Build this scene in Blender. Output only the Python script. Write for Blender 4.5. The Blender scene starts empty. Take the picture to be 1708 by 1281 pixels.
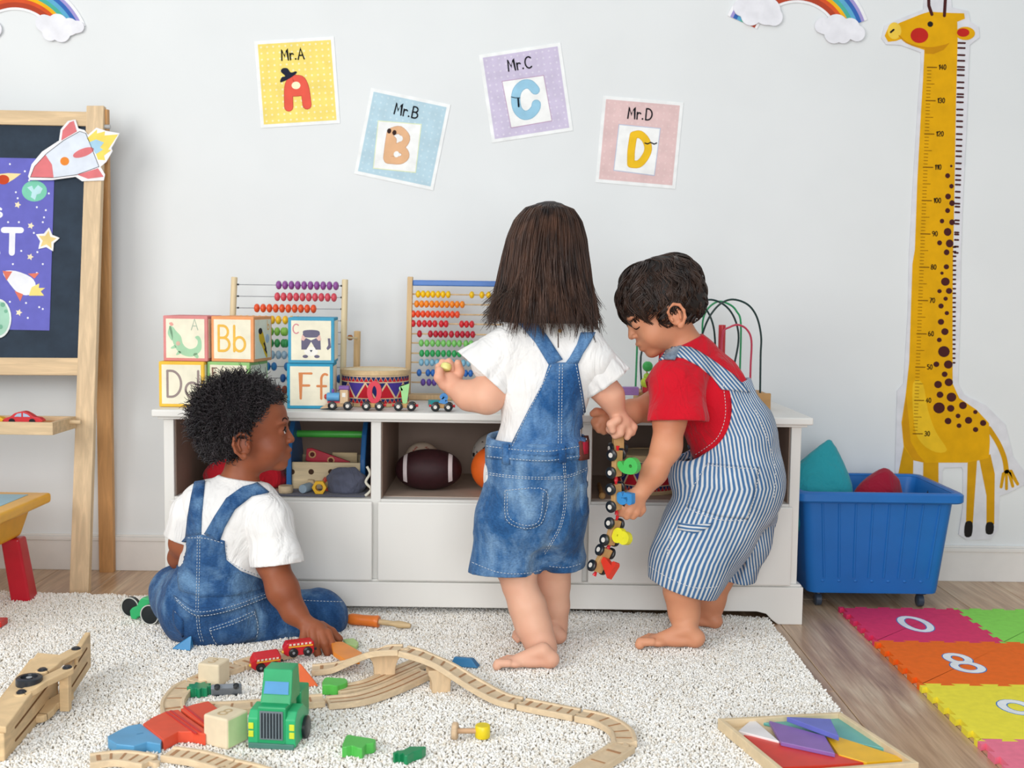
import bpy, bmesh, math, random
import numpy as np
from mathutils import Vector, Matrix
from mathutils.bvhtree import BVHTree
from math import sin, cos, pi, radians as RAD, atan2, sqrt

SC = bpy.context.scene
COL = SC.collection
# ------------------------------------------------------------------ camera
F_PX, CX, CY = 1900.0, 854.0, 640.5
CAM = Vector((0, -3.43, 0.857))
RC = (Matrix.Rotation(RAD(90) - math.atan(150.5 / F_PX), 3, 'X') @ Matrix.Rotation(0.013, 3, 'Z'))
cd = bpy.data.cameras.new('camera'); co = bpy.data.objects.new('camera', cd); COL.objects.link(co)
cd.sensor_fit = 'HORIZONTAL'; cd.sensor_width = 36.0; cd.lens = F_PX / 1708 * 36.0
cd.clip_start = 0.05; cd.clip_end = 50
co.matrix_world = Matrix.Translation(CAM) @ RC.to_4x4()
cd.dof.use_dof = True; cd.dof.focus_distance = 2.62; cd.dof.aperture_fstop = 5.0
SC.camera = co
# ------------------------------------------------------------------ world and lights
w = bpy.data.worlds.new('world'); SC.world = w; w.use_nodes = True
bg = w.node_tree.nodes['Background']; bg.inputs[0].default_value = (0.88, 0.96, 1.0, 1); bg.inputs[1].default_value = 0.50
def area(name, loc, target, sx, sy, power, col):
    l = bpy.data.lights.new(name, 'AREA'); l.shape = 'RECTANGLE'; l.size = sx; l.size_y = sy; l.energy = power; l.color = col
    o = bpy.data.objects.new(name, l); COL.objects.link(o); o.location = loc
    o.rotation_euler = (Vector(target) - Vector(loc)).to_track_quat('-Z', 'Y').to_euler(); return o
area('window_light', (-2.7, -3.7, 1.9), (0.1, -0.4, 0.4), 2.2, 1.8, 74, (1.0, 0.97, 0.93))
area('front_fill_light', (0.1, -5.0, 1.2), (0.0, -0.3, 0.35), 2.6, 1.6, 84, (0.96, 0.98, 1.0))  # added soft fill from behind the camera, no known window there
area('overhead_light', (-0.6, -2.4, 3.2), (0, -0.5, 0.3), 2.0, 2.0, 14, (1.0, 0.98, 0.95))  # weak soft area light from above
vs = SC.view_settings; vs.view_transform = 'Standard'; vs.look = 'None'; vs.gamma = 1; vs.exposure = -0.05
try: vs.use_curve_mapping = False
except Exception: pass

# ------------------------------------------------------------------ pixel <-> place
def ray(px, py):
    return RC @ Vector(((px - CX) / F_PX, -(py - CY) / F_PX, -1.0))
def P(px, py, Y):
    d = ray(px, py); return CAM + d * ((Y - CAM.y) / d.y)
def G(px, py, z=0.0):
    d = ray(px, py); return CAM + d * ((z - CAM.z) / d.z)
def mpp(Y): return (Y - CAM.y) / F_PX            # metres per pixel at that depth
def tz(pts, ox, oy, s): return [(ox + x / s, oy + y / s) for x, y in pts]

# ------------------------------------------------------------------ materials
def lin(c):
    if isinstance(c, str):
        c = tuple(int(c[i:i + 2], 16) / 255 for i in (0, 2, 4))
    return tuple((v / 12.92 if v <= 0.04045 else ((v + 0.055) / 1.055) ** 2.4) for v in c) + (1.0,)
MC = {}
class NT:
    def __init__(s, name):
        s.m = bpy.data.materials.new(name); s.m.use_nodes = True; s.t = s.m.node_tree
        s.b = s.t.nodes['Principled BSDF']
    def n(s, typ, **kw):
        x = s.t.nodes.new(typ)
        for k, v in kw.items(): setattr(x, k, v)
        return x
    def l(s, a, b): s.t.links.new(a, b)
    def noise(s, scale, detail=3, rough=0.5, stretch=None, coord='Object', dist=0.0):
        tc = s.n('ShaderNodeTexCoord'); o = tc.outputs[coord]
        if stretch:
            mp = s.n('ShaderNodeMapping'); mp.inputs['Scale'].default_value = stretch; s.l(o, mp.inputs[0]); o = mp.outputs[0]
        nz = s.n('ShaderNodeTexNoise'); nz.inputs['Scale'].default_value = scale; nz.inputs['Detail'].default_value = detail
        nz.inputs['Roughness'].default_value = rough; nz.inputs['Distortion'].default_value = dist
        s.l(o, nz.inputs['Vector']); return nz.outputs[0]
    def ramp(s, fac, stops):
        r = s.n('ShaderNodeValToRGB'); e = r.color_ramp.elements
        while len(e) < len(stops): e.new(0.5)
        for k, (p, c) in enumerate(stops): e[k].position = p; e[k].color = lin(c)
        s.l(fac, r.inputs[0]); return r.outputs[0]
    def mix(s, fac, a, b, mode='MIX'):
        m = s.n('ShaderNodeMix', data_type='RGBA', blend_type=mode)
        for sock, v in ((m.inputs[0], fac), (m.inputs[6], a), (m.inputs[7], b)):
            if isinstance(v, (int, float)): sock.default_value = v
            elif isinstance(v, (tuple, str)): sock.default_value = lin(v)
            else: s.l(v, sock)
        return m.outputs[2]
    def bump(s, h, strength=0.3, dist=0.001):
        b = s.n('ShaderNodeBump'); b.inputs['Strength'].default_value = strength; b.inputs['Distance'].default_value = dist
        s.l(h, b.inputs['Height']); s.l(b.outputs[0], s.b.inputs['Normal'])
    def col(s, c):
        if isinstance(c, (tuple, str)): s.b.inputs['Base Color'].default_value = lin(c)
        else: s.l(c, s.b.inputs['Base Color'])
def paint(c, rough=0.5, var=0.06, bump=0.0, spec=0.4, name=None, scale=25):
    key = ('paint', c, rough, var, bump, spec)
    if key in MC: return MC[key]
    t = NT(name or ('paint_' + str(c))); L = lin(c)[:3]
    n = t.noise(scale, 3)
    def sh(k): return tuple(min(1, v * k) for v in [ (x if x<=1 else 1) for x in [int(c[i:i+2],16)/255 for i in (0,2,4)]])
    t.col(t.ramp(n, [(0.3, sh(1 - var)), (0.7, sh(1 + var * 0.6))]))
    t.b.inputs['Roughness'].default_value = rough; t.b.inputs['Specular IOR Level'].default_value = spec
    if bump: t.bump(t.noise(scale * 12, 2), bump, 0.001)
    MC[key] = t.m; return t.m
def plastic(c): return paint(c, 0.28, 0.03, 0, 0.5)
def gloss(c): return paint(c, 0.35, 0.04, 0.02, 0.5)
def matte(c): return paint(c, 0.85, 0.04, 0.05, 0.2)
def cloth(c, name=None): 
    key = ('cloth', c)
    if key in MC: return MC[key]
    t = NT(name or 'cloth_' + c)
    n = t.noise(9, 4); L = [int(c[i:i+2],16)/255 for i in (0,2,4)]
    t.col(t.ramp(n, [(0.3, tuple(v * 0.95 for v in L)), (0.7, tuple(min(1, v * 1.02) for v in L))]))
    t.b.inputs['Roughness'].default_value = 0.9; t.b.inputs['Specular IOR Level'].default_value = 0.15
    t.b.inputs['Sheen Weight'].default_value = 0.15
    fold = t.noise(16, 3, 0.55, (1, 1, 0.55), dist=1.2); fine = t.noise(700, 1)
    m = t.n('ShaderNodeMath', operation='MULTIPLY_ADD'); t.l(fine, m.inputs[0]); m.inputs[1].default_value = 0.03; t.l(fold, m.inputs[2])
    t.bump(m.outputs[0], 0.8, 0.016)
    MC[key] = t.m; return t.m
def wood(c='E3C59C', stretch=(1, 12, 12), dark=0.86, scale=6, rough=0.55, name=None):
    key = ('wood', c, stretch, dark, scale)
    if key in MC: return MC[key]
    t = NT(name or 'wood_' + c); L = [int(c[i:i+2],16)/255 for i in (0,2,4)]
    n = t.noise(scale, 5, 0.6, stretch, dist=0.6)
    t.col(t.ramp(n, [(0.32, tuple(v * dark for v in L)), (0.5, tuple(v * (dark + 1) / 2 for v in L)), (0.68, tuple(min(1, v * 1.03) for v in L))]))
    t.b.inputs['Roughness'].default_value = rough; t.b.inputs['Specular IOR Level'].default_value = 0.3
    t.bump(n, 0.15, 0.001)
    MC[key] = t.m; return t.m
WOODX = lambda: wood('DDBE95', (1, 12, 12))
WOODZ = lambda: wood('DFC198', (12, 12, 1))
TRACK = lambda: wood('E3C8A2', (3, 3, 12), 0.9, 9)

# ------------------------------------------------------------------ mesh builder
class MB:
    def __init__(s): s.v = []; s.f = []; s.m = []
    def add(s, vs_, fs, mi=0):
        o = len(s.v); s.v += [tuple(v) for v in vs_]; s.f += [tuple(i + o for i in f) for f in fs]; s.m += [mi] * len(fs); return s
    def box(s, c, d, R=None, mi=0, taper=1.0):
        c = Vector(c); x, y, z = [k / 2 for k in d]; vv = []
        for sz in (-1, 1):
            k = taper if sz > 0 else 1
            for sx, sy in ((-1, -1), (1, -1), (1, 1), (-1, 1)):
                p = Vector((sx * x * k, sy * y * k, sz * z)); vv.append((R @ p if R else p) + c)
        return s.add(vv, [(3, 2, 1, 0), (4, 5, 6, 7), (0, 1, 5, 4), (1, 2, 6, 5), (2, 3, 7, 6), (3, 0, 4, 7)], mi)
    def box2(s, a, b, mi=0):
        a, b = Vector(a), Vector(b); return s.box((a + b) / 2, [abs(q) for q in (b - a)], None, mi)
    def ring_loft(s, rings, cap=True, mi=0, closed=False):
        n = len(rings[0]); vv = [p for r in rings for p in r]; fs = []
        m = len(rings); rng = m if closed else m - 1
        for i in range(rng):
            for j in range(n):
                a = i * n + j; b = i * n + (j + 1) % n; c2 = ((i + 1) % m) * n + (j + 1) % n; d2 = ((i + 1) % m) * n + j
                fs.append((a, b, c2, d2))
        if cap and not closed:
            fs.append(tuple(range(n - 1, -1, -1))); fs.append(tuple((m - 1) * n + j for j in range(n)))
        return s.add(vv, fs, mi)
    def tube(s, pts, r, seg=10, cap=True, mi=0, closed=False, up=None):
        pts = [Vector(p) for p in pts]; n = len(pts)
        rr = r if isinstance(r, (list, tuple, np.ndarray)) else [r] * n
        rings = []; prev = None
        for i, p in enumerate(pts):
            if closed: t = (pts[(i + 1) % n] - pts[i - 1])
            else: t = pts[min(i + 1, n - 1)] - pts[max(i - 1, 0)]
            t = t.normalized() if t.length > 1e-9 else Vector((0, 0, 1))
            if prev is None:
                a = Vector(up) if up else (Vector((0, 0, 1)) if abs(t.z) < 0.9 else Vector((1, 0, 0)))
                u = t.cross(a).normalized()
            else:
                u = (prev - t * prev.dot(t)).normalized()
            prev = u; v = t.cross(u)
            rings.append([p + (u * cos(2 * pi * k / seg) + v * sin(2 * pi * k / seg)) * rr[i] for k in range(seg)])
        return s.ring_loft(rings, cap, mi, closed)
    def cyl(s, a, b, r, r2=None, seg=20, mi=0):
        return s.tube([a, b], [r, r if r2 is None else r2], seg, True, mi)
    def lathe(s, c, prof, axis=(0, 0, 1), seg=24, mi=0):
        ax = Vector(axis).normalized(); a = Vector((0, 0, 1)) if abs(ax.z) < 0.9 else Vector((1, 0, 0))
        u = ax.cross(a).normalized(); v = ax.cross(u); c = Vector(c)
        rings = [[c + ax * h + (u * cos(2 * pi * k / seg) + v * sin(2 * pi * k / seg)) * max(r, 1e-5) for k in range(seg)] for r, h in prof]
        return s.ring_loft(rings, True, mi)
    def ball(s, c, r, seg=16, mi=0, sc=(1, 1, 1), R=None):
        c = Vector(c); rings = []
        for i in range(1, seg // 2):
            th = pi * i / (seg // 2); ring = []
            for k in range(seg):
                q = Vector((sin(th) * cos(2 * pi * k / seg) * sc[0], sin(th) * sin(2 * pi * k / seg) * sc[1], -cos(th) * sc[2])) * r
                ring.append((R @ q if R else q) + c)
            rings.append(ring)
        return s.ring_loft(rings, True, mi)
    def prism(s, fr, pts, n0, n1, mi=0, back=True):
        # polygon in a frame (O, U, V, N), extruded between n0 and n1 along N
        n = len(pts)
        ar = sum(pts[i][0] * pts[(i + 1) % n][1] - pts[(i + 1) % n][0] * pts[i][1] for i in range(n))
        if ar < 0: pts = pts[::-1]
        O, U, V, N = fr
        a = [O + U * p[0] + V * p[1] + N * n0 for p in pts]; b = [O + U * p[0] + V * p[1] + N * n1 for p in pts]
        fs = [tuple(range(n, 2 * n))] + [(i, (i + 1) % n, n + (i + 1) % n, n + i) for i in range(n)]
        if back: fs.append(tuple(range(n - 1, -1, -1)))
        return s.add(a + b, fs, mi)
    def stroke(s, fr, pl, wd, n0, n1, mi=0, cap=True, closed=False):
        O, U, V, N = fr; pl = [Vector((p[0], p[1])) for p in pl]
        n = len(pl); L = []; Rr = []
        for i in range(n):
            if closed: t = pl[(i + 1) % n] - pl[i - 1]
            else: t = pl[min(i + 1, n - 1)] - pl[max(i - 1, 0)]
            if t.length < 1e-9: t = Vector((1, 0))
            t.normalize(); nn = Vector((-t.y, t.x)) * wd / 2
            if 0 < i < n - 1 or closed:
                t1 = (pl[i] - pl[i - 1]); t1 = t1.normalized() if t1.length > 1e-9 else t
                c = max(0.5, t.dot(t1)); nn = nn / c
            L.append(pl[i] + nn); Rr.append(pl[i] - nn)
        if closed:
            to = lambda p, h: O + U * p.x + V * p.y + N * h
            vv = []
            for i in range(n): vv += [to(Rr[i], n1), to(L[i], n1), to(Rr[i], n0), to(L[i], n0)]
            fs = []
            for i in range(n):
                a = 4 * i; b = 4 * ((i + 1) % n)
                fs += [(a, b, b + 1, a + 1), (a + 1, b + 1, b + 3, a + 3), (b, a, a + 2, b + 2), (a + 2, a + 3, b + 3, b + 2)]
            return s.add(vv, fs, mi)
        out = []
        if cap:
            t = (pl[-1] - pl[-2]).normalized(); a0 = atan2(t.y, t.x)
            e = [pl[-1] + Vector((cos(a0 - pi / 2 + pi * k / 6), sin(a0 - pi / 2 + pi * k / 6))) * wd / 2 for k in range(1, 6)]
            t = (pl[0] - pl[1]).normalized(); a0 = atan2(t.y, t.x)
            e2 = [pl[0] + Vector((cos(a0 - pi / 2 + pi * k / 6), sin(a0 - pi / 2 + pi * k / 6))) * wd / 2 for k in range(1, 6)]
        else: e = []; e2 = []
        # body as quads, caps as fans
        to = lambda p, h: O + U * p.x + V * p.y + N * h
        vv = []
        for i in range(n): vv += [to(Rr[i], n1), to(L[i], n1), to(Rr[i], n0), to(L[i], n0)]
        fs = []
        for i in range(n - 1):
            a = 4 * i; b = a + 4
            fs += [(a, b, b + 1, a + 1), (a + 1, b + 1, b + 3, a + 3), (b, a, a + 2, b + 2), (a + 2, a + 3, b + 3, b + 2)]
        s.add(vv, fs, mi)
        if cap:
            s.prism2(fr, [Rr[-1]] + e + [L[-1]], n0, n1, mi); s.prism2(fr, [L[0]] + e2 + [Rr[0]], n0, n1, mi)
        return s
    def prism2(s, fr, pts, n0, n1, mi): return s.prism(fr, [(p.x, p.y) for p in pts], n0, n1, mi)
    def move(s, M):
        s.v = [tuple(M @ Vector(v)) for v in s.v]; return s

def mesh_of(name, mb, mats, smooth=False):
    me = bpy.data.meshes.new(name); me.from_pydata(mb.v, [], mb.f)
    for m in (mats if isinstance(mats, (list, tuple)) else [mats]): me.materials.append(m)
    if len(me.materials) > 1: me.polygons.foreach_set('material_index', mb.m)
    if smooth:
        me.polygons.foreach_set('use_smooth', [True] * len(me.polygons))
        if smooth != 'all':
            try: me.set_sharp_from_angle(angle=RAD(40))
            except Exception: pass
    me.update(); return me
ROOTINV = {}
def thing(name, label, cat, loc=(0, 0, 0), rot=(0, 0, 0), group=None, world=False):
    o = bpy.data.objects.new(name, None); COL.objects.link(o); o.location = loc; o.rotation_euler = rot
    o.empty_display_size = 0.02
    o['label'] = label; o['category'] = cat
    if group: o['group'] = group
    if world: ROOTINV[o] = Matrix.Translation(Vector(loc)).inverted()
    return o
def obj(name, mb, mats, parent=None, bevel=0, smooth=False, label=None, seg=2, kind=None):
    me = mb if isinstance(mb, bpy.types.Mesh) else mesh_of(name, mb, mats, smooth)
    o = bpy.data.objects.new(name, me); COL.objects.link(o)
    if parent is not None:
        o.parent = parent
        if parent in ROOTINV: o.matrix_parent_inverse = ROOTINV[parent]
    if bevel:
        b = o.modifiers.new('bevel', 'BEVEL'); b.width = bevel; b.segments = seg; b.limit_method = 'ANGLE'; b.angle_limit = RAD(35)
        try: b.harden_normals = False
        except Exception: pass
    if label: o['label'] = label
    if kind: o['kind'] = kind
    return o
def tag(o, label, cat, group=None, kind=None):
    o['label'] = label; o['category'] = cat
    if group: o['group'] = group
    if kind: o['kind'] = kind
    return o
def solo(name, mb, mats, label, cat, group=None, **kw):
    # a single-mesh thing: its origin is put at the bottom centre of its own geometry
    xs = np.array(mb.v); c = Vector(((xs[:, 0].min() + xs[:, 0].max()) / 2, (xs[:, 1].min() + xs[:, 1].max()) / 2, xs[:, 2].min()))
    mb.v = [tuple(Vector(v) - c) for v in mb.v]
    o = obj(name, mb, mats, **kw); o.location = c; return tag(o, label, cat, group)
def smoothpts(p, n=6, closed=True):
    out = []; m = len(p); P_ = [Vector(q) for q in p]
    for i in range(m if closed else m - 1):
        if closed: a, b, c, d = P_[i - 1], P_[i], P_[(i + 1) % m], P_[(i + 2) % m]
        else: a, b, c, d = P_[max(i - 1, 0)], P_[i], P_[i + 1], P_[min(i + 2, m - 1)]
        for k in range(n):
            t = k / n
            out.append(0.5 * ((2 * b) + (c - a) * t + (2 * a - 5 * b + 4 * c - d) * t * t + (3 * b - a - 3 * c + d) * t ** 3))
    if not closed: out.append(P_[-1])
    return [tuple(q) for q in out]
def circ(cx, cy, rx, ry=None, n=24, rot=0):
    ry = rx if ry is None else ry
    return [(cx + rx * cos(t) * cos(rot) - ry * sin(t) * sin(rot), cy + rx * cos(t) * sin(rot) + ry * sin(t) * cos(rot)) for t in [2 * pi * k / n for k in range(n)]]
def arc(cx, cy, rx, ry, a0, a1, n=12):
    return [(cx + rx * cos(RAD(a0 + (a1 - a0) * k / n)), cy + ry * sin(RAD(a0 + (a1 - a0) * k / n))) for k in range(n + 1)]
# stroke font: glyphs in a 0..1 high box, width ~0.6; lines as polylines
GL = {
 'A': [[(0, 0), (0.3, 1), (0.6, 0)], [(0.12, 0.36), (0.48, 0.36)]],
 'B': [[(0.05, 0), (0.05, 1)], [(0.05, 1)] + arc(0.25, 0.76, 0.26, 0.24, 90, -90) + [(0.05, 0.52)], [(0.05, 0.52)] + arc(0.28, 0.26, 0.3, 0.26, 90, -90) + [(0.05, 0)]],
 'C': [arc(0.35, 0.5, 0.35, 0.5, 50, 310, 20)],
 'D': [[(0.05, 0), (0.05, 1)], [(0.05, 1)] + arc(0.2, 0.5, 0.42, 0.5, 90, -90, 16) + [(0.05, 0)]],
 'E': [[(0.5, 1), (0.05, 1), (0.05, 0), (0.5, 0)], [(0.05, 0.52), (0.42, 0.52)]],
 'F': [[(0.52, 1), (0.05, 1), (0.05, 0)], [(0.05, 0.52), (0.42, 0.52)]],
 'M': [[(0, 0), (0.06, 1), (0.32, 0.35), (0.58, 1), (0.66, 0)]],
 'r': [[(0, 0.6), (0.02, 0)], [(0.02, 0.38)] + arc(0.2, 0.36, 0.17, 0.22, 160, 40, 6)],
 '.': [circ(0.05, 0.05, 0.015, n=6)],
 'S': [arc(0.27, 0.75, 0.25, 0.25, 40, 270, 12) + arc(0.27, 0.25, 0.27, 0.25, 90, -140, 12)],
 'T': [[(0.3, 0), (0.3, 1)], [(0, 1), (0.6, 1)]],
 'b': [[(0.04, 0), (0.04, 1)], circ(0.3, 0.28, 0.27, 0.28, 18) + [(0.57, 0.28)]],
 'd': [[(0.56, 0), (0.56, 1)], circ(0.3, 0.28, 0.27, 0.28, 18) + [(0.57, 0.28)]],
 'f': [arc(0.34, 0.76, 0.17, 0.22, 60, 180, 8) + [(0.17, 0)], [(0, 0.5), (0.38, 0.5)]],
 '0': [circ(0.3, 0.5, 0.27, 0.5, 24) + [(0.57, 0.5)]],
 '1': [[(0.1, 0.78), (0.3, 1), (0.3, 0)]],
 '2': [arc(0.3, 0.72, 0.27, 0.28, 160, -30, 10) + [(0.03, 0), (0.58, 0)]],
 '3': [arc(0.27, 0.74, 0.25, 0.26, 140, -90, 10), arc(0.27, 0.26, 0.28, 0.26, 90, -140, 10)],
 '4': [[(0.42, 0), (0.42, 1), (0.02, 0.3), (0.6, 0.3)]],
 '5': [[(0.52, 1), (0.12, 1), (0.08, 0.56)] + arc(0.28, 0.3, 0.28, 0.3, 110, -140, 12)],
 '6': [arc(0.45, 0.5, 0.42, 0.5, 110, 190, 8) + circ(0.3, 0.28, 0.27, 0.28, 18, rot=pi)],
 '7': [[(0.03, 1), (0.57, 1), (0.2, 0)]],
 '8': [circ(0.3, 0.75, 0.22, 0.25, 18) + [(0.52, 0.75)], circ(0.3, 0.26, 0.28, 0.26, 18) + [(0.58, 0.26)]],
 '9': [circ(0.3, 0.72, 0.27, 0.28, 18) + [(0.57, 0.72)], [(0.57, 0.72)] + arc(0.15, 0.5, 0.42, 0.5, 10, -70, 8)],
}
def text(mb, fr, s, x, y, h, wd, n0, n1, adv=0.72, mi=0, squeeze=1.0):
    for ch in s:
        if ch != ' ':
            for kk, pl in enumerate(GL[ch]):
                n1 = n1 + 4e-5 * (kk + 1)
                q = [(x + a * h * squeeze, y + b * h) for a, b in pl]
                cl = (abs(q[0][0] - q[-1][0]) + abs(q[0][1] - q[-1][1])) < 1e-6 and len(q) > 8
                if cl: mb.stroke(fr, q[:-1], wd, n0, n1, mi, False, True)
                else: mb.stroke(fr, q, wd, n0, n1, mi)
        x += {'.': 0.3, 'r': 0.5, 'M': 0.86, '1': 0.55}.get(ch, adv) * h * squeeze
    return x
# ------------------------------------------------------------------ the setting
WALLY = 0.0
WF = (Vector((0, 0, 0)), Vector((1, 0, 0)), Vector((0, 0, 1)), Vector((0, -1, 0)))     # wall frame: u = x, v = z
def wp(px, py, Y=0.0):
    p = P(px, py, Y); return (p.x, p.z)
def wps(pts, Y=0.0): return [wp(x, y, Y) for x, y in pts]
t = NT('wall_paint'); t.col(t.ramp(t.noise(3, 3), [(0.3, 'E1E4E5'), (0.7, 'E6E9EA')])); t.b.inputs['Roughness'].default_value = 0.7
t.bump(t.noise(60, 4), 0.06, 0.002); WALLM = t.m
o = obj('wall_back', MB().box2((-3.2, 0, -0.02), (3.2, 0.1, 2.9)), WALLM); o['kind'] = 'structure'
bb = MB()
for a, b, h0, h1 in ((0.012, 0, 0, 0.092), (0.016, 0, 0.092, 0.104), (0.009, 0, 0.104, 0.11)):
    bb.box2((-3.2, -a, h0), (3.2, 0.001, h1))
o = obj('baseboard_back', bb, paint('E6E3DF', 0.4, 0.01, 0, 0.4), bevel=0.0015); o['kind'] = 'structure'
fl = bpy.data.objects.new('floor', None)
# oak boards
t = NT('oak_boards')
oi = t.n('ShaderNodeObjectInfo'); tc = t.n('ShaderNodeTexCoord'); va = t.n('ShaderNodeVectorMath', operation='ADD')
sc_ = t.n('ShaderNodeVectorMath', operation='SCALE'); cx = t.n('ShaderNodeCombineXYZ')
t.l(oi.outputs['Random'], cx.inputs[0]); t.l(oi.outputs['Random'], cx.inputs[1]); t.l(cx.outputs[0], sc_.inputs[0]); sc_.inputs['Scale'].default_value = 37.0
t.l(tc.outputs['Object'], va.inputs[0]); t.l(sc_.outputs[0], va.inputs[1])
mp = t.n('ShaderNodeMapping'); mp.inputs['Scale'].default_value = (7, 0.9, 7); t.l(va.outputs[0], mp.inputs[0])
n1 = t.n('ShaderNodeTexNoise'); n1.inputs['Scale'].default_value = 2.2; n1.inputs['Detail'].default_value = 6; n1.inputs['Distortion'].default_value = 1.6; t.l(mp.outputs[0], n1.inputs['Vector'])
mp2 = t.n('ShaderNodeMapping'); mp2.inputs['Scale'].default_value = (90, 4, 90); t.l(va.outputs[0], mp2.inputs[0])
n2 = t.n('ShaderNodeTexNoise'); n2.inputs['Scale'].default_value = 1.5; n2.inputs['Detail'].default_value = 4; t.l(mp2.outputs[0], n2.inputs['Vector'])
c1 = t.ramp(n1.outputs[0], [(0.3, 'B69273'), (0.5, 'D0AE8D'), (0.68, 'E2C8A8')])
c2 = t.ramp(n2.outputs[0], [(0.3, 'C8BFB4'), (0.7, 'FFFFFF')])
cm = t.mix(0.8, c1, c2, 'MULTIPLY'); t.col(cm); t.b.inputs['Specular IOR Level'].default_value = 0.6; t.b.inputs['Roughness'].default_value = 0.30; t.bump(n2.outputs[0], 0.15, 0.001); OAK = t.m
sub = MB().box2((-3.2, -3.4, -0.03), (3.2, 0.0, -0.013))
flo = obj('floor', sub, matte('4A3C30')); flo['kind'] = 'structure'
pw, pl_ = 0.19, 1.25; pm = None
random.seed(4)
for i in range(-15, 17):
    off = random.random() * pl_
    y = 0.0 - off
    ys = [0.0] + [-(off + k * pl_) for k in range(4) if off + k * pl_ < 3.4] + [-3.4]
    for a, b in zip(ys[:-1], ys[1:]):
        if a - b < 0.02: continue
        ob = obj('plank', MB().box2((-pw / 2 + 0.0008, b + 0.0008, -0.0125), (pw / 2 - 0.0008, a - 0.0008, 0.0)), OAK, flo, bevel=0.0012, seg=1)
        ob.location = (i * pw + 0.05, 0, 0)
# ================================================================== wall decorations
def lobes(cs, n=72):
    cx = sum(c[0] for c in cs) / len(cs); cy = sum(c[1] for c in cs) / len(cs); out = []
    for k in range(n):
        a = 2 * pi * k / n; dx, dy = cos(a), sin(a); best = 0
        for x, y, r in cs:
            fx, fy = cx - x, cy - y; b = fx * dx + fy * dy; c = fx * fx + fy * fy - r * r; D = b * b - c
            if D > 0: best = max(best, -b + sqrt(D))
        out.append((cx + dx * best, cy + dy * best))
    return out
RB = ['B5472F', 'D9572F', 'F2B51F', '4FAF9C', '5FA9CE', '3A68B4', 'A59AD2']
def rainbow(cx, cy, label, clouds, tilt):
    c = wp(cx, cy); m = mpp(0)
    r = thing('rainbow_decoration', label, 'wall decoration', (c[0], 0, c[1]), world=True, group=None)
    def A(r0, r1, a0=-10, a1=190): return [(c[0] + m * q * cos(RAD(a - tilt)), c[1] + m * q * sin(RAD(a - tilt))) for q, a in [(r1, a0 + (a1 - a0) * k / 40) for k in range(41)] + [(r0, a1 - (a1 - a0) * k / 40) for k in range(41)]]
    obj('card', MB().prism(WF, A(70, 123, 22, 158), 0.0015, 0.004), matte('F2F2F4'), r)
    w_ = [74, 82, 88, 93.5, 100, 106.5, 113, 118]
    for k in range(7): obj('band', MB().prism(WF, A(w_[k], w_[k + 1], 22, 158), 0.004, 0.0048), matte(RB[k]), r)
    for cl in clouds:
        pts = lobes([(*wp(x, y), q * m) for x, y, q in cl])
        obj('cloud', MB().prism(WF, pts, 0.0065, 0.0105), matte('ECECF2'), r)
rainbow(1327, 78, 'rainbow sticker with two paper clouds, left of the giraffe chart', [[(1237, 14, 14), (1258, 15, 20), (1252, 26, 17), (1278, 20, 22), (1290, 30, 14)], [(1371, 44, 13), (1393, 46, 20), (1390, 57, 16), (1416, 48, 16), (1428, 57, 13), (1405, 60, 13)]], 1)
rainbow(28, 90, 'rainbow sticker cut by the upper left edge of the photo', [[(76, 40, 14), (98, 42, 17), (86, 56, 13), (104, 56, 15), (118, 46, 14), (132, 46, 10)], [(-50, 50, 14), (-35, 45, 18), (-22, 55, 14), (-8, 50, 13)]], 0)

def poster(label, TL, TR, BR, BL, ground, name, art, border=5.5, dots='F6F0DC', inner=None, inner_edge='D9E3B0', ts=1.0):
    c = [Vector(wp(*p)) for p in (TL, TR, BR, BL)]; ctr = sum(c, Vector((0, 0))) / 4
    u = ((c[1] - c[0]) + (c[2] - c[3])).normalized(); v = Vector((-u.y, u.x)); m = mpp(0)
    fr = (Vector((ctr.x, 0, ctr.y)), Vector((u.x, 0, u.y)), Vector((v.x, 0, v.y)), Vector((0, -1, 0)))
    def L(px, py): q = Vector(wp(px, py)) - ctr; return (q.dot(u), q.dot(v))
    W = (c[1] - c[0]).length / 2; H = (c[3] - c[0]).length / 2
    r = thing('letter_poster', label, 'poster', (ctr.x, 0, ctr.y), world=True)
    b = border * m
    obj('paper', MB().prism(fr, [(-W - b, -H - b), (W + b, -H - b), (W + b, H + b), (-W - b, H + b)], 0.001, 0.0022), matte('F3F5F5'), r)
    obj('coloured_ground', MB().prism(fr, [(-W, -H), (W, -H), (W, H), (-W, H)], 0.0022, 0.0025), matte(ground), r)
    d = MB(); nx, ny = 12, 13
    for i in range(nx):
        for j in range(ny):
            d.prism(fr, circ(-W + (i + .5) * 2 * W / nx, -H + (j + .5) * 2 * H / ny, 0.0031, n=8), 0.0025, 0.0027)
    obj('polka_dots', d, matte(dots), r, kind='stuff')
    if inner:
        I = [L(*p) for p in inner]; cc = (sum(p[0] for p in I) / 4, sum(p[1] for p in I) / 4); g = 1.035
        obj('picture_border', MB().prism(fr, [(cc[0] + (p[0] - cc[0]) * g, cc[1] + (p[1] - cc[1]) * g) for p in I], 0.0027, 0.0029), matte(inner_edge), r)
        obj('picture_ground', MB().prism(fr, I, 0.0029, 0.0031), matte('F4F5F4'), r)
    tx, ty, th = name[1]; q = L(tx, ty)
    mb = MB(); text(mb, fr, name[0], q[0], q[1], th * m, 2.3 * m * ts, 0.0027, 0.0033, squeeze=0.95)
    obj('caption', mb, matte('17181E'), r)
    art(fr, L, r, m)
    return r
def Z2(p): return tz(p, 400, 30, 4.271)
def Z3(p): return tz(p, 760, 50, 4.067)
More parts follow.
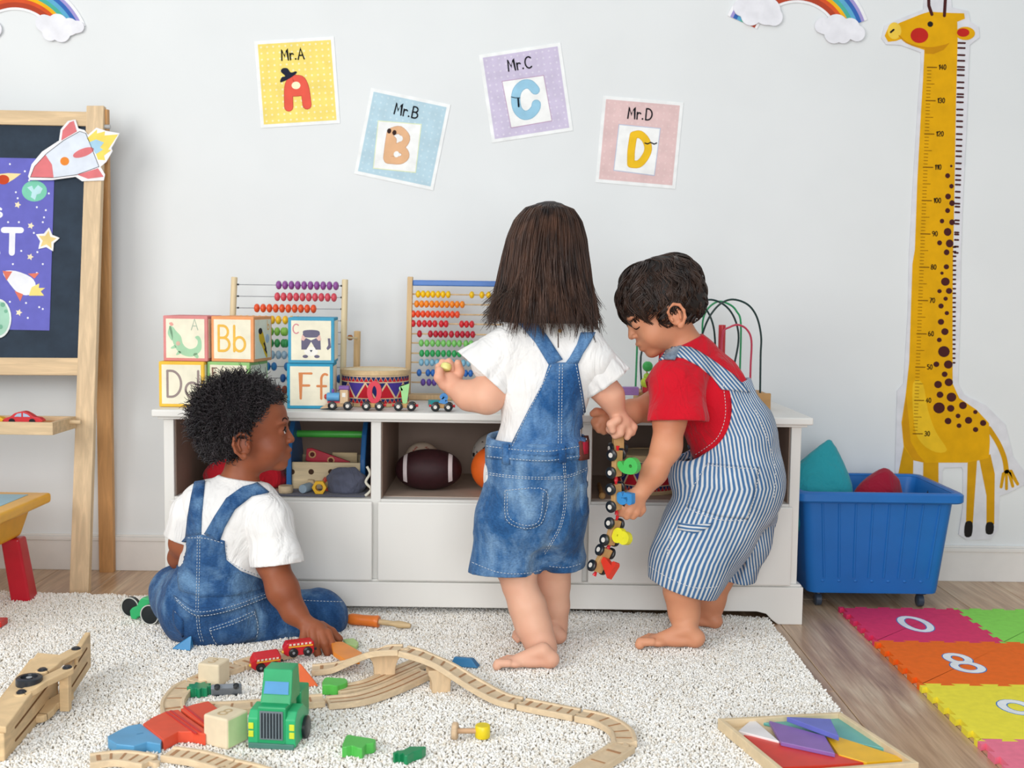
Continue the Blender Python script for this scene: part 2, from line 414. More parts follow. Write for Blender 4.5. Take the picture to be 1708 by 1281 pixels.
def fat(fr, L, r, m, zf, lines, wd, col, edge, name='big_letter', closed=()):
    a, b = MB(), MB()
    for k, pl in enumerate(lines):
        q = [L(*p) for p in zf(smoothpts(pl, 4, False) if len(pl) > 2 else pl)]
        a.stroke(fr, q, (wd + 1.6) * m, 0.0031, 0.0033 + k * 3e-5); b.stroke(fr, q, wd * m, 0.0034, 0.0036 + k * 6e-5)
    o = obj(name, b, matte(col), r); obj('letter_outline', a, matte(edge), r)
def artA(fr, L, r, m):
    fat(fr, L, r, m, Z2, [[(350, 635), (350, 500), (375, 445), (405, 440), (440, 450), (465, 510), (480, 620)], [(350, 525), (400, 528), (460, 520)], [(360, 490), (362, 520)]], 13.5, 'E8604F', 'C24A3E')
    hat = [L(*p) for p in Z2(smoothpts([(292, 460), (300, 425), (325, 415), (295, 385), (305, 362), (340, 360), (365, 390), (400, 382), (405, 395), (360, 430)], 4))]
    obj('hat_print', MB().prism(fr, hat, 0.0038, 0.0042), matte('23273A'), r)
    obj('letter_hole', MB().prism(fr, circ(*L(*Z2([(402, 482)])[0]), 7.2 * m, 6 * m), 0.0038, 0.0040), matte('F5EEC9'), r)
def artB(fr, L, r, m):
    fat(fr, L, r, m, Z2, [[(1075, 820), (1062, 900), (1050, 1000)], [(1085, 810), (1140, 800), (1185, 850), (1165, 900), (1110, 925)], [(1110, 925), (1165, 945), (1180, 985), (1140, 1015), (1055, 1010)], [(1090, 870), (1085, 960)]], 11.5, 'E6B78E', 'C99A78')
    for h_ in ((1065, 806), (1102, 818)): obj('dot_print', MB().prism(fr, circ(*L(*Z2([h_])[0]), 3.4 * m, 4.2 * m), 0.0038, 0.0042), matte('3B2A26'), r)
    for h_ in ((1142, 860), (1117, 972)): obj('letter_hole', MB().prism(fr, circ(*L(*Z2([h_])[0]), 4.6 * m, 5 * m), 0.0038, 0.0040), matte('F4F5F4'), r)
def artC(fr, L, r, m):
    fat(fr, L, r, m, Z3, [[(540, 408), (505, 372), (460, 372), (420, 410), (407, 470), (420, 540), (460, 578), (505, 572), (540, 535), (547, 505)]], 13.5, '9CCBE4', '7FB0CC')
    obj('tie_print', MB().stroke(fr, [L(*p) for p in Z3([(378, 456), (405, 462), (436, 462)])], 1.3 * m, 0.0038, 0.0042).stroke(fr, [L(*p) for p in Z3([(424, 470), (428, 520)])], 3 * m, 0.0038, 0.0042), matte('15202C'), r)
def artD(fr, L, r, m):
    fat(fr, L, r, m, Z3, [[(1205, 720), (1190, 820), (1188, 910)], [(1205, 715), (1250, 710), (1290, 750), (1305, 810), (1280, 870), (1240, 910), (1190, 910)]], 11, 'F2C32B', 'D9A91E')
    obj('moustache_print', MB().stroke(fr, [L(*p) for p in Z3([(1283, 768), (1300, 774), (1322, 764), (1345, 775), (1362, 768)])], 2 * m, 0.0038, 0.0042), matte('1B1B22'), r)
poster('yellow spotted poster with black hat on a red letter A', *Z2([(130, 190), (650, 155), (690, 730), (170, 760)]), 'F6DF7A', ('Mr.A', (470.5, 101, 17)), artA, dots='F8EFC0')
poster('pale blue poster tilted right with a beige letter B', *Z2([(958, 527), (1478, 635), (1355, 1203), (838, 1090)]), 'B9D5E2', ('Mr.B', (657.5, 190, 18)), artB, dots='C9DFE9', inner=Z2([(990, 737), (1290, 762), (1250, 1098), (955, 1068)]), inner_edge='E4EBC0')
poster('lilac spotted poster with a blue letter C', *Z3([(182, 190), (690, 115), (772, 660), (268, 740)]), 'CFC5DE', ('Mr.C', (848.5, 119, 18)), artC, dots='DDD6E8', inner=Z3([(318, 352), (595, 312), (650, 615), (378, 662)]), inner_edge='BFA0BE')
poster('pink poster with a yellow letter D, rightmost of the four', *Z3([(1018, 470), (1518, 515), (1470, 1053), (975, 1012)]), 'E3C4C3', ('Mr.D', (1047, 197.5, 18)), artD, dots='E8CDCB', inner=Z3([(1110, 645), (1385, 672), (1345, 985), (1075, 950)]), inner_edge='B9C3DA')

# ------------------------------------------------------------------ giraffe growth chart
def z4(p): return wps(tz(p, 1180, 0, 2.979))
def z8(p): return wps(tz(p, 1400, 400, 2.464))
gx = wp(1545, 885)
gir = thing('giraffe_growth_chart', 'tall yellow giraffe height chart stuck on the wall beside the blue bin', 'growth chart', (gx[0], 0, gx[1]), world=True)
back = z4([(862, 190), (878, 128), (960, 92), (1070, 48), (1074, -25), (1205, -25), (1212, 38), (1292, 56), (1302, 108), (1345, 135), (1348, 188), (1300, 225), (1295, 330), (1285, 620), (1265, 1000), (1256, 1260)]) + \
       z8([(494, 300), (485, 590), (510, 636), (600, 680), (680, 760), (712, 890), (757, 950), (759, 1005), (690, 1040), (655, 1052), (652, 1190), (620, 1230), (520, 1232), (488, 1210), (505, 1100), (506, 945), (500, 934), (430, 936), (422, 945), (418, 1200), (225, 1200), (228, 900), (236, 620), (262, 590), (280, 300)]) + \
       z4([(1000, 1260), (1020, 900), (1045, 500), (1058, 330), (1058, 262), (960, 226), (885, 222)])
obj('chart_backing', MB().prism(WF, back, 0.001, 0.0045), matte('DFDFE4'), gir)
YEL = matte('E3A90C'); BR = matte('4A2222'); RED = matte('C32A22'); BLK = matte('24201F')
body = z4([(878, 180), (895, 140), (960, 112), (1060, 72), (1100, 60), (1200, 66), (1272, 68), (1276, 95), (1238, 110), (1240, 200), (1232, 500), (1225, 900), (1218, 1260)]) + \
       z8([(463, 250), (463, 590), (490, 650), (560, 697), (612, 752), (616, 830), (612, 895), (560, 908), (520, 915), (345, 915), (300, 905), (262, 850), (253, 750), (270, 640), (285, 500), (298, 100)]) + \
       z4([(1028, 1240), (1040, 900), (1058, 560), (1068, 400), (1075, 250), (1010, 228), (960, 196), (935, 205), (895, 210)])
obj('giraffe_body', MB().prism(WF, body, 0.0045, 0.0050), YEL, gir)
LG = matte('D29B12')
for lg in ([(262, 850), (302, 900), (300, 1000), (298, 1200), (236, 1200), (240, 960)], [(343, 905), (405, 905), (405, 1200), (338, 1200)], [(525, 905), (564, 895), (546, 1165), (518, 1165)], [(572, 900), (618, 880), (636, 960), (634, 1168), (602, 1168), (602, 1050)]):
    obj('leg', MB().prism(WF, z8(lg), 0.0045, 0.0049), LG, gir)
for hf in ([(516, 1160), (544, 1160), (540, 1215), (512, 1215)], [(602, 1163), (630, 1163), (628, 1205), (600, 1205)]):
    obj('hoof', MB().prism(WF, z8(smoothpts(hf, 3)), 0.0049, 0.0053), BLK, gir)
m0 = mpp(0)
tl = MB().stroke(WF, z8(smoothpts([(612, 775), (650, 835), (675, 895), (684, 950)], 4, False)), 8.5 * m0, 0.0045, 0.0049)
for a, b in (((672, 960), (662, 1015)), ((684, 960), (684, 1022)), ((696, 958), (710, 1012)), ((700, 950), (730, 1003))): tl.stroke(WF, z8([(684, 950), a, b]), 5 * m0, 0.0045, 0.0049)
obj('tail', tl, LG, gir)
e = MB().prism(WF, z4(circ(1278, 168, 48, 33)), 0.0050, 0.0054); obj('ear', e, YEL, gir)
obj('ear_patch', MB().prism(WF, z4(circ(1267, 164, 31, 21)), 0.0054, 0.0057), RED, gir)
obj('cheek_patch', MB().prism(WF, z4(circ(1050, 178, 44, 38)), 0.0050, 0.0054), RED, gir)
obj('eye', MB().prism(WF, z4(circ(1104, 122, 14, 14)), 0.0050, 0.0054), BLK, gir)
obj('muzzle_patch', MB().prism(WF, z4(circ(926, 155, 34, 42)), 0.0050, 0.0053), matte('EFC94B'), gir)
obj('nostril', MB().stroke(WF, z4([(908, 162), (922, 150)]), 3.2 * m0, 0.0053, 0.0056), BLK, gir)
obj('chin_shade', MB().prism(WF, z4([(1076, 244), (1130, 240), (1200, 215), (1170, 250), (1120, 270), (1077, 268)]), 0.0050, 0.0053).stroke(WF, z4(smoothpts([(950, 180), (985, 212), (1040, 232), (1110, 240), (1185, 225)], 4, False)), 2.4 * m0, 0.0050, 0.0054), matte('CB8D0E'), gir)
for hn in ([(1096, -20), (1097, 30), (1112, 74)], [(1180, -20), (1174, 80)]): obj('horn', MB().stroke(WF, z4(hn), 5 * m0, 0.0045, 0.0054), BR, gir)
obj('belly_patch', MB().prism(WF, z8(smoothpts([(300, 590), (340, 590), (362, 700), (395, 790), (440, 862), (395, 872), (335, 835), (305, 760)], 3)), 0.0050, 0.0052), matte('EDBF28'), gir)
obj('flank_patch', MB().prism(WF, z8([(272, 640), (256, 760), (264, 842), (300, 904), (350, 914), (320, 880), (290, 825), (283, 740)]), 0.0050, 0.0052), matte('D39612'), gir)
sp4 = [(1208, 826, 6), (1190, 874, 12), (1209, 926, 11), (1192, 977, 14), (1212, 1010, 14), (1190, 1047, 12), (1162, 1099, 11), (1212, 1105, 14), (1190, 1153, 19), (1150, 1207, 12), (1200, 1210, 19), (1185, 1254, 14)]
sp8 = [(437, 111, 11), (419, 137, 7), (433, 172, 18), (409, 211, 9), (448, 210, 13), (434, 242, 9), (415, 272, 11), (439, 301, 9), (415, 337, 13), (431, 377, 15), (408, 411, 10), (427, 459, 24), (396, 511, 12), (445, 512, 18), (430, 552, 12), (403, 594, 16), (447, 585, 17), (411, 636, 14), (458, 646, 20), (407, 690, 24), (455, 692, 15), (505, 680, 16), (556, 707, 9), (485, 723, 10), (528, 741, 15), (588, 752, 13), (444, 744, 14), (489, 763, 10), (557, 779, 11)]
for x, y, q in sp4: obj('spot', MB().prism(WF, z4(circ(x, y, q, q * 1.05, 14)), 0.0052, 0.0056), BR, gir)
for x, y, q in sp8: obj('spot', MB().prism(WF, z8(circ(x, y, q, q * 0.95, 14)), 0.0052, 0.0056), BR, gir)
for y in (215, 240, 275, 303, 334, 348, 375, 410, 438, 469, 483, 509, 545, 573, 603, 631, 667, 694, 725, 752, 777, 812, 840, 872, 895, 918, 953, 982, 1012, 1027, 1055, 1095, 1112, 1155, 1165, 1192, 1225, 1256):
    x0 = 1243 - (y - 215) * 0.017; ln = 33 - (y - 215) * 0.017
    obj('mane_stripe', MB().stroke(WF, z4([(x0, y), (x0 + ln, y + 1)]), 3.0 * m0, 0.0046, 0.0052), BR, gir)
for k in range(26):
    y = 30 + k * 19; obj('mane_stripe', MB().stroke(WF, z8([(466, y), (475 - k * 0.15, y)]), 3.0 * m0, 0.0046, 0.0052), BR, gir)
tk, nm = MB(), MB()
for k in range(12):
    val = 140 - 10 * k; y = 112.8 + k * 55.47; xa = 1545.5 - 23.5 * k / 11; 
    tk.stroke(WF, wps([(xa, y), (xa + 15.5, y + 0.3)]), 1.7 * m0, 0.0052, 0.0056)
    q = wp(xa + 19, y + 3.6); text(nm, WF, str(val), q[0], q[1], 7.6 * m0, 1.4 * m0, 0.0052, 0.0056, adv=0.8, squeeze=0.8)
    if k < 11:
        for j in range(1, 10):
            yy = y + j * 5.547; xx = xa - 23.5 / 11 * j / 10; tk.stroke(WF, wps([(xx, yy), (xx + (13 if j == 5 else 7), yy + 0.2)]), 0.9 * m0, 0.0052, 0.0056, cap=False)
obj('ruler_marks', tk, matte('7A5208'), gir, kind='stuff'); obj('ruler_numbers', nm, matte('33240F'), gir, kind='stuff')

# ================================================================== easel
EA, EN = Vector((0, -0.285, 0)), Vector((0, -1.40, 0.145)).normalized()      # front plane of the easel: through the feet, leaning back
EU = Vector((1, 0, 0)); EV = Vector((0, 0.145, 1.40)).normalized()
def EPt(px, py, off=0.0):
    d = ray(px, py); o = EA + EN * off; return CAM + d * ((o - CAM).dot(EN) / d.dot(EN))
def EF(off=0.0): return (EA, EU, EV, EN)
def ep(px, py): q = EPt(px, py) - EA; return (q.dot(EU), q.dot(EV))
def eps(l): return [ep(*p) for p in l]
c = EPt(60, 998)
eas = thing('easel', 'wooden blackboard easel with a tray at the left wall', 'easel', (c.x, -0.2, 0), world=True)
WL = wood('E2C6A0', (12, 12, 1), 0.9, 5); WR = wood('CF9C66', (12, 12, 1), 0.88, 5); WH = wood('E0C39B', (1, 12, 12), 0.9, 5)
f = EF()
q = eps([(144, 176), (173, 176), (147, 998), (115, 998)]); q[2] = (q[2][0], 0.0); q[3] = (q[3][0], 0.0)
obj('front_leg', MB().prism(f, q, -0.022, 0.0), WL, eas, bevel=0.002)
x0 = q[3][0]
obj('front_leg', MB().prism(f, [(p[0] - 0.72 if i in (0, 3) else p[0] - 0.72, p[1]) for i, p in enumerate(q)], -0.022, 0.0), WL, eas, bevel=0.002)
tr = eps([(-250, 178), (145, 186), (143, 210), (-250, 202)]); obj('top_rail', MB().prism(f, tr, -0.020, -0.002), WH, eas, bevel=0.0015)
br = eps([(-250, 595), (131, 597), (130, 626), (-250, 624)]); obj('bottom_rail', MB().prism(f, br, -0.020, -0.002), WH, eas, bevel=0.0015)
t = NT('chalkboard'); t.col(t.ramp(t.noise(14, 5, 0.6), [(0.35, '1F2D3C'), (0.7, '2A3A4B')])); t.b.inputs['Roughness'].default_value = 0.8; CHB = t.m
obj('blackboard', MB().prism(f, eps([(-250, 200), (142, 208), (131, 600), (-250, 598)]), -0.014, -0.008), CHB, eas)
# rear legs
def bar(a, b, w_, d_, mb):
    a, b = Vector(a), Vector(b); t_ = (b - a).normalized(); s_ = Vector((1, 0, 0)) * w_ / 2; k = t_.cross(Vector((1, 0, 0))).normalized() * d_ / 2
    return mb.ring_loft([[p - s_ - k, p + s_ - k, p + s_ + k, p - s_ + k] for p in (a, b)])
ta = P(167, 182, -0.13); tb = P(179, 941, -0.028); tb.z = 0.0
for dx in (0, -0.72): obj('rear_leg', bar((tb.x + dx, tb.y, 0.0), (ta.x + dx, -0.125, ta.z), 0.044, 0.02, MB()), WR, eas, bevel=0.0015)
obj('hinge_bolt', MB().cyl((ta.x - 0.03, -0.14, ta.z - 0.05), (ta.x + 0.03, -0.135, ta.z - 0.05), 0.006), paint('A8A8A8', 0.3), eas)
# tray
tyb, tyf = -0.262, -0.412; bx = P(124, 700, tyb).x; zt = P(86, 705, tyf).z; zb = P(86, 726, tyf).z
tx = bx - 0.62
ty_ = MB().box2((tx, tyf, zb), (bx, tyf + 0.012, zt)); obj('tray_front', ty_, WH, eas, bevel=0.0015)
obj('tray_side', MB().box2((bx - 0.012, tyf + 0.0125, zb), (bx, tyb, zt)), WH, eas, bevel=0.0015)
obj('tray_side', MB().box2((tx, tyf + 0.0125, zb), (tx + 0.012, tyb, zt)), WH, eas, bevel=0.0015)
obj('tray_back', MB().box2((tx, tyb, zb), (bx, tyb + 0.012, zt)), WH, eas, bevel=0.0015)
obj('tray_bottom', MB().box2((tx + 0.013, tyf + 0.013, zb + 0.008), (bx - 0.013, tyb - 0.001, zt - 0.012)), wood('D9925A', (1, 8, 8)), eas)
obj('tray_peg', MB().cyl((bx - 0.002, tyb - 0.03, zt - 0.012), (bx + 0.03, tyb - 0.03, zt - 0.012), 0.006), WH, eas)
# space poster
c = EPt(30, 420); pos = thing('space_poster', 'purple outer space poster with white lettering on the blackboard', 'poster', c, world=True)
f2 = EF()
obj('paper', MB().prism(f2, eps([(-230, 258), (90, 264), (81, 551), (-230, 545)]), -0.0075, -0.0060), matte('6C6CC0'), pos)
wt = matte('EDEDF6'); lt = MB()
ppm = mpp(-0.2)
q = ep(4, 421); text(lt, f2, 'T', q[0], q[1], 38 * ppm, 10 * ppm, -0.006, -0.0055, squeeze=1.25)
q = ep(-33, 421); text(lt, f2, 'A', q[0], q[1], 38 * ppm, 9 * ppm, -0.006, -0.0055, squeeze=1.2)
q = ep(-8, 361); text(lt, f2, 'S', q[0], q[1], 14 * ppm, 4 * ppm, -0.006, -0.0055, squeeze=1.2)
obj('lettering', lt, wt, pos)
st = MB(); random.seed(8)
for x, y in [(15, 273), (25, 320), (60, 345), (75, 350), (47, 300), (80, 322), (72, 362), (30, 370), (12, 370), (70, 370), (55, 388), (34, 418), (61, 420), (70, 440), (20, 440), (70, 515), (42, 505), (15, 503), (45, 530), (64, 512), (8, 455), (60, 455), (28, 330), (75, 285), (40, 285)]:
    st.prism(f2, [ep(*p) for p in circ(x, y, 1.7, n=8)], -0.006, -0.0056)
obj('star_dots', st, wt, pos)
def star(cx, cy, R_, r_, rot=0): return [(cx + (R_ if k % 2 == 0 else r_) * cos(rot + pi * k / 5 - pi / 2), cy + (R_ if k % 2 == 0 else r_) * sin(rot + pi * k / 5 - pi / 2)) for k in range(10)]
for x, y in ((28, 341), (50, 376), (49, 428), (30, 521)): obj('small_star', MB().prism(f2, eps(star(x, y, 6, 3, 0.3)), -0.006, -0.0056), matte('F1E2C0'), pos)
obj('planet_print', MB().prism(f2, eps(circ(56, 318, 21, 17.5)), -0.006, -0.0056), matte('7FCBB0'), pos)
obj('continent_print', MB().prism(f2, eps([(44, 312), (52, 309), (55, 316), (62, 308), (70, 314), (66, 322), (60, 324), (57, 333), (50, 328), (52, 320)]), -0.0056, -0.0053), matte('BCE0E6'), pos)
obj('comet_tail', MB().prism(f2, eps([(-6, 290), (12, 288), (34, 289), (22, 298), (12, 304), (-4, 306)]), -0.006, -0.0056), matte('F0D9A0'), pos)
obj('comet_rock', MB().prism(f2, eps(circ(4, 299, 10, 8)), -0.0056, -0.0053), matte('C84A2B'), pos)
def Z7(p): return eps(tz(p, 0, 400, 2.1))
obj('rocket_print', MB().prism(f2, Z7(smoothpts([(8, 112), (50, 108), (105, 130), (122, 160), (100, 192), (60, 185), (25, 145)], 3)), -0.006, -0.0056), matte('EEEFF4'), pos)
for fn in ([(6, 108), (40, 110), (20, 142)], [(95, 118), (135, 115), (118, 135)], [(48, 178), (78, 190), (68, 215)]): obj('rocket_fin', MB().prism(f2, Z7(fn), -0.0056, -0.0053), matte('E07A66'), pos)
obj('rocket_flame', MB().prism(f2, Z7([(108, 165), (135, 152), (133, 168), (155, 168), (140, 180), (152, 195), (120, 195), (98, 195)]), -0.0056, -0.0053), matte('F2DE86'), pos)
def Z1(p): return eps(tz(p, 0, 0, 2.979))
c = EPt(122, 252)
roc = thing('rocket_sticker', 'large red and white rocket cut-out on the easel corner', 'sticker', c, world=True)
PK = matte('DE7C80')
obj('card', MB().prism(f2, Z1([(143, 878), (160, 818), (212, 755), (296, 700), (304, 645), (340, 603), (378, 596), (392, 640), (422, 648), (440, 672), (482, 636), (530, 652), (597, 664), (556, 738), (562, 752), (530, 806), (502, 830), (524, 868), (518, 898), (410, 902), (378, 880), (262, 896), (150, 896)]), 0.002, 0.0045), matte('F1F0F2'), roc)
obj('rocket_body', MB().prism(f2, Z1([(155, 880), (175, 830), (235, 765), (320, 700), (400, 655), (430, 665), (460, 740), (495, 830), (385, 870), (270, 885)]), 0.0045, 0.005), matte('DDE4EF'), roc)
obj('nose_cone', MB().prism(f2, Z1([(155, 882), (175, 830), (230, 772), (262, 820), (270, 885)]), 0.005, 0.0054), PK, roc)
obj('fin', MB().prism(f2, Z1([(308, 700), (315, 650), (350, 610), (370, 603), (385, 655)]), 0.005, 0.0054), PK, roc)
obj('fin', MB().prism(f2, Z1([(388, 870), (490, 838), (518, 880), (440, 890)]), 0.005, 0.0054), PK, roc)
obj('fin', MB().prism(f2, Z1(circ(418, 760, 55, 20, 20, -0.35)), 0.005, 0.0054), PK, roc)
obj('porthole', MB().prism(f2, Z1(circ(325, 803, 22, 21)), 0.005, 0.0056), matte('E58A3C'), roc)
obj('flame', MB().prism(f2, Z1([(435, 690), (485, 645), (485, 665), (525, 655), (522, 675), (590, 670), (540, 745), (555, 748), (520, 775), (525, 798), (490, 795), (470, 740)]), 0.0045, 0.0050), matte('F3D96A'), roc)
obj('inner_flame', MB().prism(f2, Z1([(445, 710), (480, 695), (520, 710), (500, 735), (515, 745), (480, 768)]), 0.005, 0.0054), matte('A9CFE6'), roc)
obj('outline', MB().stroke(f2, Z1([(155, 882), (175, 830), (235, 765), (320, 700), (400, 655), (430, 665), (460, 740), (495, 830)]), 0.7 * ppm, 0.0054, 0.0057).stroke(f2, Z1([(495, 830), (385, 870), (270, 885), (155, 882)]), 0.7 * ppm, 0.0054, 0.0057), BLK, roc)
c = EPt(78, 400); s_ = thing('star_sticker', 'yellow star sticker on the right edge of the purple poster', 'sticker', c, world=True)
obj('card', MB().prism(f2, eps(smoothpts(star(78, 400, 21, 12, 0.15), 2)), -0.005, -0.003), matte('F2F0EC'), s_)
obj('star_print', MB().prism(f2, eps(star(78, 400, 16, 7.5, 0.15)), -0.003, -0.0026), matte('E9CF8C'), s_)
c = EPt(0, 530); s_ = thing('planet_sticker', 'round green planet sticker at the left edge, below the poster', 'sticker', c, world=True)
obj('card', MB().prism(f2, eps(circ(-4, 531, 22, 33)), -0.005, -0.003), matte('E3EAE6'), s_)
obj('planet_print', MB().prism(f2, eps(circ(-4, 531, 19, 29)), -0.003, -0.0026), matte('A7D3BC'), s_)
for a in ((4, 508, 4), (9, 519, 3), (0, 545, 4)): obj('crater', MB().prism(f2, eps(circ(*a, n=12)), -0.0026, -0.0022), matte('7DB59A'), s_)
# toy cars in the tray
zfl = zt - 0.012
def toy_car(px, colr, label, s=1.0):
    y = -0.35; c = P(px, 700, y); c.z = zfl + 0.0005; m = mpp(y) * s
    r = thing('toy_car', label, 'toy car', c, group=None)
    fr = (Vector((0, 0.012, 0.006)), Vector((1, 0, 0)), Vector((0, 0, 1)), Vector((0, -1, 0)))
    pr = smoothpts([(-30, 0), (-29, 6), (-20, 9), (-12, 15), (2, 18), (12, 14), (20, 9), (29, 7), (30, 0)], 4)
    obj('car_body', MB().prism(fr, [(a * m, b * m) for a, b in pr], 0, 0.024), gloss(colr), r, bevel=0.002)
    obj('car_window', MB().prism(fr, [(a * m, b * m) for a, b in [(-13, 9), (-8, 14), (-1, 15.5), (-1, 9)]], 0.024, 0.0248), gloss('A9C4DE'), r)
    obj('car_window', MB().prism(fr, [(a * m, b * m) for a, b in [(2, 9), (2, 15.5), (9, 13), (14, 9)]], 0.024, 0.0248), gloss('A9C4DE'), r)
    for wx in (-17, 17):
        for yy in (-0.013, 0.011): obj('wheel', MB().cyl((wx * m, yy - 0.002, 0.008), (wx * m, yy + 0.004, 0.008), 0.008), plastic('20222A'), r)
toy_car(40, 'D2323A', 'small red wooden car in the easel tray')
toy_car(-24, 'E8B42A', 'small yellow toy car at the left edge of the tray')
# ================================================================== play table
zt2 = P(86, 821, -0.33).z; xr = P(86, 821, -0.33).x
tb_ = thing('play_table', 'yellow plastic play table with red legs and blue top', 'table', (xr - 0.3, -0.6, 0), world=True)
YP = plastic('F4B223')
obj('table_rim', MB().box2((xr - 0.62, -0.92, zt2 - 0.028), (xr, -0.33, zt2)), YP, tb_, bevel=0.008, seg=3)
obj('table_panel', MB().box2((xr - 0.575, -0.875, zt2 - 0.004), (xr - 0.045, -0.375, zt2 + 0.0015)), plastic('8FBFD3'), tb_, bevel=0.001)
obj('table_apron', MB().ring_loft([[(xr - 0.59 + k, -0.89 + k, z), (xr - 0.03 - k, -0.89 + k, z), (xr - 0.03 - k, -0.36 - k, z), (xr - 0.59 + k, -0.36 - k, z)] for z, k in ((zt2 - 0.11, 0.03), (zt2 - 0.028, 0.008))]), YP, tb_, bevel=0.01, seg=3)
for sx, sy in ((1, 1), (1, -1), (-1, 1), (-1, -1)):
    cx_ = xr - 0.31 + sx * 0.235; cy_ = -0.625 + sy * 0.22; zt3 = zt2 - 0.11
    obj('table_leg', MB().ring_loft([[(cx_ + sx * k - h, cy_ + sy * k - h, z), (cx_ + sx * k + h, cy_ + sy * k - h, z), (cx_ + sx * k + h, cy_ + sy * k + h, z), (cx_ + sx * k - h, cy_ + sy * k + h, z)] for z, k, h in ((0.0, 0.020, 0.027), (zt3 - 0.0005, 0.0, 0.025))]), plastic('C81F32'), tb_, bevel=0.006, seg=3)
# ================================================================== cabinet
YF = -0.48
def zx(px, py, Y=YF): p = P(px, py, Y); return p.x, p.z
WHT = paint('E9E7E2', 0.38, 0.012, 0.01, 0.4, scale=3)
SHADE_TAUPE = paint('9A8476', 0.6, 0.05, 0.02, 0.3, scale=8)  # compartment shade put into the colour of the white interior
XL, XR = zx(275, 900)[0], zx(1331, 900)[0]
ZT1 = zx(640, 688, -0.505)[1]; ZT0 = zx(640, 703, -0.505)[1]
ZSH = zx(640, 832, -0.475)[1]; ZD0 = zx(640, 967)[1]
cab = thing('toy_cabinet', 'low white toy cabinet with three open shelves over three plain drawers', 'cabinet', ((XL + XR) / 2, -0.26, 0), world=True)
xl, xr_ = zx(252, 690, -0.505)[0], zx(1357, 710, -0.505)[0]
obj('cabinet_top', MB().box2((xl, -0.505, ZT0 + 0.004), (xr_, -0.02, ZT1)), WHT, cab, bevel=0.004, seg=3)
obj('top_moulding', MB().box2((XL - 0.012, -0.492, ZT0 - 0.003), (XR + 0.012, -0.03, ZT0 + 0.004)), WHT, cab, bevel=0.002)
ST = 0.026
divs = [XL + ST / 2, zx(627, 800)[0], zx(978, 800)[0], XR - ST / 2]
for i, x in enumerate(divs):
    obj('side_panel' if i in (0, 3) else 'divider', MB().box2((x - ST / 2, YF, 0.075), (x + ST / 2, -0.03, ZT0 - 0.003)), WHT, cab, bevel=0.0015)
obj('back_panel', MB().box2((XL + 0.002, -0.042, 0.08), (XR - 0.002, -0.03, ZT0 - 0.004)), SHADE_TAUPE, cab)
for i in range(3):
    a, b = divs[i] + ST / 2, divs[i + 1] - ST / 2
    obj('shelf_board', MB().box2((a, YF + 0.001, ZSH - 0.018), (b, -0.043, ZSH)), WHT, cab, bevel=0.001)
    for sx, xx in ((1, a), (-1, b)): obj('inner_shade_sheet', MB().box2((xx, -0.466, ZSH + 0.001), (xx + sx * 0.0025, -0.043, ZT0 - 0.004)), SHADE_TAUPE, cab)  # thin sheets added to carry painted shade on the white sides
    obj('shelf_shade_sheet', MB().box2((a + 0.003, -0.44, ZSH), (b - 0.003, -0.043, ZSH + 0.0012)), paint('B9A595', 0.5, 0.04), cab)  # thin tan sheet, painted shade over the white shelf board
    d = obj('drawer', MB().box2((a + 0.002, YF - 0.012, ZD0 + 0.003), (b - 0.002, YF + 0.006, ZSH - 0.0185)), WHT, cab, bevel=0.003)
    obj('drawer_panel', MB().box2((a - 0.006, YF - 0.02, ZD0 + 0.002), (b + 0.006, YF - 0.0121, ZSH - 0.004)), WHT, d, bevel=0.005, seg=3)
# plinth with feet
xp0, xp1 = zx(262, 990, -0.495)[0], zx(1339, 1000, -0.495)[0]
fr = (Vector((0, -0.497, 0)), Vector((1, 0, 0)), Vector((0, 0, 1)), Vector((0, -1, 0)))
z1 = ZD0 - 0.002; zg = 0.034
pl = [(xp0, 0), (xp0 + 0.085, 0), (xp0 + 0.10, 0.012), (xp0 + 0.112, zg - 0.006), (xp0 + 0.135, zg), (xp1 - 0.120, zg), (xp1 - 0.095, zg - 0.006), (xp1 - 0.080, 0.012), (xp1 - 0.063, 0), (xp1, 0), (xp1, z1), (xp0, z1)]
obj('plinth', MB().prism(fr, pl, -0.02, 0), WHT, cab, bevel=0.002)
obj('plinth_ledge', MB().box2((xp0 + 0.004, -0.490, z1), (xp1 - 0.004, YF + 0.02, z1 + 0.006)), WHT, cab, bevel=0.002)
obj('plinth_side', MB().box2((xp1 - 0.02, -0.4769, 0), (xp1, -0.03, z1)), WHT, cab); obj('plinth_side', MB().box2((xp0, -0.4769, 0), (xp0 + 0.02, -0.03, z1)), WHT, cab)
obj('plinth_deck', MB().box2((xp0 + 0.021, -0.4769, z1 - 0.02), (xp1 - 0.021, -0.03, z1)), WHT, cab)
for x, y in ((XL + ST + 0.004, -0.40), (XL + ST + 0.004, -0.14)): pass
TOP = ZT1
# ------------------------------------------------------------------ alphabet blocks
BS = 75 * (3.43 - 0.38) / F_PX
def block(px, pz0, Y, rz, edge, label, front, side=None, lift=0):
    c = P(px, 640, Y); c.z = TOP + 0.0004 + lift
    r = thing('alphabet_block', label, 'toy block', c, (0, 0, RAD(rz)))
    h = BS / 2
    obj('block_body', MB().box((0, 0, h), (BS - 0.0006, BS - 0.0006, BS - 0.0006)), matte(edge), r, bevel=0.002)
    for nm, O, U, N, fn in (('front', (0, -h, h), (1, 0, 0), (0, -1, 0), front), ('side', (h, 0, h), (0, 1, 0), (1, 0, 0), side)):
        fr = (Vector(O), Vector(U), Vector((0, 0, 1)), Vector(N)); k = h * 0.86
        obj(nm + '_picture', MB().prism(fr, [(-k, -k), (k, -k), (k, k), (-k, k)], -0.0003, 0.0003), matte('F0EAD3'), r)
        if fn: fn(fr, h, r)
    return r
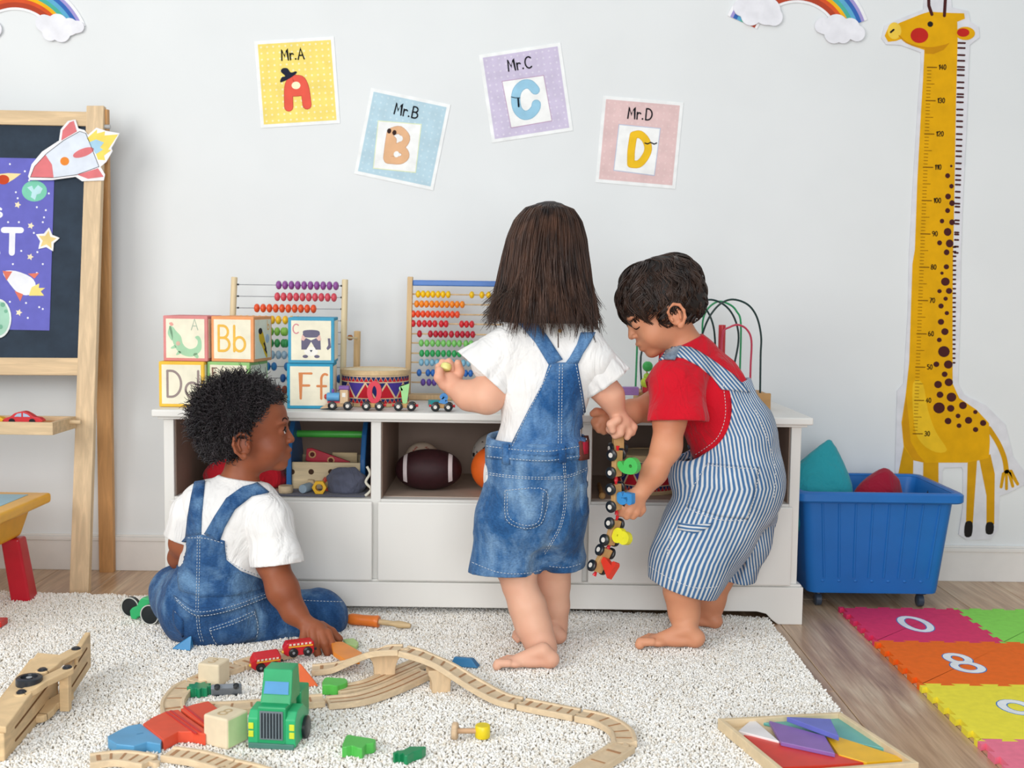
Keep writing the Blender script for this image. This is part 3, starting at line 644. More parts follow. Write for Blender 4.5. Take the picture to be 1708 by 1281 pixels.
def ltr(s, col, x, y, hh, wd, sq=1.0, nm='letter'):
    def f(fr, h, r):
        mb = MB(); text(mb, fr, s, x * h, y * h, hh * h, wd * h, 0.0003, 0.0007, squeeze=sq, adv=0.78); obj(nm, mb, matte(col), r)
    return f
def both(*fs):
    def f(fr, h, r):
        for g in fs: g(fr, h, r)
    return f
def shape(nm, col, pts, lay=1, sm=4):
    def f(fr, h, r):
        p = smoothpts(pts, sm) if sm else pts
        obj(nm, MB().prism(fr, [(a * h, b * h) for a, b in p], 0.0003, 0.0003 + 0.0003 * lay), matte(col), r)
    return f
croc_legs = both(shape('leg_print', 'A9D3AE', [(-.48, -.3), (-.66, -.42), (-.58, -.46), (-.4, -.4)], 1, 3), shape('leg_print', 'A9D3AE', [(-.3, -.55), (-.42, -.72), (-.32, -.72), (-.18, -.62)], 1, 3), shape('leg_print', 'A9D3AE', [(.35, -.7), (.5, -.86), (.6, -.8), (.5, -.62)], 1, 3), shape('jaw_print', 'A9D3AE', [(-.7, .5), (-.78, .2), (-.6, -.1), (-.55, .1), (-.62, .5)], 1, 3))
croc = shape('crocodile_print', 'A9D3AE', [(-.72, .52), (-.62, .1), (-.5, -.3), (-.28, -.62), (.05, -.78), (.4, -.76), (.7, -.5), (.72, -.1), (.6, .12), (.44, .06), (.56, -.1), (.5, -.34), (.25, -.46), (.02, -.38), (-.12, -.2), (-.2, .1), (-.42, .34), (-.55, .5)])
bird = shape('bird_print', 'E9A69A', [(-.72, .66), (-.6, .7), (-.52, .6), (-.62, .54)])
blush = shape('blush_print', 'D9B8A4', circ(-.32, -.22, .1, n=10), 2, 0)
block(323, 676, -0.365, -4, 'DB8E8C', 'pink-edged block with a green crocodile picture, on top of the Dd block', both(croc, croc_legs, bird, blush, ltr('A', 'A8B8A6', .28, .38, .48, .035)), None, BS)
beeS = both(shape('bee_body', 'E9B92F', [(-.45, .3), (-.1, .35), (.2, -.1), (.45, -.75), (.3, -.82), (-.1, -.35), (-.4, -.05)]), shape('bee_head', '3A2D2A', circ(-.3, .35, .2, .14, 12), 2, 0), shape('bee_wing', 'B7C6D4', circ(.45, 0, .22, .2, 12), 2, 0), shape('bee_stripe', '3A2D2A', [(.12, -.12), (.34, -.42), (.3, -.5), (.02, -.22)], 2, 0), shape('bee_stripe', '3A2D2A', [(.22, -.35), (.42, -.62), (.38, -.7), (.12, -.48)], 2, 0), ltr('b', 'E8B878', .45, .4, .4, .05))
block(404, 676, -0.372, -11, 'EBA26E', 'orange-edged block with yellow letters Bb, on top of the E block', ltr('Bb', 'EDBB55', -.68, -.52, 1.1, .11, 0.86), beeS, BS)
def cat(fr, h, r):
    for nm, col, pts, lay, sm in (('cat_body_print', '6E6A80', [(-.35, .3), (-.32, .42), (0, .46), (.32, .42), (.38, .26), (.3, .14), (-.3, .14)], 1, 4), ('cat_face_print', '6E6A80', [(-.42, -.4), (-.42, .1), (-.25, .12), (0, .0), (.25, .12), (.4, .1), (.42, -.4), (.2, -.4), (0, -.05), (-.2, -.4)], 1, 0),
        ('cat_ear_print', 'E6BDB2', [(-.44, .02), (-.38, .26), (-.22, .1), (-.32, -.02)], 2, 0), ('cat_ear_print', 'E6BDB2', [(.44, .02), (.38, .26), (.22, .1), (.32, -.02)], 2, 0), ('cat_tail_print', '6E6A80', [(.72, -.42), (.86, -.3), (.82, .1), (.72, .1), (.74, -.2), (.66, -.34)], 1, 0), ('cat_muzzle_print', 'F6F2EA', circ(0, -.48, .3, .2, 16), 1, 0), ('cat_nose_print', '3F4658', [(-.06, -.42), (.06, -.42), (0, -.52)], 2, 0), ('cat_paw_print', '6E6A80', circ(-.25, -.7, .12, .07, 12), 2, 0), ('cat_paw_print', '6E6A80', circ(.25, -.7, .12, .07, 12), 2, 0)):
        shape(nm, col, pts, lay, sm)(fr, h, r)
    ltr('C', 'D58E96', -.78, .3, .4, .05)(fr, h, r)
block(523, 676, -0.385, 4, '4E9FC0', 'blue-edged block with a grey cat picture, on top of the Ff block', cat, None, BS)
block(314, 676, -0.38, -1, 'F1C24A', 'yellow-edged block with grey letters Dd, at the cabinet left end', ltr('Dd', '9B8B88', -.66, -.55, 1.14, .1, 0.92), ltr('A', '6B5A55', -.5, -.1, .5, .08))
block(397, 676, -0.372, -11, '9CCB82', 'green-edged block with letter E, half hidden behind the seated child', ltr('E', '8B6A5E', -.75, .3, .42, .05), ltr('E', '6B4F45', -.5, -.2, .7, .09))
block(521, 676, -0.38, 4, '3FA0C4', 'blue-edged block with orange letters Ff, beside the toy train', ltr('Ff', 'D98C5A', -.45, -.55, 1.1, .1, 0.9))
# ------------------------------------------------------------------ abacuses
def bead_mesh(rx, rz, col):
    mb = MB(); mb.lathe((0, 0, 0), [(rx * 0.25, -1 * rx), (rz * 0.72, -0.72 * rx), (rz * 0.97, -0.3 * rx), (rz, 0), (rz * 0.97, 0.3 * rx), (rz * 0.72, 0.72 * rx), (rx * 0.25, rx)], (1, 0, 0), 14)
    return mesh_of('bead', mb, gloss(col), True)
def abacus_rows(r, rows, Y, cols, rodmat, x0, x1, rx, rz):
    m = mpp(Y)
    for (y, xs), c in zip(rows, cols):
        me = bead_mesh(rx * m, rz * m, c)
        a, b = P(x0, y - 1, Y), P(x1, y + 1.5, Y)
        obj('rod', MB().cyl(a, b, 0.0011 if rodmat is STEEL else 0.0022, seg=8), rodmat, r)
        for x in xs:
            o = obj('bead', me, None, r); p = P(x, y, Y); k = (p.x - a.x) / (b.x - a.x); o.location = a.lerp(b, k)
STEEL = paint('8D9196', 0.3, 0.02, 0, 0.6)
c = P(480, 640, -0.21); c.z = TOP
ab = thing('abacus', 'wooden abacus with thin wires and purple top beads, behind the alphabet blocks', 'abacus', c, world=True)
ROOTINV[ab] = Matrix.Translation(c).inverted()
WB = wood('E6D3AC', (12, 12, 1), 0.94)
for (xa, ya), (xb, yb) in (((391, 462), (383, 672)), ((575.5, 466), (571, 675))):
    a = P(xa, ya, -0.2); b = P(xb, yb, -0.21); b.z = TOP + 0.001
    obj('post', MB().cyl(b, a, 0.0088, seg=16), WB, ab, bevel=0.002, smooth=True)
rows = [(475.5 + 19.4 * k + (0 if k < 4 else 0), None) for k in range(10)]
XS = [[465 + 10.6 * k for k in range(10)], [462.6 + 10.5 * k for k in range(10)], [428.5 + 10.5 * k for k in range(10)], [402 + 10.4 * k for k in range(7)] + [476, 486.5, 497], [400 + 10.4 * k for k in range(8)] + [476, 500], [400 + 10.4 * k for k in range(8)] + [477, 487.5], [402 + 10.4 * k for k in range(7)] + [474, 484.5, 495], [405 + 10.4 * k for k in range(6)] + [478.5, 489, 499.5, 510], [472 + 10.4 * k for k in range(10)], [402 + 10.4 * k for k in range(10)]]
abacus_rows(ab, [(rows[k][0], XS[k]) for k in range(10)], -0.203, ['8E4E96', 'D5505E', 'E5572B', 'F0C22E', '8CC653', '3D9E5A', 'A9C6DA', '2F7FC0', '2B62A8', 'A3523A'], STEEL, 391, 574, 4.9, 7.4)
for k in range(10):
    for x in (397, 569.5): obj('rod_cap', MB().ball(P(x, rows[k][0] + (-1 if x < 400 else 1.3), -0.203), 0.0035, 8), plastic('22272A'), ab)
obj('base_bar', MB().box2((P(371, 670, -0.21).x, -0.223, TOP + 0.0005), (P(585, 670, -0.21).x, -0.197, TOP + 0.016)), WB, ab, bevel=0.003)
k1 = P(584, 563, -0.14); obj('knob', MB().ball(k1, 0.0085, 14), wood('A8672F'), ab, smooth=True)
a = P(596, 552, -0.1); b = Vector((P(594, 640, -0.1).x, -0.1, TOP + 0.0005)); obj('rear_post', MB().cyl(b, a, 0.0098, seg=14), wood('D8B684', (12, 12, 1), 0.94), ab, bevel=0.002, smooth=True)
obj('knob_pin', MB().cyl(P(575, 563, -0.195), P(596, 564, -0.105), 0.003, seg=8), WB, ab)
c = P(760, 640, -0.13); c.z = TOP
ab = thing('abacus', 'rainbow abacus with a blue top bar, behind the standing girl', 'abacus', c, world=True); ROOTINV[ab] = Matrix.Translation(c).inverted()
WO = wood('D9B98C', (12, 12, 1), 0.9)
for xa, xb in ((684.5, 680), (872, 873)):
    a = P(xa, 461.5, -0.13); b = P(xb, 640, -0.13); w_ = 0.0075
    obj('post', MB().ring_loft([[(q.x - w_, q.y - 0.012, q.z), (q.x + w_, q.y - 0.012, q.z), (q.x + w_, q.y + 0.012, q.z), (q.x - w_, q.y + 0.012, q.z)] for q in (Vector((b.x, b.y, TOP + 0.0005)), a)]), WO, ab, bevel=0.002)
obj('top_bar', MB().box2(P(688, 467, -0.138), P(868, 479, -0.122)), gloss('3D72BD'), ab, bevel=0.003)
obj('base_bar', MB().box2((P(672, 660, -0.13).x, -0.16, TOP + 0.0005), (P(882, 660, -0.13).x, -0.10, TOP + 0.016)), WO, ab, bevel=0.003)
zxs = lambda l: [520 + q / 4.27 for q in l]
rr = [(491.4, zxs([758, 793, 828, 863, 900, 935, 972, 1140, 1212, 1260])), (507.8, zxs([748, 783, 818, 855, 891, 927, 963, 1000, 1021 + 15, 1072])), (524.6, zxs([722, 757, 792, 827, 862, 897, 932, 967, 1002, 1037])), (540.5, zxs([722, 765, 803, 840, 877, 923, 957, 1068, 1103, 1140])), (557.6, zxs([768, 845, 883, 918, 953, 995, 1037, 1073, 1110, 1147])),
      (572.9, zxs([780, 820, 860, 900, 938, 977, 1015, 1052, 1098, 1135])), (590, zxs([783, 822, 860, 900, 938, 977, 1015, 1052, 1090, 1128])), (605.2, zxs([780, 820, 857, 893, 930, 968, 1005, 1042, 1080, 1117])), (622.5, zxs([765, 828, 864, 900, 936, 972, 1010, 1060, 1096, 1132])), (638.4, zxs([793, 835, 872, 908, 944, 980, 1016, 1066, 1102, 1140]))]
abacus_rows(ab, rr, -0.13, ['F2C313', 'F08A24', 'E9502C', 'D22B34', 'B91E35', '7CC76A', '2FA35B', '86BAD3', '2E6FC0', '6A4FA8'], WO, 686, 871, 4.3, 6.2)
# ------------------------------------------------------------------ drums
def drum(c, R_, H, label, rz=0, prm=1.0):
    r = thing('toy_drum', label, 'drum', c, (0, 0, RAD(rz)))
    WD = wood('E2C495', (3, 3, 8))
    obj('drum_shell', MB().lathe((0, 0, 0), [(R_ * 0.97, 0.001), (R_ * 0.97, H * 0.97)], seg=48), matte('E3C9A2'), r, smooth=True)
    obj('rim', MB().lathe((0, 0, 0), [(R_ * 1.0, H * 0.86), (R_ * 1.02, H * 0.87), (R_ * 1.02, H * 0.99), (R_ * 1.0, H), (R_ * 0.93, H), (R_ * 0.93, H * 0.975)], seg=48), WD, r, smooth=True)
    obj('rim', MB().lathe((0, 0, 0), [(R_ * 0.98, 0), (R_ * 1.01, 0.001), (R_ * 1.01, H * 0.08), (R_ * 0.98, H * 0.085)], seg=48), WD, r, smooth=True)
    obj('drum_skin', MB().lathe((0, 0, 0), [(R_ * 0.925, H * 0.97), (R_ * 0.925, H * 0.982)], seg=40), matte('EFE0C0'), r)
    def tri(mb, pts, lift=0.0006):
        # a triangle wrapped on the shell: cut into strips so that it follows the curve
        n = 6; (a0, b0), (a1, b1), (a2, b2) = pts
        lft, rgt = [], []
        for i in range(n + 1):
            t_ = i / n; lft.append((a0 + (a2 - a0) * t_, b0 + (b2 - b0) * t_)); rgt.append((a1 + (a2 - a1) * t_, b1 + (b2 - b1) * t_))
        vv = []; fs = []; mcount = 4
        for i in range(n + 1):
            for j in range(mcount + 1):
                u = lft[i][0] + (rgt[i][0] - lft[i][0]) * j / mcount; z = lft[i][1] + (rgt[i][1] - lft[i][1]) * j / mcount
                q = R_ * 0.97 + lift; vv.append((q * cos(u), q * sin(u), z))
        for i in range(n):
            for j in range(mcount): a = i * (mcount + 1) + j; fs.append((a, a + 1, a + mcount + 2, a + mcount + 1))
        mb.add(vv, fs)
    N_, B_, nN, nB = MB(), MB(), MB(), MB(); nb = 10
    for k in range(nb):
        a = 2 * pi * k / nb; d = 2 * pi / nb
        tri(N_ if k % 2 else nN, [(a + 0.02, H * 0.66), (a + d * 0.98 - 0.02, H * 0.66), (a + d / 2, H * 0.26)])
        tri(B_, [(a - d / 2 + 0.06, H * 0.245), (a + d / 2 - 0.06, H * 0.245), (a, H * 0.62)])
    ns = 44
    for k in range(ns):
        a = 2 * pi * k / ns; d = 2 * pi / ns
        tri(N_, [(a, H * 0.82), (a + d * 0.92, H * 0.82), (a + d / 2, H * 0.70)]); tri(B_, [(a + d / 2, H * 0.69), (a + d * 1.42, H * 0.69), (a + d * .98, H * 0.80)])
        tri(N_, [(a, H * 0.22), (a + d * 0.92, H * 0.22), (a + d / 2, H * 0.11)]); tri(B_, [(a + d / 2, H * 0.10), (a + d * 1.42, H * 0.10), (a + d * .98, H * 0.21)])
    obj('navy_triangle_print', N_, matte('24306B'), r, kind='stuff'); obj('red_triangle_print', B_, matte('C22332'), r, kind='stuff'); obj('purple_triangle_print', nN, matte('4A3B92'), r, kind='stuff')
    return r
c = P(626, 660, -0.29); c.z = TOP + 0.0004
drum(c, 57 * mpp(-0.29), P(626, 615, -0.29).z - TOP, 'small wooden drum with navy and red triangles, on the cabinet top', 8)
c = P(1076, 800, -0.30); c.z = ZSH + 0.0014
drum(c, 52 * mpp(-0.30), 0.108, 'wooden triangle-print drum on the right-hand open shelf', 20)
solo('drumstick', MB().lathe((P(1004, 830, -0.44).x, -0.452, ZSH + 0.0105), [(0.005, 0.0), (0.0085, 0.003), (0.0092, 0.012), (0.006, 0.03), (0.005, 0.18), (0.004, 0.2)], (0.03, 1, 0), 14), wood('D8A868'), 'wooden drumstick lying beside the drum on the right shelf', 'drumstick', smooth=True)
# ------------------------------------------------------------------ number train
def wheelset(r, xs, hw, R_, rim='1E2226', hub='D9D4CC'):
    for x in xs:
        for s in (-1, 1):
            w_ = obj('wheel', MB().lathe((x, s * hw, R_), [(R_ * 0.8, -0.0035), (R_, -0.002), (R_, 0.002), (R_ * 0.8, 0.0035)], (0, 1, 0), 20), plastic(rim), r, smooth=True)
            obj('hub', MB().lathe((x, s * hw, R_), [(R_ * 0.42, -0.0042), (R_ * 0.42, 0.0042)], (0, 1, 0), 14), plastic(hub), w_, smooth=True)
def wagon(c, label, digit, col, rot=(0, 0, 0), M=None, dh=0.044, L=0.056, dx=0.0, rim='1E2226', lean=0, thick=0.012, sc=1.0):
    r = thing('number_wagon', label, 'toy train wagon', c, rot, group=None); r.scale = (sc, sc, sc)
    if M is not None: r.rotation_euler = M.to_euler()
    Rw = 0.0115
    obj('chassis', MB().box((0, 0, 0.0135), (L, 0.022, 0.011)), wood('D6A76C', (1, 6, 6)), r, bevel=0.0015)
    wheelset(r, (-0.017, 0.017), 0.0150, Rw, rim)
    obj('coupling', MB().tube([(L / 2, 0, 0.0135), (L / 2 + 0.005, 0, 0.0135), (L / 2 + 0.009, 0, 0.0135)], [0.002, 0.0035, 0.0042], 8), plastic('D8202C'), r)
    obj('coupling', MB().tube([(-L / 2, 0, 0.0135), (-L / 2 - 0.005, 0, 0.0135), (-L / 2 - 0.009, 0, 0.0135)], [0.002, 0.003, 0.0038], 8), plastic('D8202C'), r)
    if digit:
        fr = (Vector((dx, 0, 0.0192)), Vector((1, 0, 0)), Vector((0, 0, 1)), Vector((0, -1, 0))); mb = MB()
        for k, p in enumerate(GL[digit]):
            q = [((a - 0.3) * dh * 1.0, b * dh + 0.0045) for a, b in p]
            cl = len(q) > 8 and abs(q[0][0] - q[-1][0]) + abs(q[0][1] - q[-1][1]) < 1e-6
            mb.stroke(fr, q[:-1] if cl else q, 0.0125, -thick / 2 - k * 2e-4, thick / 2 + k * 2e-4, cap=not cl, closed=cl)
        obj('number', mb, gloss(col), r)
    return r
YT = -0.452
c = P(568, 681, YT); c.z = TOP + 0.0003; mt = mpp(YT)
lo = thing('toy_locomotive', 'wooden locomotive with blue boiler and purple roof, leading the number train', 'toy train', c)
obj('chassis', MB().box((0.002, 0, 0.0135), (0.058, 0.022, 0.010)), wood('D9B183', (1, 6, 6)), lo, bevel=0.001)
obj('footplate', MB().box((-0.016, 0, 0.0205), (0.034, 0.024, 0.004)), gloss('C92E3E'), lo, bevel=0.001)
obj('boiler', MB().lathe((-0.036, 0, 0.0335), [(0.009, 0), (0.0115, 0.002), (0.0115, 0.034)], (1, 0, 0), 24), gloss('5FA6D6'), lo, smooth=True)
obj('nose', MB().ball((-0.038, 0, 0.034), 0.0075, 14, sc=(.7, 1, 1)), gloss('C8402E'), lo, smooth=True)
obj('chimney', MB().lathe((-0.020, 0, 0.044), [(0.0025, 0), (0.004, 0.004), (0.0035, 0.010)], (0, 0, 1), 12), gloss('7A4FA0'), lo, smooth=True)
cb = obj('cab', MB().box((0.0105, 0, 0.0355), (0.021, 0.026, 0.036)), wood('E2C199', (6, 6, 1)), lo, bevel=0.001)
obj('window', MB().box((0.0105, -0.0133, 0.040), (0.009, 0.0008, 0.011)), matte('F1EDE4'), cb)
obj('roof', MB().lathe((-0.003, 0, 0.054), [(0.0125, 0), (0.0125, 0.026)], (1, 0, 0), 20).move(Matrix.Scale(0.55, 4, (0, 0, 1)) @ Matrix.Identity(4)).move(Matrix.Translation((0, 0, 0.0275))), gloss('7C519F'), lo, smooth=True)
obj('cowcatcher', MB().ring_loft([[(-0.052, -0.010, 0.003), (-0.052, 0.010, 0.003), (-0.050, 0.010, 0.006), (-0.050, -0.010, 0.006)], [(-0.028, -0.011, 0.005), (-0.028, 0.011, 0.005), (-0.028, 0.011, 0.019), (-0.028, -0.011, 0.019)]]), wood('E2C199'), lo)
wheelset(lo, (-0.0195, 0.0205), 0.0150, 0.0115)
for px, dg, cl, lb, dx in ((622.7, '0', 'D81F3C', 'wooden train wagon carrying a red number 0, in front of the drum', 0.003), (676, '1', '9AD78A', 'wooden train wagon carrying a pale green number 1, right of the drum', -0.001), (737.5, '2', '3D8FD8', 'wooden train wagon with a low blue number, next to the girl\'s elbow', 0.004)):
    c = P(px, 681, YT); c.z = TOP + 0.0003
    wagon(c, lb, dg, cl, dh={'0': .047, '1': .045, '2': .017}[dg], dx=dx, L=0.05)
c = P(724, 662, -0.34)
solo('teal_block', MB().box((c.x, -0.32, TOP + 0.0085), (0.03, 0.03, 0.016), Matrix.Rotation(0.3, 3, 'Z')), gloss('2A9AA0'), 'small teal block behind the train, by the girl\'s elbow', 'toy block', bevel=0.002)
# ------------------------------------------------------------------ bead maze
def M8(p): return tz(p, 1030, 480, 5.337)
c = P(1170, 690, -0.25); c.z = TOP
bm = thing('bead_maze', 'wire bead maze on a wooden base, behind the boy in red', 'bead maze', c, world=True); ROOTINV[bm] = Matrix.Translation(c).inverted()
WM = wood('C99A62', (1, 8, 8), 0.9)
a, b = P(1060, 650, -0.33), P(1283, 654, -0.33)
obj('maze_base', MB().box2((P(1062, 690, -0.3).x, -0.335, TOP + 0.0005), (b.x, -0.20, TOP + 0.046)), WM, bm, bevel=0.002)
obj('maze_leg', MB().box2((P(1254, 690, -0.33).x, -0.345, TOP + 0.0005), (b.x + 0.002, -0.3355, TOP + 0.049)), WM, bm, bevel=0.002)
def wire(pts, Y, col, w_=0.0028):
    q = [P(x, y, Y) for x, y in smoothpts(M8(pts), 6, False)]
    for p in (q[0], q[-1]):
        if p.z < TOP + 0.10: p.z = TOP + 0.044
    obj('wire', MB().tube(q, w_, 8), plastic(col), bm, smooth=True)
wire([(1270, 915), (1274, 600), (1278, 430), (1240, 260), (1160, 150), (1030, 104), (920, 140), (830, 240), (770, 370), (745, 500), (740, 900)], -0.31, '1D3A38')
wire([(980, 915), (1040, 680), (1078, 450), (1045, 280), (960, 160), (830, 106), (700, 150), (620, 240), (560, 400), (540, 900)], -0.28, '203C3C')
wire([(870, 915), (868, 470), (835, 280), (760, 160), (670, 112), (560, 140), (450, 240), (380, 400), (217, 560), (217, 905)], -0.24, '1D3A38')
wire([(1088, 905), (1090, 730), (1098, 320), (1060, 210), (1000, 150), (900, 122), (810, 180), (760, 290), (752, 500), (700, 900)], -0.22, '2C9A62')
wire([(1180, 905), (1185, 700), (1192, 470), (1150, 370), (1075, 330), (1000, 350), (940, 400), (920, 600), (915, 905)], -0.30, 'C8405A')
wire([(160, 905), (172, 590), (180, 400), (240, 250), (350, 200), (500, 300), (560, 905)], -0.27, '2C9A62')
a, b = P(*M8([(932, 330)])[0], -0.26), P(*M8([(928, 560)])[0], -0.26); b.z = TOP + 0.04
obj('red_post', MB().cyl(b, a, 0.0098, seg=18), gloss('C9303A'), bm, bevel=0.0015, smooth=True)
for (x, y), q, cl in (((268, 700), 0.0145, '3FB557'), ((258, 845), 0.0165, 'C3DC3C'), ((262, 790), 0.010, 'B5D84A')):
    obj('bead', MB().ball(P(*M8([(x, y)])[0], -0.335), q, 16), gloss(cl), bm, smooth=True)
obj('bead_rod', MB().cyl(P(*M8([(262, 660)])[0], -0.335), P(*M8([(262, 930)])[0], -0.335), 0.002, seg=8), WM, bm)
p = P(*M8([(262, 930)])[0], -0.335); obj('red_block', MB().box((p.x, -0.333, TOP + 0.054), (0.026, 0.026, 0.015)), gloss('C9303A'), bm, bevel=0.001)
p = P(*M8([(112, 925)])[0], -0.345); obj('purple_block', MB().box((p.x, -0.345, TOP + 0.051), (0.045, 0.03, 0.022)), gloss('A77CBE'), bm, bevel=0.002)
# ------------------------------------------------------------------ open shelf contents
SZ = ZSH + 0.0014
c = P(545, 800, -0.25); c.z = SZ
tb = thing('toolbox', 'wooden toy toolbox with blue ends and a green handle bar, left shelf', 'toolbox', c, world=True); ROOTINV[tb] = Matrix.Translation(c).inverted()
BL = gloss('2468A8'); xa, xb = P(492, 760, -0.27).x, P(612, 760, -0.27).x
for x, nm in ((xa, 'end_panel'), (xb, 'end_panel')):
    fr = (Vector((x, -0.27, SZ)), Vector((0, 1, 0)), Vector((0, 0, 1)), Vector((1, 0, 0)))
    hgt = P(600, 699, -0.27).z - SZ
    obj(nm, MB().prism(fr, [(-0.09, 0), (0.09, 0), (0.09, hgt * 0.45), (0.06, hgt * 0.8), (0.03, hgt * 0.97), (0, hgt), (-0.03, hgt * 0.97), (-0.06, hgt * 0.8), (-0.09, hgt * 0.45)], -0.007, 0.007), BL, tb, bevel=0.003)
zg_ = P(550, 724, -0.27).z
obj('handle_bar', MB().cyl((xa + 0.007, -0.27, zg_), (xb - 0.007, -0.27, zg_), 0.0098, seg=20), gloss('4DB648'), tb, smooth=True)
zb1 = P(550, 771, -0.345).z
fb = obj('front_board', MB().box2((xa + 0.0075, -0.352, SZ + 0.001), (xb - 0.0075, -0.342, zb1)), wood('E2CDA6', (1, 8, 8)), tb, bevel=0.001)
for px in (487, 519, 552, 585):
    p = P(px, 787, -0.352); obj('peg_hole', MB().lathe((p.x, -0.3524, p.z), [(0.0075, 0), (0.0078, 0.0008)], (0, 1, 0), 18), matte('4A3526'), fb)
obj('back_board', MB().box2((xa + 0.0075, -0.198, SZ + 0.001), (xb - 0.0075, -0.188, zb1)), wood('E2CDA6', (1, 8, 8)), tb, bevel=0.001)
obj('tray_board', MB().box2((xa + 0.0075, -0.341, SZ + 0.001), (xb - 0.0075, -0.199, SZ + 0.012)), wood('E2CDA6', (1, 8, 8)), tb)
# red perforated bar sticking out
fr = (P(545, 762, -0.30), Vector((1, 0, 0)), Vector((0, 0, 1)), Vector((0, -1, 0)))
def bpt(l, Y): return [((P(x, y, Y) - fr[0]).x, (P(x, y, Y) - fr[0]).z) for x, y in l]
rbr = thing('perforated_bar', 'red perforated toy spanner bar sticking out of the toolbox', 'toy tool', fr[0], world=True); ROOTINV[rbr] = Matrix.Translation(fr[0]).inverted()
obj('bar', MB().prism(fr, bpt([(512, 748), (520, 747), (584, 770), (584, 792), (510, 768)], -0.30), -0.005, 0.005), gloss('B32036'), rbr, bevel=0.0015)
for x, y in ((521, 758), (552, 768)):
    p = P(x, y, -0.305); obj('ring', MB().tube([(p.x + 0.0085 * cos(q), -0.3052, p.z + 0.0085 * sin(q)) for q in [2 * pi * k / 16 for k in range(16)]], 0.0022, 6, closed=True), wood('D9A878'), rbr); obj('hole', MB().lathe((p.x, -0.3062, p.z), [(0.0072, 0), (0.0072, 0.0008)], (0, 1, 0), 14), matte('5A2A26'), rbr)
p = P(572, 755, -0.24); solo('wooden_ruler', MB().box2((p.x - 0.03, -0.24, zb1 - 0.03), (p.x + 0.04, -0.232, zb1 + 0.012)), wood('D9BE92', (1, 8, 8)), 'flat wooden bar standing in the toolbox behind the red bar', 'toy tool', bevel=0.001)
zmt = SZ
def hexnut(px, py, Y, R_, H, col, label, axis='Y', rz=0.0):
    c = P(px, py, Y); c.z = SZ + 0.003
    r = thing('toy_nut', label, 'toy nut', c, (0, 0, rz))
    hx = [(R_ * cos(pi * k / 3), R_ * sin(pi * k / 3)) for k in range(6)]; n = 18
    vv = []; fs = []
    ring = []
    for k in range(n):
        a = 2 * pi * k / n; i = int(a // (pi / 3)); a0 = i * pi / 3; ap = R_ * cos(pi / 6); ro = ap / cos(a - a0 - pi / 6)
        ring.append((a, ro))
    zc = R_ * cos(pi / 6)
    for yy in (-H / 2, H / 2):
        for a, ro in ring: vv.append((ro * cos(a), yy, zc + ro * sin(a)))
        for a, ro in ring: vv.append((R_ * 0.5 * cos(a), yy, zc + R_ * 0.5 * sin(a)))
    for k in range(n):
        j = (k + 1) % n
        fs += [(k, j, n + j, n + k), (2 * n + j, 2 * n + k, 3 * n + k, 3 * n + j), (j, k, 2 * n + k, 2 * n + j), (n + k, n + j, 3 * n + j, 3 * n + k)]
    obj('nut_body', MB().add(vv, fs), gloss(col), r, bevel=0.001)
    return r
hexnut(533, 815, -0.435, 0.0195, 0.016, 'E9B41C', 'yellow hexagonal toy nut in front of the toolbox')
hexnut(548, 805, -0.385, 0.021, 0.014, 'C8452F', 'red hexagonal toy nut behind the yellow nut', rz=0.4)
c = P(507, 820, -0.42); bo = thing('toy_bolt', 'grey-blue wooden bolt lying in front of the toolbox', 'toy bolt', (c.x, -0.42, SZ + 0.003))
obj('shaft', MB().lathe((0, -0.02, 0.0125), [(0.011, 0), (0.012, 0.002), (0.012, 0.04)], (0.3, 1, 0), 20), gloss('8FA3B2'), bo, smooth=True)
obj('head', MB().lathe((0.0125, 0.0205, 0.0165), [(0.015, 0), (0.016, 0.002), (0.016, 0.010)], (0.3, 1, 0), 6), wood('D6BC94'), bo)
c = P(476, 822, -0.43); solo('wooden_disc', MB().lathe((c.x, -0.425, SZ + 0.003), [(0.018, 0), (0.0195, 0.003), (0.0195, 0.017), (0.018, 0.019)], (0, 0, 1), 24), wood('DCC4A0'), 'pale wooden disc lying on the grey cloth, left shelf', 'toy block', smooth=True)
solo('grey_cloth', MB().box2((P(458, 830, -0.44).x, -0.462, SZ), (P(610, 830, -0.44).x, -0.36, SZ + 0.0026)), cloth('5E6070'), 'dark grey cloth spread under the wooden nuts, left shelf', 'cloth', bevel=0.001)
def pouch(name, ctr, rad, mat_, label, cat, seed, noise=.3):
    b_ = bmesh.new(); bmesh.ops.create_icosphere(b_, subdivisions=4, radius=1.0); A_ = np.array([v.co[:] for v in b_.verts], np.float32)
    n_ = 1 + noise * vnoise(A_, (2.2, 2.2, 2.2), seed) + noise * .4 * vnoise(A_, (6, 6, 3), seed + 1)
    for v, k_ in zip(b_.verts, n_): q_ = Vector(v.co) * float(k_); v.co = (q_.x * rad[0], q_.y * rad[1], max(q_.z, -.55) * rad[2] + rad[2] * .55)
    me = bpy.data.meshes.new(name); b_.to_mesh(me); b_.free(); me.materials.append(mat_); me.polygons.foreach_set('use_smooth', [True] * len(me.polygons)); o = obj(name, me, None); o.location = ctr; return tag(o, label, cat)
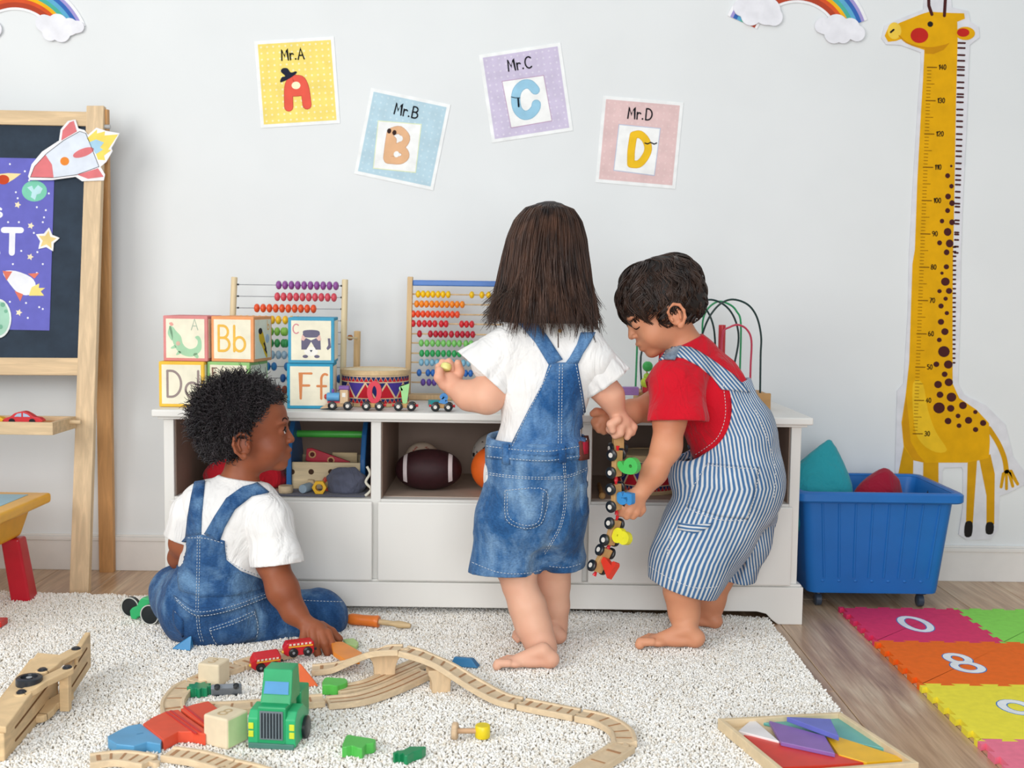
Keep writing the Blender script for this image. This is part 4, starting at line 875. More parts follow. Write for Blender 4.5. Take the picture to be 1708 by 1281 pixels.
# football, balls
def ellball(name, px, py, Y, rx, rz, mats, label, cat='ball', tilt=0, ptx=1.35, **kw):
    m = mpp(Y); c = P(px, py, Y); R1, R2 = rx * m, rz * m; c.z = SZ + R2
    return c, R1, R2
c, R1, R2 = ellball('f', 715, 786, -0.33, 56, 34, None, '')
fb = thing('football', 'dark brown toy football with two white bands, middle shelf', 'ball', c, (0, RAD(-1), 0))
prof = [(R2 * max(0, cos(t)) ** 0.92 + 0.0008, R1 * sin(t) * (1.0)) for t in [(-pi / 2) + pi * k / 28 for k in range(29)]]
obj('ball_body', MB().lathe((0, 0, 0), prof, (1, 0, 0), 36), paint('35181C', 0.55, 0.1, 0.3, 0.3, scale=90), fb, smooth='all')
for s in (-1, 1):
    pr = [(R2 * max(0, cos(t)) ** 0.92 + 0.0012, R1 * sin(t)) for t in [s * (0.66 + 0.16 * k / 4) for k in range(5)]]
    mb = MB(); a0, a1 = -1.9, 0.25
    vv = []; fs = []; n = 10
    for i, (q, h) in enumerate(pr):
        for j in range(n + 1):
            a = a0 + (a1 - a0) * j / n + pi / 2 - 0.4; vv.append((h, -q * cos(a - 0.2) if False else q * cos(a + pi), q * sin(a + pi) * -1))
    for i in range(4):
        for j in range(n): k = i * (n + 1) + j; fs.append((k, k + 1, k + n + 2, k + n + 1))
    obj('white_band', mb.add(vv, fs), matte('E3D6D6'), fb, smooth='all')
def sphere_thing(name, px, Y, rpx, mat_, label, extras=None, py=None):
    m = mpp(Y); c = P(px, 790, Y); q = rpx * m; c.z = SZ + q if py is None else P(px, py, Y).z
    r = thing(name, label, 'ball', c)
    obj('ball_body', MB().ball((0, 0, 0), q, 32), mat_, r, smooth='all')
    if extras: extras(r, q)
    return r
def seams(r, q):
    for s in (-1, 1):
        pts = []
        for k in range(29):
            t_ = -1.2 + 2.4 * k / 28; v = Vector((s * (0.55 + 0.25 * cos(1.3 * t_ * 2)), -1.0 + 0.3 * abs(t_), sin(t_) * 1.1)).normalized() * (q * 1.004); pts.append(v)
        obj('seam', MB().tube(pts, 0.0008, 6), matte('B0413A'), r)
        for k in range(2, 27, 2):
            v = pts[k]; n = v.normalized(); tt = (pts[k + 1] - pts[k - 1]).normalized(); sd = n.cross(tt)
            obj('stitch', MB().tube([v - sd * 0.005 + tt * 0.002, v, v + sd * 0.005 + tt * 0.002], 0.0007, 5), matte('B0413A'), r)
sphere_thing('baseball', 704, -0.17, 31, matte('D9C4AE'), 'off-white baseball with red stitching behind the football', seams, py=768)

sphere_thing('orange_ball', 822, -0.33, 37, paint('EE6A22', 0.5, 0.05, 0.2, 0.4), 'orange ball on the middle shelf, behind the girl')
def patches(r, q):
    for d in ((-.3, -.7, .65), (-.85, -.35, .1), (0, -1, -.2), (.6, -.6, .5), (-.5, -.7, -.6)):
        v = Vector(d).normalized(); a = v.orthogonal().normalized(); b = v.cross(a)
        pts = [(v + (a * cos(2 * pi * k / 5) + b * sin(2 * pi * k / 5)) * 0.36).normalized() * q * 1.006 for k in range(5)]
        obj('black_patch', MB().add([v * q * 1.012] + pts, [(0, k + 1, (k + 1) % 5 + 1) for k in range(5)]), plastic('1B1B1E'), r)
sphere_thing('soccer_ball', 826, -0.15, 40, matte('CFC8C0'), 'black and white ball behind the orange ball, middle shelf', patches)
# ================================================================== blue bin
BLU = paint('1C6FBE', 0.42, 0.03, 0.04, 0.4, scale=12)
yfr, ybk = -0.385, -0.022
zr = P(1613, 825, yfr).z; xr1 = P(1613, 825, yfr).x; xl1 = XR + 0.022
bx = thing('storage_bin', 'blue ribbed plastic storage bin on casters, right of the cabinet', 'storage bin', ((xl1 + xr1) / 2, -0.2, 0), world=True)
def rect(k, z, x0=xl1, x1=xr1, y0=yfr, y1=ybk, rad=0.025):
    pts = []
    for cx_, cy_, a0 in ((x1 - k - rad, y1 - k - rad, 0), (x0 + k + rad, y1 - k - rad, 90), (x0 + k + rad, y0 + k + rad, 180), (x1 - k - rad, y0 + k + rad, 270)):
        for j in range(5): a = RAD(a0 + 22.5 * j); pts.append((cx_ + rad * cos(a), cy_ + rad * sin(a), z))
    return pts
zb0 = 0.045
obj('bin_wall', MB().ring_loft([rect(0.052, zb0 + 0.006), rect(0.048, zb0), rect(0.046, zb0 + 0.01), rect(0.022, zr - 0.028), rect(0.018, zr - 0.026), rect(0.018, zr - 0.010), rect(0.021, zr - 0.006), rect(0.027, zr - 0.03), rect(0.051, zb0 + 0.014)], cap=True), BLU, bx, smooth=True)
obj('bin_rim', MB().ring_loft([rect(0.012, zr - 0.026), rect(0.004, zr - 0.028), rect(0.0, zr - 0.024), rect(0.0, zr - 0.005), rect(0.006, zr), rect(0.018, zr), rect(0.021, zr - 0.005), rect(0.0175, zr - 0.0095)], cap=False), BLU, bx, smooth=True)
for k in range(8):
    u = (k + 0.7) / 8.2
    f0 = lambda z: 0.0455 + (0.0225 - 0.0455) * (z - zb0 - 0.01) / (zr - 0.028 - zb0 - 0.01)
    za, zb_ = zb0 + 0.045, zr - 0.034
    xx0 = xl1 + 0.06 + (xr1 - xl1 - 0.12) * u; xx1 = xl1 + 0.04 + (xr1 - xl1 - 0.08) * u
    rw = 0.0042
    obj('rib', MB().ring_loft([[(xx0 - rw, yfr + f0(za) + 0.0005, za), (xx0 + rw, yfr + f0(za) + 0.0005, za), (xx0 + rw * .4, yfr + f0(za) - 0.0028, za), (xx0 - rw * .4, yfr + f0(za) - 0.0028, za)], [(xx1 - rw, yfr + f0(zb_) + 0.0005, zb_), (xx1 + rw, yfr + f0(zb_) + 0.0005, zb_), (xx1 + rw * .4, yfr + f0(zb_) - 0.0028, zb_), (xx1 - rw * .4, yfr + f0(zb_) - 0.0028, zb_)]]), BLU, bx)
for k in range(7):
    x = xl1 + 0.085 + k * (xr1 - xl1 - 0.17) / 6.3; obj('rivet', MB().ball((x, yfr + 0.0445, zb0 + 0.035), 0.006, 10, sc=(1, .6, .7)), BLU, bx, smooth=True)
for x in (xl1 + 0.085, xr1 - 0.085):
    for y in (yfr + 0.085, ybk - 0.085):
        cs = obj('caster', MB().lathe((x, y, zb0 + 0.004), [(0.018, -0.012), (0.018, 0.0)], (0, 0, 1), 16), plastic('1F2A38'), bx)
        obj('caster_wheel', MB().lathe((x - 0.009, y, 0.0175), [(0.014, 0), (0.0175, 0.002), (0.0175, 0.016), (0.014, 0.018)], (1, 0, 0), 18), plastic('3A4656'), cs, smooth=True)
for x, y, s_, nm in ((xl1 + 0.27, -0.2, 1, 0),): pass
def hullmesh(name, pts, mat_, label, cat, puff=0.02, bev=0.014, sub=2, **kw):
    b = bmesh.new()
    for p in pts: b.verts.new(p)
    bmesh.ops.convex_hull(b, input=b.verts[:]); bmesh.ops.subdivide_edges(b, edges=b.edges[:], cuts=5, use_grid_fill=True)
    ctr = sum((Vector(p) for p in pts), Vector()) / len(pts)
    bmesh.ops.triangulate(b, faces=b.faces[:])
    for _ in range(3): bmesh.ops.smooth_vert(b, verts=b.verts[:], factor=0.45, use_axis_x=True, use_axis_y=True, use_axis_z=True)
    b.normal_update()
    mx = max((v.co - ctr).length for v in b.verts)
    for v in b.verts: v.co += v.normal * puff * (1 - ((v.co - ctr).length / mx)) * 1.4
    me = bpy.data.meshes.new(name)
    zmin = min(v.co.z for v in b.verts)
    for v in b.verts: v.co -= Vector((ctr.x, ctr.y, zmin))
    b.to_mesh(me); b.free(); me.materials.append(mat_)
    me.polygons.foreach_set('use_smooth', [True] * len(me.polygons))
    o = obj(name, me, None); o.location = (ctr.x, ctr.y, zmin)
    sm = o.modifiers.new('subdivision', 'SUBSURF'); sm.levels = 1; sm.render_levels = 1
    return tag(o, label, cat)
TEAL = cloth('2E9AA6'); BURG = cloth('9B1B33')
ap = P(1386, 716, -0.2); lf = P(1322, 790, -0.2)
zz = zb0 + 0.05
hullmesh('pyramid_cushion', [P(1389, 708, -0.17), P(1303, 790, -0.22), P(1425, 812, -0.27), (P(1330, 800, -0.3).x, -0.31, zr - 0.12), (P(1400, 800, -0.1).x, -0.07, zr - 0.10), (P(1370, 800, -0.2).x, -0.19, zb0 + 0.017)], TEAL, 'teal pyramid cushion poking out of the blue bin', 'cushion')
hullmesh('pyramid_cushion', [P(1420, 826, -0.24), P(1478, 780, -0.22), P(1494, 800, -0.22), P(1500, 838, -0.2), P(1470, 850, -0.28), (P(1460, 800, -0.1).x, -0.12, zr - 0.02), (P(1460, 800, -0.2).x, -0.2, zb0 + 0.017)], BURG, 'dark red cushion in the blue bin', 'cushion')
c = P(1562, 822, -0.2); solo('dark_toy', MB().ball((c.x, -0.17, c.z - 0.12), 0.03, 16, sc=(1, 1, 4.6)), matte('2C343F'), 'dark toy sticking up inside the blue bin, at its right', 'toy', smooth=True)
c = P(1490, 809, -0.24); solo('yellow_ring', MB().tube([(c.x + 0.006 * cos(q), c.y, c.z + 0.008 * sin(q)) for q in [2 * pi * k / 12 for k in range(12)]], 0.003, 6, closed=True), gloss('E5C51E'), 'tiny yellow loop on the dark red cushion', 'ring')
# ================================================================== foam mats
TS, X0, Y0, TH = 0.3135, 0.902, -0.364, 0.013
def edge(p0, p1, inn, nt=5, d=0.0115, flip=1):
    out = []; p0 = Vector(p0); p1 = Vector(p1); t_ = (p1 - p0); L = t_.length; t_ = t_ / L; n = Vector(inn)
    for k in range(nt):
        s0 = L * (k + 0.26) / nt; s1 = L * (k + 0.74) / nt
        out += [p0 + t_ * s0, p0 + t_ * (s0 - 0.006) + n * d * flip, p0 + t_ * (s1 + 0.006) + n * d * flip, p0 + t_ * s1]
    return out
def tile(ix, iy, col, label, digit=None):
    xa, xb = X0 + ix * TS, X0 + (ix + 1) * TS; yt, yb = Y0 - iy * TS, Y0 - (iy + 1) * TS
    e = []
    # shared edges use one curve for both neighbours
    L_ = edge((xa, yt), (xa, yb), (1, 0)); B_ = edge((xa, yb), (xb, yb), (0, 1)); R_ = edge((xb, yt), (xb, yb), (1, 0))[::-1]; T_ = edge((xa, yt), (xb, yt), (0, 1) if iy > 0 else (0, -1))[::-1]
    pts = [(xa, yt)] + [tuple(q) for q in L_] + [(xa, yb)] + [tuple(q) for q in B_] + [(xb, yb)] + [tuple(q) for q in R_] + [(xb, yt)] + [tuple(q) for q in T_]
    cx_, cy_ = (xa + xb) / 2, (yt + yb) / 2
    pts = [((x - cx_) * 0.9985, (y - cy_) * 0.9985) for x, y in pts]
    r = thing('foam_mat', label, 'foam mat', (cx_, cy_, 0.0003))
    fr = (Vector((0, 0, 0)), Vector((1, 0, 0)), Vector((0, 1, 0)), Vector((0, 0, 1)))
    me = mesh_of('foam_tile', MB().prism(fr, pts, 0, TH), paint(col, 0.75, 0.03, 0.06, 0.2, scale=60)); bmm = bmesh.new(); bmm.from_mesh(me)
    bmesh.ops.triangulate(bmm, faces=[f_ for f_ in bmm.faces if len(f_.verts) > 8], quad_method='BEAUTY', ngon_method='BEAUTY'); bmm.to_mesh(me); bmm.free(); obj('foam_tile', me, None, r)
    if digit:
        a, b = MB(), MB()
        for k, p in enumerate(GL[digit]):
            w_ = 0.12 if digit == '0' else 0.105; q = [((u - 0.3) * w_, (v - 0.5) * 0.125) for u, v in p]
            cl = len(q) > 8 and abs(q[0][0] - q[-1][0]) + abs(q[0][1] - q[-1][1]) < 1e-6
            for mb, wd, n1 in ((a, 0.0225, TH + 0.0003), (b, 0.0175, TH + 0.0006)): mb.stroke(fr, q[:-1] if cl else q, wd, TH - 0.002, n1 + k * 5e-5, cap=not cl, closed=cl)
        obj('number_outline', a, matte('3B7FC4'), r); obj('number', b, matte('EEF1F4'), r)
tile(0, 0, 'E23C6C', 'pink foam floor tile with white number 0, beside the blue bin', '0')
tile(1, 0, '8FE05E', 'lime green foam floor tile at the right edge')
tile(0, 1, 'F5701F', 'orange foam floor tile with white number 8', '8')
tile(0, 2, 'F4E645', 'yellow foam floor tile below the orange one', '9')
tile(0, 3, 'F07D96', 'pink foam floor tile in the lower right corner')
tile(1, 1, 'F5701F', 'orange foam floor tile barely in view at the right edge, below the lime one')
# ================================================================== implicit surfaces for bodies and clothes
def smin(a, b, k):
    if k <= 0: return np.minimum(a, b)
    h = np.maximum(k - np.abs(a - b), 0) / k
    return np.minimum(a, b) - h * h * k * 0.25
class Fld:
    def __init__(s): s.p = []; s.post = []
    def cone(s, a, b, ra, rb, k=0.02, sub=False):
        a = np.array(a, np.float32); b = np.array(b, np.float32); s.p.append(('c', a, b, ra, rb, k, sub, (a + b) / 2, np.linalg.norm(b - a) / 2 + max(ra, rb))); return s
    def ell(s, c, r, R=None, k=0.02, sub=False):
        c = np.array(c, np.float32); r = np.array(r if hasattr(r, '__len__') else (r, r, r), np.float32)
        s.p.append(('e', c, r, None if R is None else np.array(R, np.float32), 0, k, sub, c, float(r.max()))); return s
    def chain(s, pts, k=0.02, sub=False):
        for (a, ra), (b, rb) in zip(pts[:-1], pts[1:]): s.cone(a, b, ra, rb, k, sub)
        return s
    def add(s, fn): s.post.append(fn); return s
    def ev(s, X, ctr=None, rad=None):
        d = None
        for q in s.p:
            if ctr is not None and np.linalg.norm(q[7] - ctr) > q[8] + rad + q[5] + 0.03: continue
            if q[0] == 'c':
                ab = q[2] - q[1]; pa = X - q[1]; L = float(ab @ ab) + 1e-12
                h = np.clip(pa @ ab / L, 0, 1); pa -= h[:, None] * ab
                v = np.sqrt(np.einsum('ij,ij->i', pa, pa)) - (q[3] + (q[4] - q[3]) * h)
            else:
                y = X - q[1]
                if q[3] is not None: y = y @ q[3]
                y = y / q[2]; k0 = np.sqrt(np.einsum('ij,ij->i', y, y)); y /= q[2]; k1 = np.sqrt(np.einsum('ij,ij->i', y, y))
                v = k0 * (k0 - 1) / np.maximum(k1, 1e-9)
            if q[6]:
                if d is not None: d = -smin(-d, v, q[5])
            else: d = v if d is None else smin(d, v, q[5])
        if d is None: return np.full(len(X), 0.2, np.float32)
        for fn in s.post: d = fn(X, d)
        return d
    def bounds(s, m=0.02):
        lo = np.min([q[7] - q[8] for q in s.p if not q[6]], 0) - m; hi = np.max([q[7] + q[8] for q in s.p if not q[6]], 0) + m; return lo, hi
def polygonise(F, h, lo=None, hi=None, SB=24):
    l0, h0 = F.bounds(); lo = l0 if lo is None else np.maximum(lo, l0); hi = h0 if hi is None else np.minimum(hi, h0)
    n = (np.ceil((hi - lo) / (h * SB)).astype(int)); N = n * SB
    D = np.full(tuple(N + 0), 0.2, np.float32)
    g = np.arange(SB, dtype=np.float32) * h
    base = np.stack(np.meshgrid(g, g, g, indexing='ij'), -1).reshape(-1, 3)
    sb = 6; gb = (np.arange(0, SB, sb, dtype=np.float32) + (sb - 1) / 2) * h
    sub = np.stack(np.meshgrid(gb, gb, gb, indexing='ij'), -1).reshape(-1, 3); ns = SB // sb
    thr = sb * h * 0.87 * 1.35 + 0.004
    cell = np.arange(sb, dtype=np.float32) * h; cb = np.stack(np.meshgrid(cell, cell, cell, indexing='ij'), -1).reshape(-1, 3)
    for i in range(n[0]):
        for j in range(n[1]):
            for k in range(n[2]):
                o = (lo + np.array([i, j, k]) * SB * h).astype(np.float32); c = o + SB * h / 2; rad = SB * h * 0.87
                if all(np.linalg.norm(q[7] - c) > q[8] + rad + q[5] + 0.01 for q in F.p if not q[6]): continue
                d = F.ev(sub + o, c, rad)
                blk = np.repeat(np.repeat(np.repeat(d.reshape(ns, ns, ns), sb, 0), sb, 1), sb, 2)
                act = np.abs(d) < thr
                if act.any():
                    ids = np.argwhere(act.reshape(ns, ns, ns)); starts = ids.astype(np.float32) * sb * h + o
                    X = (starts[:, None, :] + cb[None]).reshape(-1, 3)
                    v = F.ev(X.astype(np.float32), c, rad).reshape(-1, sb, sb, sb)
                    for q, (a, b, e) in enumerate(ids): blk[a * sb:(a + 1) * sb, b * sb:(b + 1) * sb, e * sb:(e + 1) * sb] = v[q]
                D[i * SB:(i + 1) * SB, j * SB:(j + 1) * SB, k * SB:(k + 1) * SB] = blk
    S = D < 0
    cnt = np.zeros(tuple(N - 1), np.int8)
    sl = [slice(0, -1), slice(1, None)]
    for a in (0, 1):
        for b in (0, 1):
            for c in (0, 1): cnt += S[sl[a], sl[b], sl[c]]
    A = np.argwhere((cnt > 0) & (cnt < 8))
    idx = np.full(tuple(N - 1), -1, np.int32); idx[A[:, 0], A[:, 1], A[:, 2]] = np.arange(len(A))
    cor = np.array([(a, b, c) for a in (0, 1) for b in (0, 1) for c in (0, 1)])
    V = np.stack([D[A[:, 0] + c[0], A[:, 1] + c[1], A[:, 2] + c[2]] for c in cor], 1)
    acc = np.zeros((len(A), 3), np.float32); num = np.zeros(len(A), np.float32)
    for p in range(8):
        for q in range(p + 1, 8):
            if np.abs(cor[p] - cor[q]).sum() != 1: continue
            va, vb = V[:, p], V[:, q]; m = (va < 0) != (vb < 0); t_ = np.where(m, va / np.where(m, va - vb, 1), 0)
            pt = cor[p] + (cor[q] - cor[p]) * t_[:, None]; acc += pt * m[:, None]; num += m
    verts = lo + (A + acc / num[:, None]) * h
    quads = []
    for ax in range(3):
        o1, o2 = [(1, 2), (2, 0), (0, 1)][ax]
        s0 = [slice(1, -1)] * 3; s0[ax] = slice(0, -1); s1 = list(s0); s1[ax] = slice(1, None)
        a, b = S[tuple(s0)], S[tuple(s1)]
        for flip in (False, True):
            E = np.argwhere((a & ~b) if not flip else (~a & b)); 
            if not len(E): continue
            off = np.array([1, 1, 1]); off[ax] = 0; E = E + off
            e1 = np.zeros(3, int); e1[o1] = 1; e2 = np.zeros(3, int); e2[o2] = 1
            c = [idx[tuple((E - e).T)] for e in (e1 * 0, e1, e1 + e2, e2)]
            q = np.stack(c if not flip else c[::-1], 1); quads.append(q[(q >= 0).all(1)])
    quads = np.concatenate(quads) if quads else np.zeros((0, 4), int)
    return verts.astype(np.float32), quads
def np_mesh(name, verts, quads, mat_, attrs=None, smooth=True):
    me = bpy.data.meshes.new(name); k = quads.shape[1]
    me.vertices.add(len(verts)); me.vertices.foreach_set('co', verts.astype(np.float32).ravel())
    me.loops.add(quads.size); me.loops.foreach_set('vertex_index', quads.astype(np.int32).ravel())
    me.polygons.add(len(quads)); me.polygons.foreach_set('loop_start', np.arange(0, quads.size, k, dtype=np.int32))
    try: me.polygons.foreach_set('loop_total', np.full(len(quads), k, np.int32))
    except Exception: pass
    if smooth: me.polygons.foreach_set('use_smooth', np.ones(len(quads), bool))
    me.materials.append(mat_); me.update(calc_edges=True)
    for nm, arr in (attrs or {}).items():
        a = me.attributes.new(nm, 'FLOAT', 'POINT'); a.data.foreach_set('value', arr.astype(np.float32))
    return me
def relax(v, q, it=1, f=0.5):
    for _ in range(it):
        s = np.zeros_like(v); c = np.zeros(len(v), np.float32)
        for a in range(4):
            b = (a + 1) % 4
            np.add.at(s, q[:, a], v[q[:, b]]); np.add.at(s, q[:, b], v[q[:, a]]); np.add.at(c, q[:, a], 1); np.add.at(c, q[:, b], 1)
        v = v * (1 - f) + f * s / np.maximum(c, 1)[:, None]
    return v
def vnoise(X, f, seed=0):
    Y = X * np.array(f, np.float32) + 57.3 + seed * 13.7; i = np.floor(Y).astype(np.int64); t_ = (Y - i).astype(np.float32); t_ = t_ * t_ * (3 - 2 * t_); r = 0
    for a in (0, 1):
        for b in (0, 1):
            for c in (0, 1):
                hh = ((i[:, 0] + a) * 374761393 + (i[:, 1] + b) * 668265263 + (i[:, 2] + c) * 2147483647 + seed * 974711) & 0x7fffffff
                hh = ((hh ^ (hh >> 13)) * 1274126177) & 0x7fffffff; v = ((hh ^ (hh >> 16)) & 0xffff) / 65535.0 - 0.5
                r = r + v * (t_[:, 0] if a else 1 - t_[:, 0]) * (t_[:, 1] if b else 1 - t_[:, 1]) * (t_[:, 2] if c else 1 - t_[:, 2])
    return r.astype(np.float32)
def folds(amp, f, seed=0, amp2=0.0):
    def fn(X, d):
        n = vnoise(X, f, seed)
        e = 1 - np.abs(n) * 4                      # creases
        r = d - amp * e
        if amp2: r = r - amp2 * vnoise(X, (90, 90, 60), seed + 3)
        return r
    return fn
def shell(t_): return lambda X, d: np.maximum(d, -(d + t_))
def plane(p, n, k=0.0):
    p = np.array(p, np.float32); n = np.array(Vector(n).normalized(), np.float32)
    return lambda X, d: np.maximum(d, (X - p) @ n)
def V(*a): return np.array(P(*a), np.float32)
def frameof(fwd, up):
    x = Vector(fwd).normalized(); z = Vector(up); z = (z - x * z.dot(x)).normalized(); y = z.cross(x); return np.array([x, y, z], np.float32).T     # columns = local axes
# ------------------------------------------------------------------ bodies: shared pieces
def head(F, c, S, R, shut=0.0):
    c = np.array(c, np.float32)
    L = lambda x, y, z: c + R @ np.array([x, y, z], np.float32) * S
    def e(x, y, z, rx, ry, rz, k=0.05, sub=False): F.ell(L(x, y, z), (rx * S, ry * S, rz * S), R, k * S, sub)
    e(-.07, 0, .10, .44, .36, .385, .02); e(.19, 0, .08, .23, .27, .26, .10); e(.17, 0, -.16, .24, .25, .28, .10)
    for s in (-1, 1): e(.235, s * .14, -.245, .15, .125, .14, .08)
    e(.12, 0, -.33, .24, .215, .16, .08); e(.315, 0, -.43, .085, .10, .07, .06); e(.33, 0, -.30, .105, .125, .10, .06)
    for s in (-1, 1): e(.445, s * .125, -.055, .055, .07, .045, .05, True)
    for s in (-1, 1):
        e(.352, s * .125, -.055, .068, .068, .064, .012)
        if not shut:
            e(.425, s * .125, -.06, .04, .055, .024 , .006, True)
        e(.37, s * .13, .035, .06, .085, .022, .05)
    F.cone(L(.395, 0, -.03), L(.452, 0, -.165), .024 * S, .040 * S, .035 * S)
    for s in (-1, 1): e(.432, s * .046, -.178, .036, .028, .026, .015)
    for s in (-1, 1): e(.452, s * .026, -.205, .014, .012, .012, .008, True)
    e(.414, 0, -.278, .042, .078, .027, .022); e(.396, 0, -.346, .045, .066, .030, .024)
    e(.46, 0, -.313, .03, .065, .006, .008, True)
    for s in (-1, 1):
        e(-.02, s * .335, -.17, .085, .035, .115, .02)
        hx = [(.045, -.13, .365), (.05, -.085, .385), (.02, -.045, .40), (-.04, -.035, .41), (-.095, -.075, .415), (-.11, -.15, .415), (-.09, -.225, .405), (-.045, -.275, .385)]
        F.chain([(L(x, s * y, z), .0175 * S) for x, z, y in hx], .012 * S)
        F.chain([(L(x, s * y, z), .014 * S) for x, z, y in [(-.05, -.085, .385), (-.065, -.15, .388), (-.045, -.215, .382)]], .012 * S)
        e(-.015, s * .37, -.285, .038, .022, .038, .02)
        e(.045, s * .37, -.185, .016, .018, .028, .012)
    return L
def eyes(parent, c, S, R, looking=(1, 0, 0), iris='2A1712', sides=(-1, 1), openness=1):
    c = np.array(c, np.float32); L = lambda x, y, z: Vector(c + R @ np.array([x, y, z], np.float32) * S); D = (Vector(R @ np.array(looking, np.float32))).normalized()
    for s in sides:
        o = L(.352, s * .125, -.055); r_ = .0655 * S
        e = obj('eye', MB().ball(o, r_, 20), gloss('EDE6E0'), parent, smooth='all')
        obj('iris', MB().lathe(o + D * r_ * 0.9, [(r_ * .52, -r_ * .06), (r_ * .5, r_ * .06), (r_ * .25, r_ * .13), (0, r_ * .15)], tuple(D), 20), plastic(iris), e, smooth='all')
def brows_lashes(parent, c, S, R, F, col, brow=True, lash_z=-.03, sides=(-1, 1)):
    c = np.array(c, np.float32); L = lambda x, y, z: c + R @ np.array([x, y, z], np.float32) * S
    def onface(y, z, off=0.0):
        # march in from the front of the face
        x = .62; p = None
        for _ in range(60):
            q = L(x, y, z); d = float(F.ev(q[None].astype(np.float32))[0])
            if d < 0.0006 + off: break
            x -= max(d / S, 0.002)
        return Vector(L(x, y, z))
    for s in sides:
        if brow:
            pts = [onface(s * (.055 + .14 * k / 6), .055 + .028 * sin(pi * k / 6)) for k in range(7)]
            obj('eyebrow', MB().tube(pts, [S * .004] + [S * .0075] * 4 + [S * .006, S * .003], 6), matte(col), parent, smooth='all')
        pts = [onface(s * (.075 + .11 * k / 6), lash_z + .022 * sin(pi * k / 6) * (1 if lash_z > -.05 else -1) - .004 * k, .0006) for k in range(7)]
        obj('eyelash', MB().tube(pts, [S * .003] + [S * .006] * 5 + [S * .004], 6), matte('1C1210'), parent, smooth='all')
def foot(F, H, ang, L, k=0.35, inner=1):
    H = np.array(H, np.float32); d = np.array([cos(ang), sin(ang), 0], np.float32); n = np.array([-sin(ang), cos(ang), 0], np.float32); z = np.array([0, 0, 1], np.float32)
    Q = lambda u, v, w_: H + d * u * L + n * v * L + z * w_ * L
    R = np.array([d, n, z], np.float32).T
    F.ell(Q(.14, 0, .14), (.15 * L, .125 * L, .14 * L), R, .04 * L)
    F.cone(Q(.24, 0, .26), Q(.60, .02 * inner, .13), .13 * L, .085 * L, .07 * L)
    F.ell(Q(.42, 0, .10), (.30 * L, .135 * L, .095 * L), R, .05 * L)
    F.ell(Q(.66, .0, .085), (.15 * L, .185 * L, .082 * L), R, .04 * L)
    for i in range(5):
        v = inner * (.150 - .078 * i); u1 = [.985, .975, .945, .905, .865][i]; r_ = [.070, .050, .046, .043, .040][i]
        F.chain([(Q(.74 - .015 * i, v * .95, .10), r_ * L * .85), (Q(u1 - .08, v, .095), r_ * L * .92), (Q(u1 - r_, v * 1.02, .058), r_ * L)], .007 * L)
    return Q
def skin(base, dark, name):
    t = NT(name); n = t.noise(7, 3); n2 = t.noise(60, 3)
    c = t.ramp(n, [(0.3, dark), (0.65, base)]); t.col(t.mix(t_fac(t, n2, 0.10), c, 'C4604A', 'MIX'))
    t.b.inputs['Roughness'].default_value = 0.5; t.b.inputs['Specular IOR Level'].default_value = 0.35
    t.b.inputs['Subsurface Weight'].default_value = 0.12; t.b.inputs['Subsurface Radius'].default_value = (1.0, 0.35, 0.2); t.b.inputs['Subsurface Scale'].default_value = 0.006
    t.bump(t.noise(350, 2), 0.06, 0.0006); return t.m
def t_fac(t, o, k):
    m = t.n('ShaderNodeMath', operation='MULTIPLY'); t.l(o, m.inputs[0]); m.inputs[1].default_value = k; return m.outputs[0]
def denim(base='35669B', light='8DB0D2', dark='183F6F', name='denim', worn=0.5):
    t = NT(name); n = t.noise(11, 5, 0.62, (1, 1, .7), dist=0.4); n2 = t.noise(160, 3, 0.6, (1, 1, 3))
    c = t.ramp(n, [(0.26, dark), (0.47, base), (0.5 + 0.3 * worn + 0.06, light)]); f = t.ramp(n2, [(0.35, 'C4C8CC'), (0.65, 'FFFFFF')])
    t.col(t.mix(0.75, c, f, 'MULTIPLY')); t.b.inputs['Roughness'].default_value = 0.9; t.b.inputs['Specular IOR Level'].default_value = 0.15
    t.b.inputs['Sheen Weight'].default_value = 0.1
    fo = t.noise(30, 4, 0.6, (1, 1, .6), dist=1.0); m = t.n('ShaderNodeMath', operation='MULTIPLY_ADD'); t.l(n2, m.inputs[0]); m.inputs[1].default_value = 0.12; t.l(fo, m.inputs[2]); t.bump(m.outputs[0], 0.85, 0.009); return t.m
def build(name, F, h, mat_, parent, it=1, attr=None, lo=None, hi=None):
    v, q = polygonise(F, h, lo, hi); v = relax(v, q, it)
    a = {k: fn(v) for k, fn in (attr or {}).items()}
    me = np_mesh(name, v, q, mat_, a); o = obj(name, me, None, parent)
    return o, v, q
def tree(*vq):
    vs_, ps = [], []; o = 0
    for v, q in vq: vs_ += v.tolist(); ps += (q + o).tolist(); o += len(v)
    return BVHTree.FromPolygons(vs_, ps)
def hit(bvh, px, py):
    d = ray(px, py).normalized(); r = bvh.ray_cast(CAM, d); return r[0], r[1]
